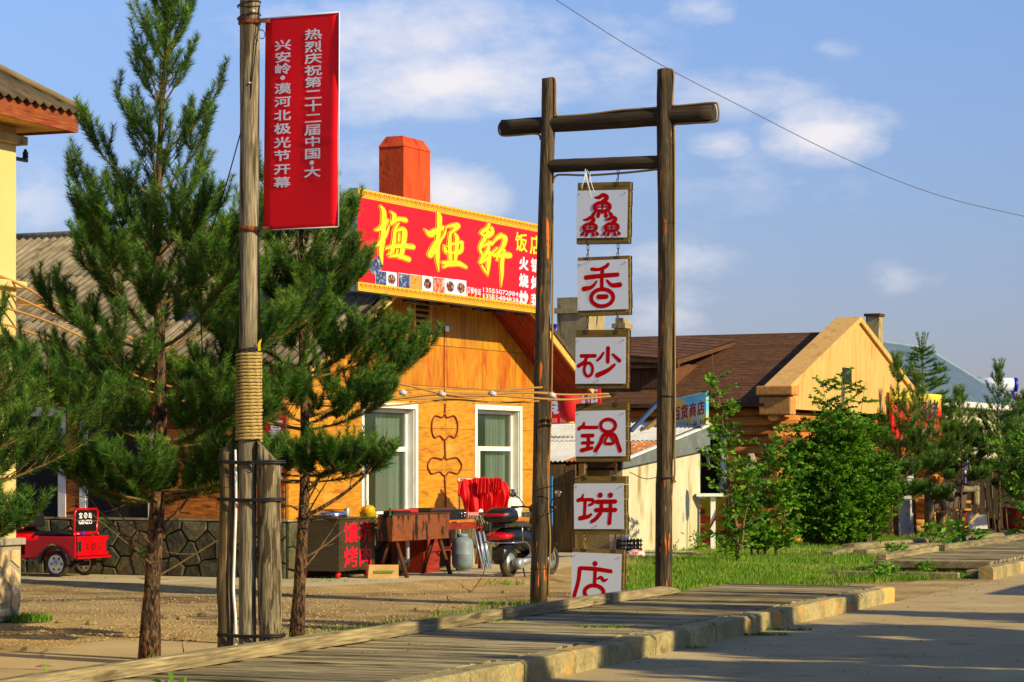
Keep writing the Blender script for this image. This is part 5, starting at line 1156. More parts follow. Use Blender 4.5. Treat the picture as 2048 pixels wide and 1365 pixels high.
for i, ((bx0, by0, bx1, by1), (wx0, wy0, wx1, wy1)) in enumerate(BD):
    xa, z1 = TO.yp(bx0, by0, -.05); xb, z0 = TO.yp(bx1+7, by1, -.05); xw0, zw1 = TO.yp(wx0, wy0, -.06); xw1, zw0 = TO.yp(wx1, wy1, -.06)
    t = thing('hanging_sign', NAMES[i], 'sign', TO, ((xa+xb)/2, 0), z1, rot=0, group='white signs hanging in a column from the log gateway')
    cx_ = (xa+xb)/2; t.rotation_euler.z += math.radians([-.5, .8, -.6, .4, -.3, .6][i]); t.rotation_euler.y = math.radians([1.2, -.6, .5, -.4, -.5, 1.3][i])
    L = lambda x: x-cx_; zz = lambda z: z-z1
    MB().box(L(xa)+.006, L(xb), -.045, .045, zz(zw1)-.01, 0).build('top_board', M['frameW'], t, bevel=.004)
    MB().box(L(xa)+.004, L(xb)-.006, -.044, .044, zz(z0), zz(zw0)+.01).build('bottom_board', M['frameW'], t, bevel=.004)
    hgt = zw1-zw0; n = 3
    for k in range(n): MB().box(L(xa)+.012, L(xb)-.004*(k % 2), -.043, .043, zz(zw0)+.012+k*(hgt-.024)/n, zz(zw0)+.012+(k+1)*(hgt-.024)/n-.004).build('side_board', M['frameW'], t, bevel=.003)
    mb = MB(); nx_, nz_ = 8, 6; r = random.Random(i)
    W_, Hh = xw1-xw0, hgt
    bump_ = lambda u, v: -.052-.003*math.sin(u*5+i)*math.sin(v*4+i*2)
    vs = [(L(xw0)+W_*a/nx_, bump_(a/nx_, b/nz_), zz(zw0)+Hh*b/nz_) for b in range(nz_+1) for a in range(nx_+1)]
    fs = [(b*(nx_+1)+a, b*(nx_+1)+a+1, (b+1)*(nx_+1)+a+1, (b+1)*(nx_+1)+a) for b in range(nz_) for a in range(nx_)]
    mb = MB(); mb.box(L(xw0), L(xw0)+W_, -.0555, -.0525, zz(zw0), zz(zw0)+Hh); mb.build('sheet', M['sheet'], t)
    (p0x, p0y, p1x, p1y), strokes, rings_ = SG[i]
    s_ = W_/(p1x-p0x); sv = Hh/(p1y-p0y)
    def PL(a, b, c, xw0=xw0, zw1=zw1, cx_=cx_, z1=z1, W_=W_, Hh=Hh, i=i):
        u = a/W_; v = 1-b/Hh; return (xw0-cx_+a, -.0562-c, zw1-z1-b)
    mb = MB(); k = 0
    for pts, ws in strokes: brush(mb, PL, [((x-p0x)*s_, (y-p0y)*sv) for x, y in pts], [w*s_ for w in ws], .0012*k*.25, 0); k += 1
    for (rx, ry, ra, rb, w) in rings_:
        if ra < 1:
            mb.add([PL((rx-p0x)*s_+w/2*s_*math.cos(q*PI/8), (ry-p0y)*sv+w/2*s_*math.sin(q*PI/8), .0003*k) for q in range(16)], [tuple(range(16))])
        else: brush(mb, PL, [((x-p0x)*s_, (y-p0y)*sv) for x, y in ring(rx, ry, ra, rb)], w*s_, .0003*k, 0, closed=True)
        k += 1
    mb.build('lettering', M['redL'], t)
    for (u, v) in ((.05, .07), (.95, .07), (.45, .93)):
        mb = MB(); mb.tube([PL(u*W_, v*Hh, -.006), PL(u*W_, v*Hh, .012)], .005, 6); mb.build('nail', M['iron'], t)
    # chains up to the piece above
    ztop = TO.yp(0, 0)[1]; up_z = (TO.yp(1180, [337, 486, 630, 777, 924, 1070][i], 0)[1]) - z1
    for px in (1178, 1238):
        xq = TO.yp(px-[0, 0, 1, 2, 4, 6][i], 900, 0)[0]-cx_
        mb = MB(); zz0 = -.03; total = up_z+.06; nl = 4; ll = total/nl
        for j in range(nl):
            zc_ = zz0+ll*(j+.5); hw = .012; hl = ll*.5+.006
            ang = (j % 2)*PI/2; pts = []
            for q in range(12):
                a = 2*PI*q/12; lx = hw*math.cos(a); lz_ = (hl-hw)*(1 if math.sin(a) > 0 else -1)+hw*math.sin(a)
                if abs(math.sin(a)) < 1e-6: lz_ = 0
                pts.append((xq+lx*math.cos(ang), -.05+lx*math.sin(ang) if j in (0,) else -.03+lx*math.sin(ang), zc_+lz_))
            mb.tube(pts, .0042, 5, closed=True)
        mb.build('chain', M['iron'], t)
mb = MB(); r = random.Random(4)
for i in range(5):
    a = Vector(tp(1172+r.uniform(-4, 8), 345+r.uniform(-8, 4), -.1)); mb.tube(catmull([a, a+Vector((r.uniform(-.05, .05), -.02, -.12)), a+Vector((r.uniform(-.08, .1), -.02, -.2-r.uniform(0, .1)))], 4), .0035, 4)
o = mb.build('torn_string', M['white']); o.location = (TO.o[0], TO.o[1], 0); o.rotation_euler = (0, 0, TO.a); tag(o, 'scrap of pale torn string caught on the topmost chain', 'string')

# ------------------------------------------------------------------ utility pole with rope wrap and support posts
pX, pY = D(497, 900, 19.2).x, 19.2
up = thing('utility_pole', 'round grey wooden utility pole wrapped in thick rope above its support posts', 'pole', xy=(pX, pY))
def pp(px, py, y=0): v = D(px, py, 19.2+y); return Vector((v.x-pX, y, v.z))
logpost(up, 'shaft', [pp(495, 1330), pp(495, 1100), pp(495, 900), pp(497, 600), pp(499, 300), pp(500, -160)], [.064, .078], 'logG', 12)
mb = MB(); k = 0; turns = 26; za, zb = pp(0, 882).z, pp(0, 708).z; cx0 = pp(498, 800).x; pts = []
for i in range(turns*18+1):
    a = 2*PI*i/18; t_ = i/(turns*18); rr = .094+.007*mnoise.noise(Vector((t_*9, a*.15, 3))); pts.append((cx0+rr*math.cos(a), rr*math.sin(a), za+(zb-za)*t_+.003*mnoise.noise(Vector((a*.4, 1, 1)))))
for st in range(3):                                        # three twisted strands
    q = []
    for i in range(0, len(pts)):
        a = 2*PI*i/18; tw = i*1.05+st*2*PI/3; p = pts[i]; er = Vector((math.cos(a), math.sin(a), 0)); q.append(Vector(p)+er*.006*math.cos(tw)+Vector((0, 0, 1))*.006*math.sin(tw))
    mb.tube(q, .0072, 5)
mb.build('rope_wrap', M['rope'], up)
for (py, r_, w_) in ((45, .083, .018), (459, .083, .018)):
    mb = MB()
    c = pp(499, py); mb.lathe([(r_, -w_), (r_+.004, -w_), (r_+.004, w_), (r_, w_)], o=(c.x, 0, c.z), n=18); mb.beam((c.x+.05, -.07, c.z), (c.x+.165, -.06, c.z), .02, .03)
    mb.build('pole_clamp', M['rust'], up)
mb = MB()
for (za_, n_) in ((37, 2), (12, 2), (703, 2), (697, 1)):
    c = pp(498, za_)
    for j in range(n_): mb.tube([(c.x+(.086+.004*j)*math.cos(q*PI/10), (.086+.004*j)*math.sin(q*PI/10), c.z+.02*math.sin(q*PI/10+j*2)+j*.01) for q in range(20)], .0045, 4, closed=True)
mb.tube(catmull([pp(519, 12, -.03), pp(516, 60, -.075), pp(510, 110, -.08), pp(504, 160, -.08), pp(500, 200, -.07), pp(480, 270, -.03), pp(455, 360, .1), pp(430, 440, .2), pp(408, 520, .3), pp(402, 640, .35), pp(410, 760, .3), pp(425, 870, .15), pp(440, 900, .02)], 6), .005, 5)
mb.tube(catmull([pp(519, 60, -.03), pp(527, 62, -.1), pp(530, 70, -.1), pp(526, 78, -.1), pp(520, 76, -.04)], 5), .004, 4)
mb.build('black_wire', M['cableB'], up)
mb = MB(); c = pp(500, 166, -.083); mb.box(c.x-.008, c.x+.008, -.093, -.08, c.z-.004, c.z+.004); c = pp(508, 22, -.083); mb.box(c.x-.01, c.x+.01, -.093, -.08, c.z-.006, c.z+.006); mb.build('cable_tag', M['white'], up)
mb = MB(); mb.tube([pp(520, 690, -.02), pp(516, 500, -.02), pp(517, 100, -.02)], .008, 5); mb.build('side_conduit', M['black'], up)
mb = MB(); c = pp(519, 690, -.05); mb.prism([(c.x-.008, c.z-.05), (c.x+.012, c.z-.045), (c.x+.01, c.z), (c.x+.02, c.z+.045), (c.x+.0, c.z+.03), (c.x-.012, c.z)], lambda a, b, c_: (a, c_, b), -.075, -.072); mb.build('peeling_sticker', M['ybucket'], up)
def stub(name_seed, pxs, top, r, y, mat, lab, cut, par=up):
    n = 14; pts = [pp(px, py, y) for px, py in pxs]; mb = MB(); P_ = catmull(pts, 7); k = len(P_); R_ = [r*(1+.05*mnoise.noise(Vector((i*.4, name_seed, 0)))) for i in range(k)]
    mb.tube(P_, R_, n, rough=.07, seed=name_seed)
    tp_ = P_[-1]                                              # slanted cut top
    for j in range(len(mb.v)-n, len(mb.v)):
        x, yy, z = mb.v[j]; mb.v[j] = (x, yy, z+cut*(x-tp_.x)/r)
    o = mb.build('support_post', M[mat], par); 
    if lab: o['label'] = lab
stub(21, [(450, 1320), (452, 1240), (449, 1150), (456, 1000), (454, 893)], 0, .062, .06, 'logO', 'thinner knotted support post at the left of the pole', .05)
stub(25, [(543, 1325), (540, 1200), (538, 1050), (537, 905)], 0, .092, -.03, 'logP', 'thick pale weathered support post with slanted top', -.10)
for py in (925, 1000, 1272):
    mb = MB()
    A = pp(434, py+1, -.06); B = pp(568, py+2, -.06)
    for dz in (.0, .014): 
        mb.tube([(A.x-.004, .06, A.z+dz), (A.x+.0, -.02, A.z+dz), (A.x+.05, -.025, A.z+dz), (pp(497, py).x-.05, -.078, A.z+dz-.008), (pp(497, py).x+.03, -.092, A.z+dz-.008), (B.x-.11, -.132, A.z+dz), (B.x-.03, -.10, A.z+dz), (B.x+.004, -.03, A.z+dz), (B.x-.02, .08, A.z+dz)], .0085, 5)
    mb.build('iron_band', M['blackm'], up)
mb = MB(); mb.tube(catmull([pp(473, 1330, -.03), pp(471, 1240, -.035), pp(467, 1180, -.03), pp(469, 1100, -.03), pp(472, 1000, -.03), pp(471, 900, -.02)], 6), .011, 6); mb.build('white_pipe', M['white'], up)
mb = MB(); c = pp(499, 925, -.11); mb.tube([(c.x+.035*math.cos(q*PI/8), -.13, c.z-.035+.045*math.sin(q*PI/8)) for q in range(16)], .0035, 4, closed=True); mb.build('wire_loop', M['cableB'], up)

# banner
bn = thing('street_banner', 'tall red street banner with silver characters and two small cartoon free stickers on the pole', 'banner', xy=(pX, pY))
bn['label'] = 'tall red street banner with two columns of silver characters'
A = D(531, 39, 19.18); A2 = D(527, 460, 19.18); B = D(678, 26, 18.86); B2 = D(676, 453, 18.86)
O_ = Vector((pX, pY, 0)); 
def PB(a, b, c):
    t_ = A.lerp(B, a); q = A2.lerp(B2, a); p = t_.lerp(q, b); n_ = (B-A).cross(A2-A).normalized(); 
    if n_.y > 0: n_ = -n_
    w = .012*math.sin(a*5+b*4)*math.sin(b*PI)*a+.006*math.exp(-((b-.58)/.012)**2)*a
    return tuple(p-O_+n_*(c+w))
mb = MB(); na, nb = 10, 60
vs = [PB(a/na, b/nb, 0) for b in range(nb+1) for a in range(na+1)]; fs = [(b*(na+1)+a, b*(na+1)+a+1, (b+1)*(na+1)+a+1, (b+1)*(na+1)+a) for b in range(nb) for a in range(na)]
mb.add(vs, fs, 0, True); o = mb.build('cloth', M['banner'], bn, recalc=False); so_ = o.modifiers.new('s', 'SOLIDIFY'); so_.thickness = .002; so_.offset = 0
mb = MB()
def bt(s, zx0, zy0, zx1, zy1):                              # crop 500,0..760,480 enlarged 2.842; quad is sheared with the banner
    x0, y0, x1, y1 = 500+zx0/2.842, zy0/2.842, 500+zx1/2.842, zy1/2.842
    def inv(px, py):
        a = (px-529)/(676-529); tpy = 39+(26-39)*a; bpy_ = 460+(453-460)*a; return a, (py-tpy)/(bpy_-tpy)
    a0, b0 = inv(x0, y0); a1, _ = inv(x1, y0); _, b1 = inv(x0, y1)
    v, f = glyph(s)
    for q_, (dx, dy) in enumerate(BOLD): mb.add([PB(a0+(x+dx*.018)*(a1-a0), b1-(y+dy*.03+.12)*(b1-b0), .0045+q_*.0004) for x, y in v], f)
for s, y0, y1 in (('兴', 224, 290), ('安', 292, 358), ('岭', 358, 425), ('漠', 470, 536), ('河', 545, 610), ('北', 622, 688), ('极', 697, 764), ('光', 776, 842), ('节', 850, 916), ('开', 928, 992), ('幕', 1002, 1068)): bt(s, 138, y0+6, 236, y1+4)
for s, y0, y1 in (('热', 166, 230), ('烈', 235, 302), ('庆', 303, 366), ('祝', 372, 434), ('第', 438, 500), ('二', 505, 572), ('十', 570, 636), ('二', 640, 706), ('届', 706, 772), ('中', 776, 836), ('国', 842, 908), ('大', 946, 1012)): bt(s, 308, y0+2, 408, y1+2)
for (zx, zy) in ((187, 444), (354, 926)):
    px, py = 500+zx/2.842, zy/2.842; a = (px-529)/147; b = (py-(39-13*a))/(421+6*a)
    mb.add([PB(a+.032*math.cos(q*PI/8), b+.0105*math.sin(q*PI/8), .005) for q in range(16)], [tuple(range(16))])
mb.build('lettering', M['silver'], bn)
mb = MB(); mb.tube([PB(-.04, -.003, 0), PB(1.0, -.003, 0)], .006, 6); mb.tube([PB(1.005, -.004, 0), PB(1.005, 1.0, 0)], .005, 5); mb.tube([PB(-.03, 1.003, 0), PB(1.0, 1.002, 0)], .004, 5); mb.build('rod', M['sheet'], bn)

# ------------------------------------------------------------------ overhead cables
M['wireG'] = plain('grey_wire', C(74, 76, 84), .6)
def cable(name, pts, ys, r, mat, label, group=None, n=5):
    P_ = []
    for i, (px, py) in enumerate(pts):
        Y = ys[0]+(ys[1]-ys[0])*(px-pts[0][0])/(pts[-1][0]-pts[0][0]); P_.append(D(px, py, Y))
    mb = MB(); mb.tube(catmull(P_, 6), r, n); o = mb.build(name, M[mat]); tag(o, label, 'cable', group); return o
cable('sky_wire', [(1090, -14), (1112, 0), (1290, 112), (1480, 212), (1700, 322), (1880, 392), (2048, 433), (2150, 455)], (24, 30), .0038, 'wireG', 'thin dark wire crossing the open sky at the upper right')
CB = [([(-60, 540), (0, 553), (60, 580), (90, 600), (150, 622), (250, 672), (310, 692), (420, 735), (560, 778), (640, 770), (700, 752), (722, 748), (735, 762), (760, 770), (800, 768), (900, 790), (1000, 792), (1130, 800), (1232, 792)], .015),
      ([(-60, 575), (0, 582), (60, 607), (200, 670), (330, 712), (450, 758), (570, 790), (680, 792), (760, 800), (830, 794), (880, 790), (950, 796), (1000, 782), (1085, 775)], .013),
      ([(-60, 610), (0, 614), (100, 645), (220, 700), (340, 744), (470, 782), (600, 806), (760, 800), (880, 788), (985, 788), (1060, 786), (1135, 790), (1228, 788)], .013),
      ([(-60, 640), (0, 648), (60, 665), (200, 722), (320, 768), (480, 800), (640, 812), (780, 812), (900, 800), (1000, 806), (1120, 800), (1180, 796)], .011),
      ([(-60, 730), (60, 735), (160, 745), (240, 765), (330, 790), (520, 806), (640, 800), (720, 790), (830, 798), (960, 792)], .012),
      ([(560, 812), (640, 800), (760, 786), (860, 778), (960, 780), (1100, 786)], .009)]
CL = ['thickest ochre cable with a hump beside the pine, sagging from the pale house', 'ochre cable climbing over the left gateway post at its right end', 'ochre cable reaching furthest right, to the chain above the fourth sign', 'lowest of the ochre cables leaving the pale house corner', 'ochre cable half hidden under the eave behind the pines', 'thin straight ochre line above the two restaurant windows']
for i, (p, r_) in enumerate(CB): cable('ochre_cable', p, (25.4, 28.15) if i < 5 else (27, 27.9), r_, 'cable', CL[i], 'ochre cables strung from the pale house to the gateway')
for (px, py) in ((806, 786), (884, 789), (985, 788), (1104, 791)):
    Y = 25.4+2.75*(px+60)/1292; v = D(px, py, Y); mb = MB(); mb.tube([v+Vector((-.035, -.01, .01)), v+Vector((.035, .01, -.01))], .03, 8); mb.tube([v+Vector((.0, 0, -.03)), v+Vector((.0, 0, .035))], .016, 6); o = mb.build('cable_clamp', M['clamp']); tag(o, {806: 'leftmost pale clamp on the ochre cables above the left window', 884: 'pale clamp on the ochre cables above the wire ornament', 985: 'pale clamp on the ochre cables above the right window', 1104: 'pale clamp on the ochre cables just right of the left gateway post'}[px], 'clamp', 'clamps on the ochre cables')
cable('thin_wire', [(1260, 945), (1290, 958), (1320, 955), (1345, 962)], (30, 28), .005, 'cableB', 'thin wire tied round the right gate post')
cable('thin_wire', [(1070, 985), (1082, 978), (1120, 970), (1150, 960), (1175, 950)], (28.3, 28.1), .006, 'cableB', 'black wire running from the left gate post to the fourth chain')
cable('thin_wire', [(1060, 1030), (1085, 1032), (1110, 1020), (1135, 990), (1150, 965)], (28.3, 28.2), .005, 'cableB', 'slack black wire looping under the fifth hanging sign')
cable('thin_wire', [(972, 1120), (966, 1150), (945, 1180), (915, 1200), (897, 1200), (895, 1193)], (33, 29.6), .006, 'rustD', 'loose brown wire trailing on the yard near the scooter')

# ------------------------------------------------------------------ things in front of the gable
GZ = .06
def rsxy(px, py, h=GZ): return RS.loc(*G(px, py, h))
# steel oven cart
ct = thing('oven_cart', 'dark steel oven cart on red casters with bright red lettering', 'cart', RS, (.22, -.70), GZ)
cw_, cd_ = .98, .66
MB().box(0, cw_, 0, cd_, .10, .80).build('cabinet', M['steel'], ct, bevel=.008)
MB().box(-.012, cw_+.012, -.012, cd_+.012, .801, .822).build('top_plate', M['steel'], ct)
Pc = lambda a, b, c: (a, -.0-c, b)
MB().box(.02, cw_-.02, -.004, -.001, .13, .77).build('front_panel', M['steel'], ct)
mb = MB(); PcL = lambda a, b, c: (a, -.006-c, b)
for s, a, b in (('馕', .10, .47), ('坑', .50, .47), ('烤', .10, .14), ('肉', .50, .14)): put_text(mb, s, PcL, a, b, .40, .30, .0, 0, bold=.016)
mb.build('lettering', M['redpaint'] if False else plain('bright_red_sticker', C(240, 16, 50), .4), ct)
mb = MB(); mb.lathe([(.16, 0), (.24, .0), (.24, .07), (.20, .085), (.16, .07)], (.32, .34, .822), n=20); mb.build('round_hatch', M['chrome'], ct)
MB().box(.18, .55, .2, .5, .915, .93).build('hatch_lid', M['rust'], ct); 
mb = MB(); mb.tube([(.55, .3, .86), (.72, .28, .86)], .012, 6); mb.build('handle', M['blackm'], ct)
for (x, y) in ((.1, .08), (cw_-.1, .08), (.1, cd_-.08), (cw_-.1, cd_-.08)):
    mb = MB(); mb.lathe([(.045, -.018), (.045, .018)], (x, y, .045), (0, 1, .3), 12); mb.box(x-.015, x+.015, y-.02, y+.02, .07, .1); mb.build('caster', M['cloth'], ct)
cn = thing('drink_can', 'small metal tin standing on the oven cart', 'tin', RS, (.86, -.45), GZ+.822)
mb = MB(); mb.lathe([(.04, 0), (.042, .02), (.042, .11), (.036, .125)], n=14); mb.build('body', M['zinc'], cn)
# rusty charcoal grill
gr = thing('charcoal_grill', 'long rusty steel charcoal grill on splayed pipe legs', 'grill', RS, (.74, -1.22), GZ)
gl, gw = 1.68, .22; zt_, zb_ = .855, .50
mb = MB(); mb.box(0, gl, -.004, .0, zb_, zt_); mb.box(0, gl, gw, gw+.004, zb_, zt_); mb.box(-.004, 0, -.004, gw+.004, zb_, zt_-.03); mb.box(gl, gl+.004, -.004, gw+.004, zb_, zt_); mb.box(0, gl, 0, gw, zb_, zb_+.004); mb.build('trough', M['rust'], gr)
mb = MB(); mb.box(-.01, gl+.01, -.018, .004, zt_, zt_+.012); mb.box(-.01, gl+.01, gw-.004, gw+.018, zt_, zt_+.012)
for k in range(28): mb.box(.05+k*.058, .062+k*.058, .004, gw-.004, zt_-.008, zt_-.001)
mb.build('rim', M['rustD'], gr)
for x in (.22, 1.5):
    for sg in (-1, 1):
        mb = MB(); mb.tube([(x, gw/2+sg*.05, zb_), (x+.03*sg, gw/2+sg*.24, 0)], .031, 8); mb.build('leg', M['rustD'], gr)
MB().box(.1, .6, .03, .19, zt_+.012, zt_+.055).build('grill_tray', M['blackm'], gr)
bt_ = thing('green_bottle', 'green glass bottle standing at the end of the rusty grill', 'bottle', RS, (.80, -1.16), GZ+.62)
mb = MB(); mb.lathe([(.034, 0), (.036, .02), (.036, .19), (.014, .255), (.013, .32), (.016, .325), (.016, .335)], n=14); mb.build('body', M['gglass'], bt_)
bk = thing('yellow_bucket', 'small yellow plastic tub with a domed lid by the left window', 'tub', RS, (1.45, -.45), .79)
mb = MB(); mb.lathe([(.10, 0), (.12, .15), (.125, .155)], n=18); mb.build('body', M['ybucket'], bk)
mb = MB(); mb.lathe([(.10, .156), (.10, .2), (.07, .235), (.02, .25)], n=18); mb.build('lid', plain('orange_yellow_plastic', C(236, 170, 10), .4), bk)
MB().box(1.15, 1.85, -.6, -.25, .74, .79)
st_ = thing('side_shelf', 'low dark iron stand behind the oven cart', 'stand', RS, (1.1, -.65), GZ)
MB().box(0, .9, 0, .5, .68, .72).build('shelf', M['rustD'], st_)
for (x, y) in ((.03, .03), (.85, .03), (.03, .47), (.85, .47)): MB().box(x-.015, x+.015, y-.015, y+.015, 0, .68).build('leg', M['rustD'], st_)
# long work table
tb = thing('work_table', 'long brown wooden work table with dark open shelf under the windows', 'table', RS, (2.35, -.90), GZ)
tl_ = RS.yp(968, 1045, -.9)[0]-2.35
MB().box(0, tl_, 0, .6, .70, .74).build('tabletop', M['plyD'], tb); MB().box(.02, tl_-.02, .01, .03, .60, .70).build('apron', M['redwood'], tb)
MB().box(.05, tl_-.05, .02, .55, .30, .325).build('shelf', M['redwood'], tb)
MB().box(.05, tl_-.05, .57, .59, .02, .70).build('back_panel', M['interior'], tb)
for (x, y) in ((.03, .02), (tl_-.07, .02), (.03, .54), (tl_-.07, .54)): MB().box(x, x+.045, y, y+.045, 0, .70).build('leg', M['redwood'], tb)
MB().box(.0, .5, .05, .5, .0, .55).build('side_cabinet', M['redwood'], tb)
sv = thing('griddle_stove', 'black griddle stove box with two silver knobs on the table', 'stove', RS, (2.5, -.88), GZ+.74)
sl_ = RS.yp(932, 1030, -.88)[0]-2.5
MB().box(0, sl_, 0, .45, 0, .15).build('body', M['black'], sv, bevel=.008); MB().box(.1, sl_*.8, .04, .4, .151, .175).build('griddle', M['rustD'], sv)
for k in (.07, .17): mb = MB(); mb.lathe([(.022, 0), (.022, .02), (.012, .03)], (sl_-k, -.002, .09), (0, -1, 0), 12); mb.build('knob', M['chrome'], sv)
for k in (.07, .17): mb = MB(); mb.lathe([(.012, 0), (.012, .02)], (sl_-k, -.002, .045), (0, -1, 0), 8); mb.build('knob', M['chrome'], sv)
o = MB(); o.box(0, .62, 0, .18, 0, .05); o = o.build('red_tray', M['cloth'], bevel=.015); X, Y = RS.wor(1.3, -1.0); o.location = (X, Y, GZ+.87); o.rotation_euler = (0, 0, RS.a); tag(o, 'folded red plastic sheet lying behind the grill top', 'plastic sheet')
X, Y = RS.wor(RS.yp(950, 1040, -.85)[0], -.85); mp_ = thing('mop_cloth', 'grey shaggy rag hanging over the right end of the work table', 'rag', xy=(X, Y), z=GZ+.74)
mb = MB(); r = random.Random(2)
for k in range(60):
    a = r.uniform(0, 6.28); d_ = Vector((math.cos(a)*.16, math.sin(a)*.10, 0)); L_ = r.uniform(.05, .14); p0 = Vector((r.uniform(-.08, .08), r.uniform(-.05, .05), .04))
    mb.tube([p0, p0+d_*.6+Vector((0, 0, .01)), p0+d_+Vector((0, -.01, -L_))], .009, 4)
mb.build('yarn', M['mop'], mp_)
# gas cylinder
x, y = rsxy(872, 1141); gc = thing('gas_cylinder', 'dented grey blue gas cylinder standing behind the grill legs', 'gas cylinder', RS, (x, -1.0), GZ)
mb = MB(); mb.lathe([(.10, 0), (.10, .035), (.115, .04), (.15, .07), (.158, .12), (.158, .24), (.160, .245), (.158, .25), (.158, .38), (.14, .45), (.08, .49), (.03, .50)], n=22); mb.build('body', M['cyl'], gc)
mb = MB(); mb.lathe([(.075, .48), (.08, .54), (.083, .54), (.078, .475)], n=18); mb.build('collar', M['cyl'], gc)
# pump with silver pipe
x = RS.yp(812, 1130, -1.05)[0]; pm_ = thing('blower', 'black iron blower with a bent silver duct under the grill', 'blower', RS, (x, -.98), GZ)
mb = MB(); mb.lathe([(.04, -.04), (.10, -.035), (.11, 0), (.10, .035), (.04, .04)], (0, 0, .16), (.3, 1, 0), 16); mb.lathe([(.05, -.1), (.05, .06)], (0, 0, .2), (.3, 1, .2), 10); mb.box(-.08, .08, -.06, .06, 0, .04); mb.build('housing', M['blackm'], pm_)
mb = MB(); mb.tube(catmull([(.07, 0, .12), (.13, 0, .13), (.17, 0, .20), (.17, 0, .34), (.17, 0, .5)], 5), .032, 10); mb.build('duct', M['zinc'], pm_)
# cardboard boxes
def cbox(px, py, w, d, h, yaw, label, open_=False, dy=0):
    X, Y = G(px, py, GZ*.7); t = thing('cardboard_box', label, 'box', xy=(X, Y), z=.05, rot=math.radians(yaw), group='cardboard boxes by the restaurant wall')
    r = random.Random(px); mb = MB(); j = lambda: r.uniform(-.012, .012)
    b = [(j(), j(), 0), (w+j(), j(), 0), (w+j(), d+j(), 0), (j(), d+j(), 0)]; tq = [(j(), j(), h+j()), (w+j(), j(), h+j()), (w+j(), d+j(), h+j()), (j(), d+j(), h+j())]
    mb.add(b+tq, [(3, 2, 1, 0), (0, 1, 5, 4), (1, 2, 6, 5), (2, 3, 7, 6), (3, 0, 4, 7)]+([] if open_ else [(4, 5, 6, 7)])); o = mb.build('carton', M['card'], t, recalc=False)
    so_ = o.modifiers.new('s', 'SOLIDIFY'); so_.thickness = .005
    mb = MB()
    for q in range(9):
        if q*.03+.1 > w-.08: break
        mb.box(.08+q*.03, .08+q*.03+.02, -.0225+b[0][1]+.006, -.014, h*.45, h*.62)
    mb.build('print', M['greenP'], t)
    if open_:
        mb = MB(); mb.add([tq[0], tq[1], (w+.02, -.12, h+.05), (.02, -.12, h+.06)], [(0, 1, 2, 3)]); mb.add([tq[3], tq[2], (w, d+.1, h+.1), (0, d+.1, h+.12)], [(0, 1, 2, 3)]); o = mb.build('flap', M['card'], t, recalc=False); so_ = o.modifiers.new('s', 'SOLIDIFY'); so_.thickness = .004
cbox(737, 1160, .42, .26, .19, 12, 'closed cardboard box with green print lying between the oven cart and the grill')
cbox(896, 1136, .34, .28, .19, 25, 'open cardboard box with a raised flap under the work table', True)
cbox(932, 1133, .25, .25, .26, 60, 'tall cardboard box beside the folding table legs')
# folded table legs
ft = thing('folding_table_legs', 'bundle of pale blue folding table legs leaning at the table end', 'table legs', RS, (RS.yp(966, 1130, -1.0)[0], -1.0), GZ)
for k in range(5):
    mb = MB(); x = k*.07; mb.tube([(x, 0, .0), (x+.03*((k % 2)*2-1), .12, .55)], .012, 6); mb.build('leg', plain('pale_blue_tube', C(150, 180, 210), .3, .3), ft)
# red cloth draped over a frame
ccx, ccz = RS.yp(962, 955, -.62); CX_, CY_ = RS.wor(ccx, -.62); k_ = CY_/FPX; zt1 = EYE+(CY-950)*k_; zb1 = EYE+(CY-1040)*k_
rc = thing('draped_red_cloth', 'bunched red cloth draped over a white pole in front of the right window', 'cloth', xy=(CX_, CY_), z=0, rot=math.radians(14))
mb = MB(); n = 110; mrow = 16; wd = 102*k_; vs = []
for i in range(n+1):
    u = i/n; top = zt1-.02-.16*abs(u-.5)**1.3-.025*abs(math.sin(u*17)); bot = zb1+.02+.10*abs(math.sin(u*8.5+.6))+.05*math.sin(u*31)
    if u < .12: bot += .28*(1-u/.12)
    if u > .86: bot += .10*((u-.86)/.14)
    for j in range(mrow+1):
        v = j/mrow; ph = .9*math.sin(v*2.6+u*6); fold = (.015+.05*v)*math.sin(u*44+ph)+.018*math.sin(u*97+v*4)+.012*math.sin(u*19-v*7)
        x = (u-.5)*wd*(1+.10*v-.12*v*v)+.02*math.sin(u*25+v*6)
        vs.append((x, -.02-.13*math.sin(min(1, v*1.9)*PI/2)-fold, top+(bot-top)*v))
mb.add(vs, [(i*(mrow+1)+j, i*(mrow+1)+j+1, (i+1)*(mrow+1)+j+1, (i+1)*(mrow+1)+j) for i in range(n) for j in range(mrow)], 0, True); o = mb.build('cloth', M['cloth'], rc, recalc=False); so_ = o.modifiers.new('s', 'SOLIDIFY'); so_.thickness = .006
for (xo, w2, l2) in ((-.02, .16, .24), (.2, .12, .18)):
    mb = MB(); vs = []; n2 = 30
    for i in range(n2+1):
        u = i/n2
        for j in range(9): v = j/8; vs.append((xo+(u-.5)*w2*(1+.2*v), -.20-.03*math.sin(u*20+v*2)-.02*v, zt1-.04-l2*v-.03*abs(u-.5)))
    mb.add(vs, [(i*9+j, i*9+j+1, (i+1)*9+j+1, (i+1)*9+j) for i in range(n2) for j in range(8)], 0, True); o = mb.build('loose_fold', M['cloth'], rc, recalc=False); so_ = o.modifiers.new('s', 'SOLIDIFY'); so_.thickness = .005
mb = MB(); mb.tube([(-wd*.42, .02, zb1-.25), (-wd*.44, .02, zt1-.05)], .016, 8); mb.tube([(wd*.4, .02, zb1-.25), (wd*.42, .02, zt1-.1)], .016, 8); mb.tube([(-wd*.44, .02, zt1-.06), (wd*.42, .02, zt1-.10)], .016, 8); mb.build('pole', M['white'], rc)
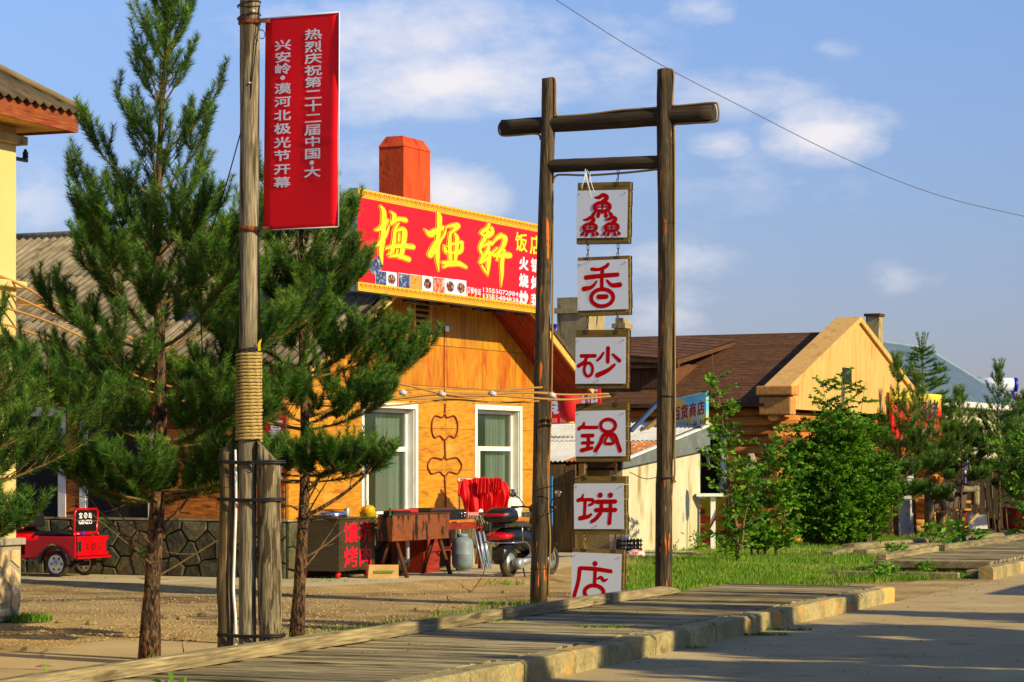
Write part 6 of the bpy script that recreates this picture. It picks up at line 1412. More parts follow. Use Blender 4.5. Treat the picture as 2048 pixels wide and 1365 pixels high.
wbx, wz1 = RS.yp(996, 998, -.45); wb2, wz0 = RS.yp(1042, 1034, -.45)
o = MB().box(0, wb2-wbx, 0, .02, 0, wz1-wz0).build('white_board', M['white']); X, Y = RS.wor(wbx, -.45); o.location = (X, Y, wz0); o.rotation_euler = (.1, 0, RS.a); tag(o, 'plain white board leaning behind the scooter under the right window', 'board')
o = MB().box(0, wb2-wbx+.2, -.3, .1, 0, .04).build('bench_plank', M['plyD']); o.location = (X, Y, wz0-.05); o.rotation_euler = (0, 0, RS.a); tag(o, 'narrow plank shelf behind the scooter', 'plank')
mb = MB(); mb.box(0, .35, 0, .22, 0, .09); o = mb.build('pink_basket', plain('pink_plastic', C(200, 130, 130), .5)); x = RS.yp(936, 1035, -.8)[0]; X, Y = RS.wor(x, -.8); o.location = (X, Y, GZ+.745); o.rotation_euler = (0, 0, RS.a); tag(o, 'small pink basket on the table beside the black stove', 'basket')

# crate and bag at the foot of the shed wall
cr = thing('black_crate', 'black plastic crate holding a crumpled brown bag by the cream wall', 'crate', SH, (.0, .05), 0)
X, Y = G(1258, 1112, 0); cr.location = (X, Y, 0); 
for (x0, x1, y0, y1) in ((-.22, .22, -.16, -.15), (-.22, .22, .15, .16), (-.23, -.22, -.16, .16), (.22, .23, -.16, .16)):
    mb = MB()
    for k in range(4): mb.box(x0, x1, y0, y1, .02+k*.075, .05+k*.075)
    for k in range(5):
        if x1-x0 > .1: xx = x0+(x1-x0)*k/5+.02; mb.box(xx, xx+.02, y0-.002, y1+.002, 0, .3)
        else: yy = y0+(y1-y0)*k/5+.02; mb.box(x0-.002, x1+.002, yy, yy+.02, 0, .3)
    mb.build('side', M['black'], cr)
def blob(name, label, cat, loc, sx, sy, sz, mat, seed, amp=.25, parts=1):
    mb = MB(); nu, nv = 18, 10; vs = []
    for j in range(nv+1):
        for i in range(nu):
            a = 2*PI*i/nu; b = -PI/2+PI*j/nv; d_ = Vector((math.cos(b)*math.cos(a), math.cos(b)*math.sin(a), math.sin(b))); k = 1+amp*mnoise.noise(d_*2.3+Vector((seed, 0, 0)))+amp*.5*mnoise.noise(d_*6+Vector((seed, 3, 0)))
            vs.append((d_.x*sx*k, d_.y*sy*k, max(-.9, d_.z)*sz*k))
    mb.add(vs, [(j*nu+i, j*nu+(i+1) % nu, (j+1)*nu+(i+1) % nu, (j+1)*nu+i) for j in range(nv) for i in range(nu)], 0, False); o = mb.build(name, mat, loc=loc); tag(o, label, cat); return o
v = D(1222, 1085, 45); blob('paper_bag', 'crumpled brown paper bag on top of the black crate behind the lowest sign', 'bag', (v.x, v.y, v.z), .28, .2, .13, M['card'], 3)
X, Y = G(1272, 1120, 0); blob('litter_bag', 'red and white plastic bag lying in the grass by the black crate', 'bag', (X, Y, .08), .17, .12, .09, pm('red_white_plastic', [C(236, 230, 226), C(220, 40, 40)], sc=(14, 14, 14), rough=.4), 6)

# ------------------------------------------------------------------ red cargo tricycle
TX, TY = G(110, 1155, GZ); tri = thing('cargo_tricycle', 'glossy red electric cargo tricycle parked by the stone base at the left', 'tricycle', xy=(TX, TY), z=GZ, rot=math.radians(153))
def wheel(par, x, y, r, w, rimmat='white', n=24, name='wheel'):
    e = MB(); e.lathe([(r*.72, -w/2), (r*.93, -w/2), (r, -w*.3), (r, w*.3), (r*.93, w/2), (r*.72, w/2)], (x, y, r), (0, 1, 0), n, caps=False); t = e.build('wheel', M['rubber'], par)
    e = MB(); e.lathe([(r*.70, -w*.42), (r*.72, w*.46), (r*.66, w*.50), (r*.60, w*.30), (r*.30, w*.34), (r*.28, w*.62), (r*.1, w*.66)], (x, y, r), (0, 1, 0), n); e.build('rim', M[rimmat], t)
    e = MB()
    for k in range(6):
        a = 2*PI*k/6; cx_, cz_ = x+r*.47*math.cos(a), r+r*.47*math.sin(a); e.tube([(cx_, y+w*.30, cz_), (cx_, y+w*.345, cz_)], r*.09, 8)
    e.build('rim_hole', M['black'], t)
    e = MB(); e.lathe([(r*.24, w*.6), (r*.2, w*.72), (r*.06, w*.76)], (x, y, r), (0, 1, 0), 14); e.build('hub_cap', M['chrome'], t); return t
WY = -.06; BW = .74
wheel(tri, 0, WY, .18, .09); wheel(tri, 0, -BW+.06, .18, .09); wheel(tri, 1.55, -BW/2, .18, .08)
Pt = lambda a, b, c: (a, c, b)
mb = MB(); prof = [(-.34, .28), (-.34, .56), (.30, .56), (.30, .50), (.52, .50), (.52, .26), (.30, .26), (.23, .33), (.12, .40), (-.08, .40), (-.19, .33), (-.24, .28)]
mb.prism(prof, Pt, -BW, -.0); mb.build('cargo_body', M['redpaint'], tri, bevel=.012)
MB().box(.52, .75, -BW+.05, -.05, .24, .30).build('floor', M['redpaint'], tri)
mb = MB(); mb.prism([(.72, .24), (.72, .55), (.80, .60), (1.2, .58), (1.42, .36), (1.2, .22)], Pt, -BW+.12, -.12); mb.build('front_body', M['redpaint'], tri, bevel=.03)
mb = MB()
for k in range(11):
    a = PI*k/10; a2 = PI*(k+1)/10
    if k == 10: break
    p = lambda q, rr: (rr*math.cos(q), rr*math.sin(q)+.18)
    mb.prism([p(a, .225), p(a2, .225), p(a2, .26), p(a, .26)], Pt, -.02, .05)
mb.build('mudguard', M['black'], tri, bevel=.006)
mb = MB(); mb.prism([(-.06, .425), (0, .445), (.1, .43), (.0, .46)], Pt, .051, .053); mb.build('decal', plain('decal_lime', C(150, 210, 60), .4), tri)
MB().box(-.37, -.342, -BW+.02, -.02, .29, .56).build('tailgate', M['redpaint'], tri, bevel=.008)
MB().box(-.40, -.30, -BW-.01, .01, .255, .285).build('bumper', M['redpaint'], tri, bevel=.006)
for y in (-.085, -BW+.02):
    t_ = MB().box(-.382, -.371, y, y+.065, .35, .50).build('tail_light', M['chrome'], tri, bevel=.004)
PR = lambda a, b, c: (-.372-c, -a, b)
mb = MB(); brush(mb, PR, [(x, z) for x, z in ring(.37, .42, .045, .042, 20)], .012, .002, closed=True)
v, f = glyph('岛', .0)
brush(mb, PR, [(.20, .44), (.26, .44)], .008, .002); brush(mb, PR, [(.23, .46), (.23, .39)], .008, .003); brush(mb, PR, [(.20, .39), (.27, .39)], .008, .004); brush(mb, PR, [(.47, .45), (.54, .45)], .008, .002); brush(mb, PR, [(.48, .42), (.53, .42)], .008, .003); brush(mb, PR, [(.47, .39), (.54, .39)], .008, .004); brush(mb, PR, [(.355, .42), (.385, .44)], .01, .004)
mb.build('badge', M['chrome'], tri)
# passenger backrest with lettering
bx_ = -.24; rb = thing('x', '', 'x'); bpy.data.objects.remove(rb)
mb = MB(); z0_, z1_ = .62, .93; ya_, yb_ = -BW+.12, -.10
mb.tube([(bx_, ya_, z0_), (bx_-.02, ya_, z1_-.04), (bx_-.02, ya_+.04, z1_), (bx_-.02, yb_-.04, z1_), (bx_-.02, yb_, z1_-.04), (bx_, yb_, z0_), (bx_, yb_-.03, z0_-.01), (bx_, ya_+.03, z0_-.01)], .017, 8, closed=True)
mb.tube([(bx_, ya_, z0_-.03), (bx_, yb_, z0_-.03)], .014, 8); mb.tube([(bx_, ya_, z0_), (bx_-.03, ya_-.02, .56)], .016, 8); mb.tube([(bx_, yb_, z0_), (bx_-.03, yb_+.02, .56)], .016, 8); mb.build('backrest_frame', M['redpaint'], tri)
MB().box(bx_-.015, bx_+.02, ya_+.02, yb_-.02, z0_+.0, z1_-.015).build('backrest', M['black'], tri, bevel=.006)
PB2 = lambda a, b, c: (bx_-.016-c, -a, b)
mb = MB(); a0 = -yb_+.09
put_text(mb, '宝', PB2, a0, .80, .085, .085, .002, 0, .03); brush(mb, PB2, ring(a0+.155, .842, .034, .034, 18), .012, .002, closed=True); brush(mb, PB2, [(a0+.14, .83), (a0+.17, .855)], .014, .003); put_text(mb, '岛', PB2, a0+.215, .80, .085, .085, .002, 0, .03)
put_text(mb, 'GENZO', PB2, a0, .725, .30, .055, .002, 0, .03, em=False); mb.build('lettering', M['silver'], tri)
mb = MB(); mb.prism([(-yb_+.17+.04*math.cos(PI*k/8), .62+.04*math.sin(-PI*k/8)) for k in range(9)], PB2, .012, .016); mb.build('reflector', plain('blue_reflector', C(30, 60, 230), .3), tri)
mb = MB(); mb.tube([(-.28, -.01, .60), (.28, -.01, .62), (.34, -.01, .60), (.40, -.01, .54)], .016, 8); mb.tube([(-.28, -BW+.01, .60), (.28, -BW+.01, .62), (.40, -BW+.01, .54)], .016, 8); mb.build('side_rail', M['black'], tri)
MB().box(.05, .45, -BW+.12, -.12, .56, .62).build('passenger_seat', M['black'], tri, bevel=.02)
MB().box(.74, 1.1, -BW+.18, -.18, .60, .70).build('driver_seat', M['black'], tri, bevel=.03)
mb = MB(); mb.prism([(.60, .68), (.70, .68), (.74, .98), (.68, 1.0)], Pt, -BW+.15, -.15); mb.build('driver_backrest', M['black'], tri, bevel=.02)
mb = MB(); mb.tube(catmull([(.60, -.08, .66), (.8, -.06, .76), (1.1, -.06, .75), (1.18, -.06, .62)], 5), .016, 8); mb.build('armrest', M['redpaint'], tri)
mb = MB(); mb.tube([(.74, -.06, .765), (1.0, -.06, .768)], .02, 8); mb.build('arm_pad', M['tanwood'], tri)
mb = MB(); mb.tube(catmull([(1.5, -BW/2, .25), (1.40, -BW/2, .8), (1.36, -BW/2, .92)], 4), .03, 8); mb.tube(catmull([(1.18, .02, .9), (1.34, -.12, .95), (1.36, -BW/2, .93), (1.34, -BW+.12, .95), (1.18, -BW-.02, .9)], 5), .014, 8); mb.build('handlebar', M['black'], tri)
mb = MB(); mb.box(-.1, .1, -BW+.1, -.1, .14, .2); mb.tube([(0, -BW+.08, .18), (0, -.08, .18)], .03, 8); mb.tube([(-.25, -.18, .18), (-.1, -.18, .13), (.2, -.2, .2)], .03, 8); mb.build('axle', M['blackm'], tri)
mb = MB(); mb.prism([(.80, .30), (.95, .26), (1.1, .28), (1.0, .33)], Pt, -.119, -.112); mb.prism([(.85, .50), (1.0, .52), (1.15, .48), (1.0, .48)], Pt, -.119, -.112); mb.build('decal', plain('decal_blue', C(40, 110, 220), .4), tri)

# ------------------------------------------------------------------ scooter
X, Y = G(1018, 1157, .04); sc = thing('scooter', 'black motor scooter with top box and red tail light seen from behind', 'scooter', xy=(X, Y), z=.04, rot=math.atan2(.88, .475))
def swheel(x, r=.215, w=.10):
    e = MB(); e.lathe([(r*.66, -w*.42), (r*.85, -w/2), (r*.97, -w*.3), (r, 0), (r*.97, w*.3), (r*.85, w/2), (r*.66, w*.42)], (x, 0, r), (0, 1, 0), 28, caps=False); t = e.build('wheel', M['rubber'], sc)
    e = MB(); e.lathe([(r*.64, -w*.3), (r*.64, w*.3)], (x, 0, r), (0, 1, 0), 24)
    for k in range(3):
        a = 2*PI*k/3+.4; e.beam((x, 0, r), (x+r*.64*math.cos(a), 0, r+r*.64*math.sin(a)), .04, .05, up=(0, 1, 0))
    e.build('rim', M['zinc'], t)
swheel(0); swheel(1.22)
def loft(secs, n=14, sup=2.6):
    """secs: (x, yhalf, z0, z1) superellipse sections -> closed body"""
    mb = MB(); vs = []
    for (x, w, z0, z1) in secs:
        for k in range(n):
            a = 2*PI*k/n; c_, s_ = math.cos(a), math.sin(a); vs.append((x, w*math.copysign(abs(c_)**(2/sup), c_), (z0+z1)/2+(z1-z0)/2*math.copysign(abs(s_)**(2/sup), s_)))
    fs = [(i*n+k, i*n+(k+1) % n, (i+1)*n+(k+1) % n, (i+1)*n+k) for i in range(len(secs)-1) for k in range(n)]+[tuple(reversed(range(n))), tuple((len(secs)-1)*n+k for k in range(n))]
    mb.add(vs, fs, 0, True); return mb
loft([(-.34, .08, .56, .62), (-.28, .15, .50, .66), (-.1, .18, .46, .70), (.15, .185, .42, .70), (.4, .16, .36, .68), (.52, .12, .30, .60)]).build('rear_fairing', M['black'], sc)
loft([(-.22, .12, .70, .74), (-.1, .16, .69, .77), (.2, .165, .68, .78), (.42, .13, .67, .76), (.52, .06, .67, .72)]).build('seat', M['rubber'], sc)
loft([(.45, .14, .26, .34), (.6, .16, .25, .31), (.9, .16, .25, .31), (1.0, .14, .26, .36)]).build('footboard', M['black'], sc)
e = loft([(-.045, .12, -.30, .30), (0, .19, -.33, .34), (.05, .15, -.3, .33)]); 
for i, v_ in enumerate(e.v): x, y, z = v_; e.v[i] = (.98+x+(z)*-.28, y, .60+z)
e.build('leg_shield', M['black'], sc)
loft([(.78, .08, .90, .98), (.86, .15, .86, 1.02), (.95, .17, .84, 1.02), (1.03, .12, .84, .97)]).build('handlebar_cowl', M['black'], sc)
mb = MB(); mb.tube(catmull([(.72, .36, .96), (.82, .22, .97), (.88, 0, .95), (.82, -.22, .97), (.72, -.36, .96)], 5), .013, 8); mb.build('handlebar', M['black'], sc)
for s_ in (-1, 1):
    mb = MB(); mb.tube([(.72, s_*.36, .96), (.77, s_*.27, .966)], .02, 8); mb.build('grip', M['rubber'], sc)
    mb = MB(); mb.tube(catmull([(.82, s_*.2, .98), (.80, s_*.26, 1.08), (.78, s_*.34, 1.14)], 4), .008, 6); st = mb.build('mirror_stem', M['black'], sc)
    mb = MB(); mb.lathe([(.02, .02), (.055, .012), (.06, 0)], (.765, s_*.36, 1.16), (1, 0, .1), 16); m_ = mb.build('mirror', M['black'], st)
    mb = MB(); mb.lathe([(.052, 0), (.05, .004)], (.763, s_*.36, 1.16), (-1, 0, -.1), 16); mb.build('mirror_glass', M['chrome'], m_)
loft([(-.46, .10, .80, .88), (-.42, .17, .77, .94), (-.28, .21, .76, .98), (-.10, .20, .76, .98), (-.0, .15, .77, .93), (.04, .09, .79, .88)]).build('top_box', M['black'], sc)
loft([(-.475, .11, .855, .895), (-.44, .165, .85, .90), (-.40, .20, .855, .895)]).build('top_box_reflector', M['redpaint'], sc)
MB().box(-.3, .0, -.1, .1, .70, .76).build('rack', M['blackm'], sc)
loft([(-.40, .06, .555, .60), (-.37, .16, .53, .63), (-.30, .185, .53, .64), (-.2, .188, .55, .63)]).build('tail_light', pm('red_lens', [C(190, 4, 16), C(220, 10, 30)], rough=.1, spec=.8), sc)
for s_ in (-1, 1):
    mb = MB(); mb.tube(catmull([(-.36, 0, .50), (-.34, s_*.15, .50), (-.25, s_*.24, .50), (0, s_*.26, .50), (.12, s_*.26, .44), (.16, s_*.26, .34), (.40, s_*.26, .34), (.44, s_*.25, .42), (.2, s_*.25, .46)], 5), .012, 8); mb.build('crash_bar', M['chrome'], sc)
    mb = MB(); mb.tube([(-.08, s_*.26, .50), (-.08, s_*.24, .78)], .011, 8); mb.build('rack_stay', M['chrome'], sc)
e = loft([(-.30, .09, .20, .42), (-.26, .10, .22, .46), (-.12, .10, .34, .50), (.1, .10, .40, .5)]); e.build('mudguard', M['black'], sc)
MB().box(-.33, -.32, -.085, .085, .26, .44).build('mud_flap', M['rubber'], sc)
mb = MB(); mb.lathe([(.05, -.08), (.075, -.07), (.08, 0), (.07, .05)], (.02, -.12, .2), (0, 1, 0), 18); mb.tube([(0, -.13, .2), (.3, -.13, .24), (.5, -.1, .3)], .055, 10); mb.build('engine_case', M['zinc'], sc)
mb = MB(); mb.tube([(-.2, .14, .24), (.3, .14, .22)], .045, 10); mb.build('exhaust', M['zinc'], sc)
mb = MB(); mb.tube([(.2, -.1, .2), (.1, -.2, .0)], .012, 6); mb.tube([(.2, .1, .2), (.1, .16, .0)], .012, 6); mb.build('kick_stand', M['blackm'], sc)
mb = MB(); mb.tube([(1.22, -.07, .215), (1.08, -.06, .6)], .022, 8); mb.tube([(1.22, .07, .215), (1.08, .06, .6)], .022, 8); mb.build('front_fork', M['zinc'], sc)
loft([(1.0, .06, .36, .42), (1.1, .075, .40, .47), (1.22, .08, .42, .48), (1.34, .075, .38, .45), (1.42, .05, .30, .36)]).build('front_mudguard', M['black'], sc)

# ------------------------------------------------------------------ small things by the log building
ps = thing('white_post_stand', 'white painted post with a short shelf and dark brace by the cream wall', 'stand', xy=G(1426, 1100, 0))
MB().box(-.045, .045, -.04, .04, 0, 1.0).build('post', M['white'], ps); MB().box(-.32, .18, -.15, .15, 1.005, 1.06).build('shelf', M['white'], ps)
mb = MB(); mb.beam((-.06, -.05, .42), (.25, -.1, 1.0), .035, .035); mb.build('brace', M['rustD'], ps)
tx, ty = G(1434, 1094, 0); ts = thing('yellow_shirt', 'yellow t-shirt hanging behind the white post', 'shirt', xy=(tx, ty+.5), z=0)
mb = MB(); n = 16; vs = []
outl = [(-.30, .14, .90), (-.26, .20, .95)]
rows = [(.10, -.20, .20), (.2, -.2, .2), (.4, -.195, .19), (.6, -.19, .19), (.72, -.20, .20), (.80, -.26, .27), (.88, -.30, .31), (.94, -.22, .24), (1.0, -.10, .12)]
for z, xa_, xb_ in rows:
    for i in range(n+1): u = i/n; vs.append((xa_+(xb_-xa_)*u, .03*math.sin(u*11+z*2)-.02, z))
mb.add(vs, [(j*(n+1)+i, j*(n+1)+i+1, (j+1)*(n+1)+i+1, (j+1)*(n+1)+i) for j in range(len(rows)-1) for i in range(n)], 0, True); o = mb.build('cloth', M['shirt'], ts, recalc=False); so_ = o.modifiers.new('s', 'SOLIDIFY'); so_.thickness = .008
mb = MB(); mb.tube([(-.3, 0, 1.02), (.5, .0, 1.02)], .01, 6); mb.build('hanging_line', M['cableB'], ts)
bc = thing('wooden_bench', 'low brown wooden bench in the recess between cream wall and log wall', 'bench', xy=G(1402, 1098, 0), rot=math.radians(-20))
for k in range(2): MB().box(-.2, .35, .1+k*.12, .2+k*.12, .32, .36).build('seat_board', M['redwood'], bc)
MB().box(-.2, .35, .36, .39, .50, .62).build('back_board', M['redwood'], bc); MB().box(-.2, .35, .1, .13, .05, .16).build('front_rail', M['redwood'], bc)
for x in (-.2, .31): MB().box(x, x+.04, .1, .14, 0, .32).build('leg', plain('green_paint', C(20, 110, 90), .5), bc); MB().box(x, x+.04, .36, .4, 0, .5).build('leg', M['redwood'], bc)
mh = thing('hanging_mop', 'grey rag mop hanging upside down beside the leafy sapling', 'mop', xy=(D(1500, 930, 46).x, 46), z=0)
v0 = D(1500, 908, 46); mb = MB(); mb.tube([(-.08, 0, 0), (0, 0, v0.z-.1)], .018, 6); mb.build('handle', M['fence'], mh)
mb = MB(); r = random.Random(7)
for k in range(44): a = r.uniform(-.3, 2.2); d_ = Vector((math.cos(a)*.11, -math.sin(a)*.08, 0)); mb.tube([(0, 0, v0.z-.02), Vector((0, 0, v0.z))+d_*.6, Vector((0, 0, v0.z-.14))+d_, Vector((0, 0, v0.z-r.uniform(.3, .55)))+d_*1.05], .012, 4)
mb.build('yarn', M['mop'], mh)
# grey door and the log-end wall
dX = LG.yp(1808, 1066, -.3)[0]; dr = thing('grey_metal_door', 'plain grey metal door beside the log ends', 'door', xy=G(1794, 1069, 0), rot=LG.a-.75)
MB().box(0, .44, 0, .05, .0, 1.75).build('door_leaf', M['zinc'], dr); MB().box(.41, .435, -.03, .0, .5, 1.0).build('handle', M['chrome'], dr)
MB().box(-.06, 0, -.03, .07, 0, 1.8).build('door_jamb', M['fence'], dr)
lw = thing('log_end_wall', 'short wall of stacked honey coloured logs showing their ends', 'wall', xy=G(1812, 1066, 0), rot=0)
for k in range(12):
    for j in range(1):
        mb = MB(); rr = .085+.006*((k*7) % 3); z_ = .1+k*.163; mb.tube([(0, 0, z_), (.38, .02, z_), (.42, .02, z_)], [rr, rr, rr*.9], 12, rough=.06, seed=k); mb.build('log', M['logWx'], lw)
        mb = MB(); mb.tube([(.42, .35, z_+.05), (.95, .75, z_+.05)], rr, 12, rough=.05, seed=k+20); mb.build('log', M['logW'], lw)
# rustic railing, tables and poles beyond the saplings
rl = thing('log_railing', 'rustic railing of peeled grey logs near the pine saplings', 'railing', xy=G(1860, 1068, 0))
def gp(px, py, Y): v = D(px, py, Y); return v
def rel(par, v): return v-Vector(par.location)
def logseg(par, name, a, b, r_, mat='logG', seed=1):
    mb = MB(); a = rel(par, a); b = rel(par, b); mb.tube([a.lerp(b, i/6) for i in range(7)], r_, 10, rough=.08, seed=seed); mb.build(name, M[mat], par)
Yq = 57.5
logseg(rl, 'top_rail', gp(1856, 981, Yq), gp(1955, 978, Yq+1.5), .08, seed=2)
logseg(rl, 'post', gp(1861, 1070, Yq-.2), gp(1857, 980, Yq-.2), .11, seed=3); logseg(rl, 'post', gp(1881, 1068, Yq), gp(1883, 1025, Yq), .13, 'logO', 4); logseg(rl, 'post', gp(1900, 1000, Yq), gp(1903, 975, Yq+.2), .09, seed=5); logseg(rl, 'brace', gp(1877, 985, Yq), gp(1890, 1020, Yq), .08, seed=6); logseg(rl, 'brace', gp(1862, 1005, Yq), gp(1872, 985, Yq), .06, seed=7); logseg(rl, 'post', gp(1951, 1010, Yq+1.5), gp(1950, 975, Yq+1.5), .10, seed=8)
pb = thing('leaning_slat_screen', 'leaning screen of dark wooden slats behind the log railing', 'screen', xy=G(1890, 1066, 0), rot=0)
for k in range(7):
    a = rel(pb, gp(1866+k*9.5, 1018, 58.5)); b = rel(pb, gp(1874+k*9.5, 968, 59)); mb = MB(); mb.beam(a, b, .16, .03, up=(0, 1, 0)); mb.build('slat', plain('dark_weathered_slat', C(84, 70, 56), .8), pb)
tt = thing('garden_table', 'rough wooden garden table with crossed legs behind the pine sapling', 'table', xy=G(1935, 1064, 0))
mb = MB(); a = rel(tt, gp(1900, 1006, 58)); b = rel(tt, gp(1966, 1008, 58)); mb.box(a.x, b.x, -.3, .4, a.z-.03, a.z+.03); mb.build('tabletop', M['tanwood'], tt); zt_ = a.z-.03
for (p, q) in ((1903, 1903), (1956, 1959)): 
    a = rel(tt, gp(p, 1006, 58)); mb = MB(); mb.beam((a.x, 0, zt_), (a.x, 0, 0), .09, .09); mb.build('leg', M['redwood'], tt)
mb = MB(); a = rel(tt, gp(1930, 1056, 57.8)); b = rel(tt, gp(1956, 1028, 57.8)); mb.beam(a, b, .08, .05); mb.build('brace', M['tanwood'], tt); mb = MB(); a = rel(tt, gp(1938, 1020, 57.7)); b = rel(tt, gp(1970, 1024, 57.7)); mb.box(a.x, b.x, -.3, .1, b.z, b.z+.04); mb.build('lower_board', M['tanwood'], tt)
rd = thing('red_barrel', 'dark red tub at the right edge beyond the last sapling', 'barrel', xy=G(2036, 1058, 0))
mb = MB(); mb.lathe([(.34, 0), (.37, .1), (.38, .48), (.40, .5), (.40, .54), (.37, .54)], n=24); mb.build('body', plain('dark_red_plastic', C(130, 10, 16), .5), rd)
bp_ = thing('blue_pole', 'thin blue pole with white ties beside the garden table', 'pole', xy=G(1930, 1058, 0))
mb = MB(); mb.tube([(0, 0, 0), (0, 0, 1.9)], .028, 8); mb.build('shaft', plain('blue_tube', C(20, 50, 170), .4), bp_)
for z in (.55, .95, 1.35): mb = MB(); mb.lathe([(.032, z), (.034, z+.02), (.034, z+.08), (.032, z+.1)], n=8); mb.build('tie', M['white'], bp_)
mb = MB(); mb.tube(catmull([(.06, 0, 1.7), (.02, 0, 1.2), (.08, 0, .95), (.16, 0, 1.0), (.15, 0, 1.4), (.09, 0, 1.7)], 5), .012, 5); mb.build('hose', M['mop'], bp_)
for i, px in enumerate((1978, 1990, 2015)):
    mb = MB(); X, Y = G(px, 1062, 0); mb.tube([(0, 0, 0), (-.05, 0, .6), (-.12, 0, 1.1)], .022, 6); o = mb.build('thin_stake', M['twigD'], loc=(X, Y, 0)); tag(o, ['thin bare stake right of the garden table', 'second thin stake beside the tallest sapling', 'thin bare stake next to the red tub'][i], 'stake', 'thin stakes near the red tub')
o = MB().box(0, .45, 0, .3, 0, .35).build('white_bin', M['white']); X, Y = G(1955, 1062, 0); o.location = (X, Y+1, .02); tag(o, 'small white box under the garden table', 'box')

# added board fence; its brown-black colour stands in for shade behind the saplings
df = thing('shade_board_fence', 'added dark board fence standing in for the shade behind the garden table and log railing', 'fence', xy=(D(1868, 900, 63).x, 63.0), z=0, rot=math.radians(8))
x = 0; k = 0; M['fenceShade'] = pm('shade_dark_board', [C(48, 38, 26), C(78, 62, 42)], sc=(7, 7, 1), rough=.95, rnd=.25, grain=((40, 40, 2), .4))
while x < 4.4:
    w_ = rng.uniform(.13, .19); MB().box(x, x+w_, 0, .025, 0, 1.5+rng.uniform(-.07, .07)).build('board', M['fenceShade'], df); x += w_+.012
MB().box(0, 4.4, .03, .08, .4, .5).build('rail', M['fenceShade'], df); MB().box(0, 4.4, .03, .08, 1.15, 1.25).build('rail', M['fenceShade'], df)

# ------------------------------------------------------------------ vegetation
NP = np.random.default_rng(7)
def build_np(name, V, F, MI, mats, parent=None, kind=None, smooth=False):
    """V (n,3) float, F (m,k) int, MI (m,)"""
    me = bpy.data.meshes.new(name); n, k = F.shape
    me.vertices.add(len(V)); me.vertices.foreach_set('co', V.astype(np.float32).ravel())
    me.loops.add(n*k); me.loops.foreach_set('vertex_index', F.astype(np.int32).ravel())
    me.polygons.add(n); me.polygons.foreach_set('loop_start', (np.arange(n)*k).astype(np.int32)); me.polygons.foreach_set('loop_total', np.full(n, k, np.int32))
    for m in mats: me.materials.append(m)
    me.polygons.foreach_set('material_index', MI.astype(np.int32)); me.update(calc_edges=True); me.validate()
    o = bpy.data.objects.new(name, me); COL.objects.link(o)
    if parent is not None: o.parent = parent
    if kind: o['kind'] = kind
    return o
def unit(a): return a/np.maximum(np.linalg.norm(a, axis=-1, keepdims=True), 1e-9)
def needles(segs, dens, ln, wd, rs):
    """segs rows: x0 y0 z0 x1 y1 z1 tone ; single-triangle needles in a bottle brush"""
    s = np.array(segs, float); A = s[:, :3]; B = s[:, 3:6]; L = np.linalg.norm(B-A, axis=1); cnt = np.maximum(3, (L*dens)).astype(int)
    idx = np.repeat(np.arange(len(s)), cnt); n = len(idx); t = rs.random(n); P = A[idx]+(B-A)[idx]*t[:, None]; d = unit((B-A))[idx]
    r = rs.normal(size=(n, 3)); r = unit(r-d*np.sum(r*d, 1, keepdims=True)); fwd = .55+.25*rs.random(n)+.35*(t > .92)
    D_ = unit(d*fwd[:, None]+r*.85+np.array([0, 0, .10])); l = ln*(.75+.4*rs.random(n)); side = unit(np.cross(D_, rs.normal(size=(n, 3))))
    V = np.empty((n, 3, 3)); V[:, 0] = P-side*wd/2; V[:, 1] = P+side*wd/2; V[:, 2] = P+D_*l[:, None]
    mi = np.clip((s[idx, 6]+rs.normal(size=n)*.35), 0, 2.49).round().astype(int)
    return V.reshape(-1, 3), np.arange(n*3).reshape(n, 3), mi
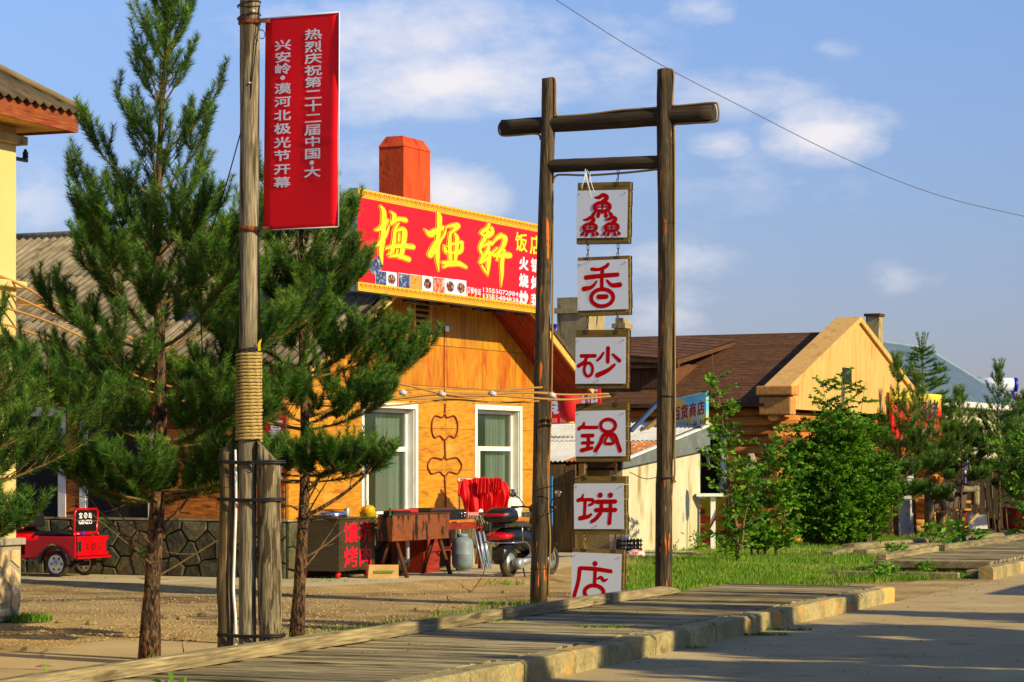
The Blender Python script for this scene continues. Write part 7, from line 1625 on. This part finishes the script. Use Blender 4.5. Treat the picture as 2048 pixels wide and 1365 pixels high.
def pine(name, label, X, Y, Ht, R, zc, tr, seed, dens=560, ln=.048, wd=.0032, lean=(0, 0), whorls=12, nb=(5, 7), dead=0, group=None, sub=6, bark='bark', up=1.0, cat='tree', gapf=1.0):
    rs = np.random.default_rng(seed); r = random.Random(seed); root = thing(name, label, cat, xy=(X, Y), z=0, group=group)
    def axis(z): t = z/Ht; return Vector((lean[0]*t+.03*math.sin(z*1.7+seed), lean[1]*t+.03*math.sin(z*1.3+seed*2), z))
    mb = MB(); k = 30; pts = [axis(Ht*i/k) for i in range(k+1)]; rad = [max(.006, tr*(1-(i/k)**1.15)*(1+.12*mnoise.noise(Vector((i*.8, seed, 0)))))+(tr*.35*max(0, 1-i/2.5)) for i in range(k+1)]
    mb.tube(pts, rad, 12, rough=.12, seed=seed); mb.build('trunk', M[bark], root)
    br = MB(); segs = []
    def nseg(a, b, tone): segs.append((*a, *b, tone))
    def twig(p, d, L, tone, lvl=0, t=0):
        d = d.normalized(); q = [p]; n = 3; dd = d.copy()
        for i in range(n): dd = (dd+Vector((0, 0, .30*up))+Vector((r.uniform(-.06, .06),)*3)).normalized(); q.append(q[-1]+dd*L/n)
        if L > .12: br.tube(q, [.004, .0035, .003, .002], 4, caps=False)
        for i in range(n):
            if i == 0 and L > .3: continue
            nseg(q[i], q[i+1], tone+(.55 if i == n-1 else 0))
        if lvl == 0 and L > .22:
            for i in (1, 2):
                for sg in (-1, 1):
                    if r.random() < (.65 if t < .4 else .15): s_ = dd.cross(Vector((0, 0, 1))).normalized()*sg; twig(q[i], (dd*.9+s_*.7+Vector((0, 0, r.uniform(-.05, .25)))), L*r.uniform(.35, .55), tone, 1)
        if r.random() < .5: e = q[-1]; nseg(e, e+(dd+Vector((0, 0, .5))).normalized()*.07, min(2, tone+1))
    zs = []; z = zc
    for i in range(whorls): t = i/(whorls-1); zs.append(zc+(Ht*.94-zc)*(1-(1-t)**1.08))
    for wi, z in enumerate(zs):
        t = (z-zc)/(Ht-zc); n = r.randint(*nb)-(1 if t > .5 else 0); off = r.uniform(0, 6.28)
        for b in range(n):
            az = off+2*PI*b/n+r.uniform(-.25, .25); L = (R*(1-t)**.66*r.uniform(.68, 1.15)+.10)*(.8 if t < .08 else 1)*(1.12 if .1 < t < .4 else 1)
            el = math.radians(-2+62*t*up+r.uniform(-7, 9)); z0 = z+r.uniform(-.07, .07)
            d = Vector((math.cos(az)*math.cos(el), math.sin(az)*math.cos(el), math.sin(el))); p = axis(z0); n_ = 7; q = [p]; dd = d.copy()
            for i in range(n_): dd = (dd+Vector((r.uniform(-.05, .05), r.uniform(-.05, .05), (.025+.075*i/n_+.10*t)*up))).normalized(); q.append(q[-1]+dd*L/n_)
            br.tube(q, [max(.003, (.004+.010*L)*(1-i/(n_+1.5))) for i in range(n_+1)], 5, caps=False)
            tone = .25+.6*t+r.uniform(-.2, .25)
            for i in range(n_):
                if (i+1)/n_ > .4: nseg(q[i], q[i+1], tone+(.6 if i == n_-1 else 0))
            ns = max(1, int(sub*min(1.15, L*1.0+.25)*(1.85-1.65*t)))
            for j in range(ns):
                f = .32+.62*j/ns+r.uniform(-.03, .03); ii = min(n_-1, int(f*n_)); p0 = q[ii].lerp(q[ii+1], f*n_-ii); ax = (q[ii+1]-q[ii]).normalized(); sd = ax.cross(Vector((0, 0, 1))).normalized()
                for sg in (-1, 1):
                    if r.random() < .12+.25*t: continue
                    twig(p0, ax*.75+sd*sg*.75+Vector((0, 0, r.uniform(-.18, .30))), min(.42, L*(.50-.28*f))*r.uniform(.75, 1.2)+.07, tone+r.uniform(-.2, .3), 0, t)
    top = axis(Ht*.94); nseg(axis(Ht*.80), top, 1); nseg(top, axis(Ht)+Vector((0, 0, .05)), 1.6)
    for b in range(5): a = 2*PI*b/5; d = Vector((math.cos(a)*.45, math.sin(a)*.45, 1)).normalized(); e1 = top+d*Ht*.05; e2 = e1+(d+Vector((0, 0, .5))).normalized()*Ht*.05; p00 = axis(Ht*.88); nseg(p00, e1, 1.2); nseg(e1, e2, 1.7); br.tube([p00, e1, e2], .004, 4, caps=False)
    br.build('branches', M['branch'], root, recalc=False)
    if dead:
        db = MB()
        for i in range(dead):
            z0 = zc*r.uniform(.32, 1.0); az = r.uniform(0, 6.28); L = r.uniform(.35, .95)*R; d = Vector((math.cos(az), math.sin(az), r.uniform(.35, .95))); p = axis(z0); q = [p]
            for j in range(6): d = (d+Vector((r.uniform(-.12, .12), r.uniform(-.12, .12), .05))).normalized(); q.append(q[-1]+d*L/6)
            db.tube(q, [.011*(1-j/7) for j in range(7)], 5, caps=False)
            for j in (2, 3, 4, 5):
                if r.random() < .8: e = Vector((r.uniform(-1, 1), r.uniform(-1, 1), r.uniform(-.2, .8))).normalized(); db.tube([q[j], q[j]+e*L*.15, q[j]+e*L*.28+Vector((0, 0, .02))], [.004, .003, .0015], 4, caps=False)
            if r.random() < .35: nseg(q[-2], q[-1], .3)
        db.build('dead_branches', M['twigD'], root, recalc=False)
    V, F, MI = needles(segs, dens, ln, wd, rs)
    build_np('crown', V, F, MI, [M['ndA'], M['ndB'], M['ndC']], root)
    return root
pine('pine_tree', 'large young pine between the left house and the utility pole, its top out of frame', D(306, 900, 20.2).x, 20.2, 5.85, 1.26, 1.34, .072, 11, whorls=12, nb=(5, 7), dead=9, sub=5, lean=(.10, 0), dens=900, wd=.0046, ln=.066)
pine('pine_tree', 'young pine right behind the banner, its shoots crossing the red signboard', D(600, 900, 22.2).x, 22.2, 5.25, 1.04, 1.50, .058, 24, whorls=9, nb=(6, 7), dead=6, sub=5, dens=880, wd=.0048, ln=.066, lean=(.05, 0))
pine('pine_tree', 'pine mostly outside the left edge with branches reaching into view', D(-205, 900, 16.9).x, 16.9, 3.3, 1.2, .95, .06, 31, whorls=8, nb=(5, 6), dead=4, sub=5, dens=760, wd=.0042, ln=.055)
p2 = [o for o in S.objects if o.name == 'pine_tree.001'][0]; mb = MB()
def p2p(px, py, dy=0): v = D(px, py, 22.2+dy); return v-Vector(p2.location)
for pts_, r0 in (([(606, 1035), (650, 1012), (700, 978), (742, 938), (762, 905), (775, 862)], .020), ([(596, 1020), (580, 1012), (560, 1015)], .012), ([(604, 1025), (622, 990), (645, 950), (668, 925), (690, 905)], .011), ([(604, 1048), (640, 1040), (660, 1044)], .010), ([(742, 938), (735, 915), (720, 905)], .006), ([(700, 978), (702, 960), (712, 935)], .006)):
    P_ = catmull([p2p(px, py, -.15) for px, py in pts_], 5); k = len(P_); mb.tube(P_, [r0*(1-.8*i/(k-1)) for i in range(k)], 6, caps=False)
mb.build('dead_branches', M['bark'], p2, recalc=False)
# saplings at the right
def gpos(px, py): return G(px, py, .0)
SP = [(1832, 1072, 3.6, .95, .9, .035, 41, 'pine sapling in front of the log end wall'), (1797, 1079, 3.9, .85, .9, .035, 42, 'pine sapling at the right shoulder of the leafy shrub'),
      (1921, 1068, 3.35, .85, 1.3, .03, 43, 'slim pine sapling in front of the garden table'), (1997, 1066, 3.95, .80, 1.5, .036, 44, 'tallest slim pine sapling near the right edge'), (2052, 1062, 3.3, 1.15, 1.0, .04, 45, 'bushy pine sapling cut by the right edge'), (2105, 1075, 3.6, 1.1, .8, .04, 46, 'pine sapling just outside the right edge with a few shoots in view')]
for (px, py, h, R_, zc, tr_, sd_, lb) in SP:
    X, Y = gpos(px, py); pine('pine_sapling', lb, X, Y, h, R_, zc, tr_, sd_, dens=330, ln=.085, wd=.0095, whorls=8, nb=(4, 5), sub=4, group='pine saplings beyond the boardwalk gap')
X, Y = G(1846, 1060, 0); X = D(1843, 900, 69.5).x; pine('spruce_tree', 'dark pointed spruce rising behind the saplings before the metal roof', X, 69.5, 5.1, 1.4, 1.2, .09, 51, dens=260, ln=.07, wd=.013, whorls=18, nb=(6, 8), sub=5, up=.15)
# roadside pines across the street: they stand behind the camera's right and throw the shade on the road
for i, (x, y, h) in enumerate(((10.2, 16.6, 7.8), (11.6, 18.7, 7.2), (9.6, 14.3, 7.0), (11.2, 13.4, 7.6), (12.8, 21.2, 6.2), (8.9, 12.6, 5.6), (9.4, 17.9, 7.6))):
    pine('pine_tree', ['second nearest roadside pine across the street, outside the frame', 'roadside pine across the street, fourth counted away from the camera, outside the frame', 'roadside pine right of the camera across the street, outside the frame', 'nearest roadside pine right of the camera, outside the frame', 'farthest roadside pine before the timber shed, outside the frame', 'lowest roadside pine right of the camera, outside the frame', 'roadside pine standing closest to the road opposite the boardwalk, outside the frame'][i], x, y, h, 1.35, 1.6, .12, 60+i, dens=130, ln=.12, wd=.034, whorls=14, nb=(7, 9), sub=6, group='roadside pines that shade the road')
ht = thing('roadside_shed', 'timber shed across the street outside the right of the photo', 'shed', WK, (.87, -6.0))
MB().box(0, 4.5, -3, 0, 0, 2.8).build('wall', M['fence'], ht); MB().hexa([(-.0, -3.2, 2.8), (4.7, -3.2, 2.8), (4.7, .0, 2.8), (-.0, .0, 2.8)], [(0, -1.7, 3.5), (4.7, -1.7, 3.5), (4.7, -1.5, 3.5), (0, -1.5, 3.5)]).build('roof', M['fibD'], ht)

def leaves(P_, D_, ln, wd, rs, tone):
    """P,D (n,3): leaf base and direction; folded diamond of two triangles"""
    n = len(P_); D_ = unit(D_); sd_ = unit(np.cross(D_, rs.normal(size=(n, 3)))); nn = np.cross(D_, sd_); l = (ln*(.6+.7*rs.random(n)))[:, None]; w = l*wd
    V = np.empty((n, 4, 3)); V[:, 0] = P_; V[:, 1] = P_+D_*l*.5+sd_*w*.5+nn*l*.06; V[:, 2] = P_+D_*l-np.array([0, 0, 1])*l*.1; V[:, 3] = P_+D_*l*.5-sd_*w*.5+nn*l*.06
    F = np.arange(n*4).reshape(n, 4)
    return V.reshape(-1, 3), F, np.clip(tone+rs.normal(size=n)*.45, 0, 2.49).round().astype(int)
def broadleaf(name, label, X, Y, stems, ln, wd, nleaf, seed, cat, H, sx, sy, group=None, shape=None, twn=90, droop=.1, rad=.03):
    """several stems, each with side twigs; leaves gather on the twigs inside an uneven envelope"""
    rs = np.random.default_rng(seed); r = random.Random(seed); root = thing(name, label, cat, xy=(X, Y), group=group); mb = MB(); PP = []; DD = []; TT = []
    for (bx, by, tx, ty, tz, tw) in stems:
        p = Vector((bx, by, 0)); q = [p]; e = Vector((tx, ty, tz)); n = 10
        for i in range(1, n+1): t = i/n; q.append(Vector((bx+(tx-bx)*t**1.3, by+(ty-by)*t**1.3, tz*t))+Vector((r.uniform(-.03, .03), r.uniform(-.03, .03), 0)))
        mb.tube(q, [max(.004, rad*(1-i/(n+.6))) for i in range(n+1)], 6, caps=False)
        for k in range(tw):
            f = r.uniform(.05, 1.0)**.9; ii = min(n-1, int(f*n)); p0 = q[ii].lerp(q[ii+1], f*n-ii); az = r.uniform(0, 6.28)
            Lt = (.16+shape(f)*r.uniform(.4, 1.0)); d = Vector((math.cos(az)*sx, math.sin(az)*sy, r.uniform(.15, .9))).normalized(); s = [p0]
            for j in range(4): d = (d+Vector((r.uniform(-.15, .15), r.uniform(-.15, .15), -droop*.3))).normalized(); s.append(s[-1]+d*Lt/4)
            mb.tube(s, [.007, .005, .004, .003, .0015], 4, caps=False); tone = r.uniform(.1, 1.7)
            for j in range(1, 5):
                for _ in range(nleaf): t = r.random(); a = s[j-1].lerp(s[j], t); PP.append(a); dv = Vector((r.uniform(-1, 1), r.uniform(-1, 1), r.uniform(-.5, .6)-droop))+d*.8; DD.append(dv); TT.append(tone)
    mb.build('stems', M['twigD'], root, recalc=False)
    V, F, MI = leaves(np.array([tuple(v) for v in PP]), np.array([tuple(v) for v in DD]), ln, wd, rs, np.array(TT)); build_np('foliage', V, F, MI, [M['lfA'], M['lfB'], M['lfC']], root); return root
X, Y = G(1678, 1096, 0); r = random.Random(9); st = []
for k in range(76):
    a = r.uniform(0, 6.28); q = math.sqrt(r.random()); hh = (r.uniform(2.0, 2.9)*(1.0-.22*q) if k < 40 else r.uniform(.7, 1.5)); st.append((.55*q*math.cos(a), .4*q*math.sin(a), 1.08*q*math.cos(a), .8*q*math.sin(a), hh*1.02, 44 if k < 40 else 26))
st += [(-.05, 0, .13, 0, 3.45, 40), (.05, 0, -.32, 0, 3.15, 34), (.1, 0, .55, .1, 3.2, 34), (-.2, 0, -.8, 0, 2.4, 34)]
broadleaf('leafy_shrub', 'big dense bright green shrub in front of the yellow gable', X, Y, st, .078, .48, 10, 5, 'shrub', 3.4, 1, 1, shape=lambda f: .16+.26*math.sin(PI*min(1, f*.9+.08)), droop=.12)
X, Y = G(1478, 1128, 0)
broadleaf('thin_sapling', 'thin leaning sapling with sparse leaves in front of the log wall', X, Y, [(0, 0, -.45, .1, 3.45, 44), (0, 0, -.12, .2, 2.1, 20), (.0, 0, .25, 0, 1.7, 22), (0, .1, -.5, .1, 2.2, 22), (0, 0, .1, .1, 1.0, 8)], .095, .5, 5, 6, 'tree', 3.4, 1, 1, shape=lambda f: .34*(1-.55*f), rad=.03)
X, Y = G(1516, 1118, 0)
broadleaf('young_shrub', 'lower open shrub between the thin sapling and the dense shrub', X, Y, [(0, 0, .2, 0, 1.9, 34), (0, 0, .55, .1, 2.2, 36), (-.1, 0, -.2, .1, 1.5, 30), (.1, 0, .4, -.1, 1.3, 30), (.3, 0, .7, 0, 1.7, 34)], .105, .5, 5, 16, 'shrub', 2.2, 1, 1, shape=lambda f: .40*(1-.4*f), rad=.022)
for i, (px, py, h_) in enumerate(((2070, 1098, 2.5), (2130, 1085, 2.8))):
    X, Y = G(px, py, 0); st = [(0, 0, r.uniform(-.8, .6), r.uniform(-.5, .5), h_*r.uniform(.7, 1), 34) for _ in range(9)]
    broadleaf('leafy_shrub', ['green shrub at the right edge of the photo beside the tub', 'shrub just beyond the right edge of the photo'][i], X, Y, st, .10, .45, 4, 80+i, 'shrub', h_, 1, 1, shape=lambda f: .4, rad=.02)
# far backdrop trees behind the buildings
for i, (px, Y_, h_) in enumerate(((1890, 96, 3.6), (1990, 104, 3.6), (2080, 92, 4.2))):
    X = (px-CX)*Y_/FPX; st = [(0, 0, r.uniform(-1.6, 1.6), r.uniform(-1, 1), h_*r.uniform(.6, 1), 20) for _ in range(8)]
    broadleaf('far_tree', ['rounded tree far behind the cream house', 'second rounded tree far behind the cream house', 'tree far away at the right edge'][i], X, Y_, st, .22, .6, 5, 90+i, 'tree', h_, 1, 1, shape=lambda f: .9, rad=.06)

def grass_field(name, pts, h0, h1, w, rs, mats=('grA', 'grB', 'grC'), mix=(.35, .5, .15), lean=.35, z=0):
    P_ = np.array(pts, float); n = len(P_); a = rs.random(n)*2*PI; h = h0+(h1-h0)*rs.random(n)**1.5; d = np.stack([np.cos(a), np.sin(a), np.zeros(n)], 1); s = np.stack([-np.sin(a), np.cos(a), np.zeros(n)], 1)
    b = rs.random(n)*2*PI; s = np.stack([np.cos(b), np.sin(b), np.zeros(n)], 1); lw = (w*(.7+.6*rs.random(n)))[:, None]; ln = (lean*h*(.3+rs.random(n)))[:, None]; H_ = h[:, None]*np.array([0, 0, 1.])
    V = np.empty((n, 5, 3)); V[:, 0] = P_-s*lw/2; V[:, 1] = P_+s*lw/2; V[:, 2] = P_+s*lw*.35+H_*.6+d*ln*.4; V[:, 3] = P_-s*lw*.35+H_*.6+d*ln*.4; V[:, 4] = P_+H_*.93+d*ln
    F = (np.arange(n)[:, None]*5+np.array([0, 1, 2, 3])); T = (np.arange(n)[:, None]*5+np.array([3, 2, 4, 4]))
    # two faces per blade, tip as a degenerate-free triangle stored separately
    mi = rs.choice(len(mats), size=n, p=mix)
    me = bpy.data.meshes.new(name); k = n
    me.vertices.add(n*5); me.vertices.foreach_set('co', V.astype(np.float32).ravel())
    li = np.concatenate([F, T[:, :3]], 1).astype(np.int32); me.loops.add(n*7); me.loops.foreach_set('vertex_index', li.ravel())
    me.polygons.add(n*2); st_ = np.stack([np.arange(n)*7, np.arange(n)*7+4], 1).ravel().astype(np.int32); tt_ = np.tile([4, 3], n).astype(np.int32)
    me.polygons.foreach_set('loop_start', st_); me.polygons.foreach_set('loop_total', tt_); me.polygons.foreach_set('material_index', np.repeat(mi, 2).astype(np.int32))
    for m in mats: me.materials.append(M[m])
    me.update(calc_edges=True); o = bpy.data.objects.new(name, me); COL.objects.link(o); o['kind'] = 'stuff'; return o
rs = np.random.default_rng(3); pts = []; pts2 = []
n = 0
while len(pts) < 100000 and n < 600000:
    n += 1; x = rng.uniform(-3.2, 26); y = rng.uniform(2.12, 12); X, Y = WK.wor(x, y)
    if Y > 56 or Y < 26.5: continue
    edge = .046+.010*mnoise.noise(Vector((Y*.5, 3, 0)))
    if X/Y < edge: continue
    sx_, sy_ = SH.loc(X, Y)
    if sy_ > -.0 and -.3 < sx_ < 4.2: continue
    d_ = mnoise.noise(Vector((X*1.1, Y*.8, 2)))
    if rng.random() > .62+.8*d_: continue
    if x > 12 and rng.random() < .5: continue
    hz = .02+.05*mnoise.noise(Vector((X*.5, Y*.4, 7)))
    (pts if mnoise.noise(Vector((X*.5, Y*.45, 5))) < .12 else pts2).append((X, Y, max(0, hz)-.02))
grass_field('grass', pts, .035, .13, .010, rs, mix=(.22, .66, .12)); grass_field('grass', pts2, .03, .08, .011, rs, mix=(.08, .46, .46))
# turf under the blades, following the same outline
tf = [(-3.0, 2.1), (6.5, 2.15), (9, 2.2), (27, 2.0), (28, 7.0), (17, 7.6), (12.5, 4.6), (8, 3.9), (2, 3.4), (-.4, 2.9), (-1.6, 2.5)]
M['turf'] = pm('turf', [C(52, 66, 16), C(78, 92, 26), C(104, 98, 44)], sc=(5, 5, 5), rough=1, bump=.01, bscale=40)
lawnp = [WK.wor(-3.2, 2.1), WK.wor(27, 2.0), G(2100, 1062, 0), G(1560, 1082, 0), (46*.0+3.9, 47.5), (2.1, 43.6), (.050*36, 36), (.05*31, 31)]
sheet('lawn', None, [(a, b) for a, b in lawnp], .012, M['turf'])
# weeds: the verge by the rail, the pole foot, the gap between the boardwalks
def tuft(pts, cx, cy, rx, ry, n, z=0):
    for _ in range(n): a = rng.uniform(0, 6.28); q = rng.random()**.7; pts.append((cx+rx*q*math.cos(a), cy+ry*q*math.sin(a), z))
pts = []; tall = []
for _ in range(15000):
    px = rng.choice([rng.uniform(640, 990), rng.uniform(640, 990), rng.uniform(60, 440), rng.uniform(990, 1070)]); x = WK.yp(px, 0, 2.14)[0]; y = 2.05+rng.random()**1.6*.85
    X, Y = WK.wor(x, y)
    if mnoise.noise(Vector((X*2.2, Y*2.2, 1))) < (-.12 if 640 < px < 990 else .22)+.45*(y-2.05): continue
    zb = max(0, bank_z(y)*(.75+.35*mnoise.noise(Vector((x*.9, y, 3))))-.02)
    pts.append((X, Y, zb))
    if rng.random() < (.22 if px > 600 else .05): tall.append((X, Y, zb))
for (px, py, n_) in ((58, 1242, 900), (1268, 1186, 260), (880, 1155, 160), (620, 1168, 120), (660, 1172, 200), (1000, 1170, 160), (75, 1164, 90), (130, 1167, 60), (210, 1167, 50), (330, 1168, 60), (1010, 1212, 120), (740, 1172, 60)):
    X, Y = G(px, py, 0); tuft(pts, X, Y, .24 if py > 1235 else .35, .25, n_)
for (x, y, n_) in ((3.5, 1.9, 500), (4.6, 1.6, 600), (5.4, 1.2, 700), (2.5, 2.0, 300), (5.8, .9, 300), (7.2, 2.1, 700), (8.8, 1.9, 500), (6.4, 1.2, 700), (6.6, .6, 500), (7.6, 2.4, 500), (10.5, 2.1, 700), (12.5, 2.1, 500), (14.5, 2.2, 500), (5.9, 1.8, 400), (17, 2.4, 500), (20, 2.3, 500), (13.2, 1.7, 400)):
    X, Y = WK.wor(x, y); tuft(pts, X, Y, .5, .35, n_)
o = grass_field('weeds', pts, .03, .12, .009, rs, mix=(.35, .55, .10), lean=.6)
pts = list(tall)
for (px, py) in ((478, 1292), (505, 1290), (522, 1288), (440, 1300), (250, 1340), (1165, 1180)): X, Y = G(px, py+60, 0) if py > 1200 else G(px, py, 0); pass
for (px, n_) in ((470, 12), (508, 16), (515, 10), (528, 5)): v = D(px, 1290, 18.97); tuft(pts, v.x, 18.97, .05, .05, n_)
grass_field('weeds', pts, .10, .26, .012, rs, mix=(.3, .65, .05), lean=.55)
X, Y = G(1178, 1192, .0)
# grass wisps on the boards and the road edge
pts = []
for (px, py, n_, w_) in ((1000, 1243, 60, .3), (1215, 1255, 70, .25), (1110, 1215, 60, .15), (1155, 1210, 40, .15), (1280, 1195, 40, .3)):
    X, Y = G(px, py, .175); tuft(pts, X, Y, w_, .12, n_, .172)
for (px, py, n_, w_) in ((1555, 1262, 160, .35), (1520, 1272, 120, .3), (1375, 1298, 50, .2)): X, Y = G(px, py, .0); tuft(pts, X, Y+.05, w_, .06, n_, .004)
grass_field('grass_clippings', pts, .01, .035, .02, rs, mix=(.4, .55, .05), lean=2.5)
# broad-leaved weeds
WL = {(1762, 1160): 'broad leaved weed in the dirt before the dark gap under the boards', (1778, 1156): 'smaller broad leaved weed beside the dark gap under the boards', (1903, 1092): 'tallest leafy weed among the loose timbers', (1925, 1096): 'leafy weed right of the tallest weed among the timbers',
 (1880, 1098): 'leafy weed left of the tallest weed among the timbers', (1395, 1104): 'leafy weed at the foot of the cream shed wall', (1790, 1122): 'leafy weed at the near corner of the second boardwalk', (1860, 1088): 'leafy weed behind the rail of the second boardwalk', (1850, 1152): 'low weed on the bearer under the second boardwalk',
 (1960, 1092): 'leafy weed on the rail near the right edge', (478, 1285): 'weed between the left support post and the pole', (515, 1275): 'weed in front of the thick support post', (345, 1420): 'weed behind the rail right of the first pine trunk', (1170, 1196): 'weed growing at the rail joint under the lowest hanging sign'}
def weed(px, py, s, seed, h=.3, off=0):
    X, Y = G(px, py, off) if off == 0 else (D(px, py, 18.98).x, 18.98); rs_ = np.random.default_rng(seed); root = thing('weed', WL.get((px, py), 'leafy weed by the boards'), 'weed', xy=(X, Y), group='leafy weeds beside the boards'); n = 70
    P_ = np.stack([rs_.normal(size=n)*s*.25, rs_.normal(size=n)*s*.25, rs_.random(n)*h], 1); D2 = np.stack([rs_.normal(size=n), rs_.normal(size=n), rs_.random(n)*.8], 1)
    V, F, MI = leaves(P_, D2, .11*s/.3, .4, rs_, np.full(n, 1.)); build_np('leaf_cluster', V, F, MI, [M['lfA'], M['lfB'], M['lfC']], root)
    mb = MB()
    for k in range(6): mb.tube([(0, 0, 0), (rs_.normal()*s*.2, rs_.normal()*s*.2, h)], .004, 4)
    mb.build('stem', M['lfA'], root)
for i, (px, py, s, h) in enumerate(((1762, 1160, .3, .22), (1778, 1156, .3, .18), (1903, 1092, .5, .5), (1925, 1096, .5, .4), (1880, 1098, .45, .3), (1395, 1104, .3, .35), (1790, 1122, .35, .3), (1860, 1088, .4, .4), (1850, 1152, .3, .2), (1960, 1092, .4, .3))): weed(px, py, s, 200+i, h)
weed(478, 1285, .18, 300, .16, 1); weed(515, 1275, .16, 301, .14, 1)
weed(345, 1420, .22, 302, .18); weed(1170, 1196, .2, 303, .2)

# small debris on the road and the boards
pts = []
for _ in range(900):
    x = rng.uniform(-14, 18); y = -rng.random()**1.5*6; X, Y = WK.wor(x, y); pts.append((X, Y, .001))
for _ in range(260):
    x = rng.uniform(-12, 0); y = rng.uniform(.3, 1.9); X, Y = WK.wor(x, y); pts.append((X, Y, .171))
scatter_stones('road_grit', pts, .003, .013, [M['peb2'], M['twigD'], M['soil']], 12)
# a low wood far beyond the village, one mass
rs = np.random.default_rng(77); n = 42000; X_ = rs.random(n)*330-120; Y_ = 175+rs.random(n)*14; h_ = 4.2+1.6*np.sin(X_*.35)+1.1*np.sin(X_*.91+2)+.6*np.sin(X_*2.3); Z_ = rs.random(n)**.7*np.maximum(2.2, h_)
V, F, MI = leaves(np.stack([X_, Y_, Z_], 1), rs.normal(size=(n, 3)), .9, .7, rs, rs.random(n)*1.2); build_np('far_woods', V, F, MI, [M['lfA'], M['lfA'], M['lfB']], None, kind='stuff')
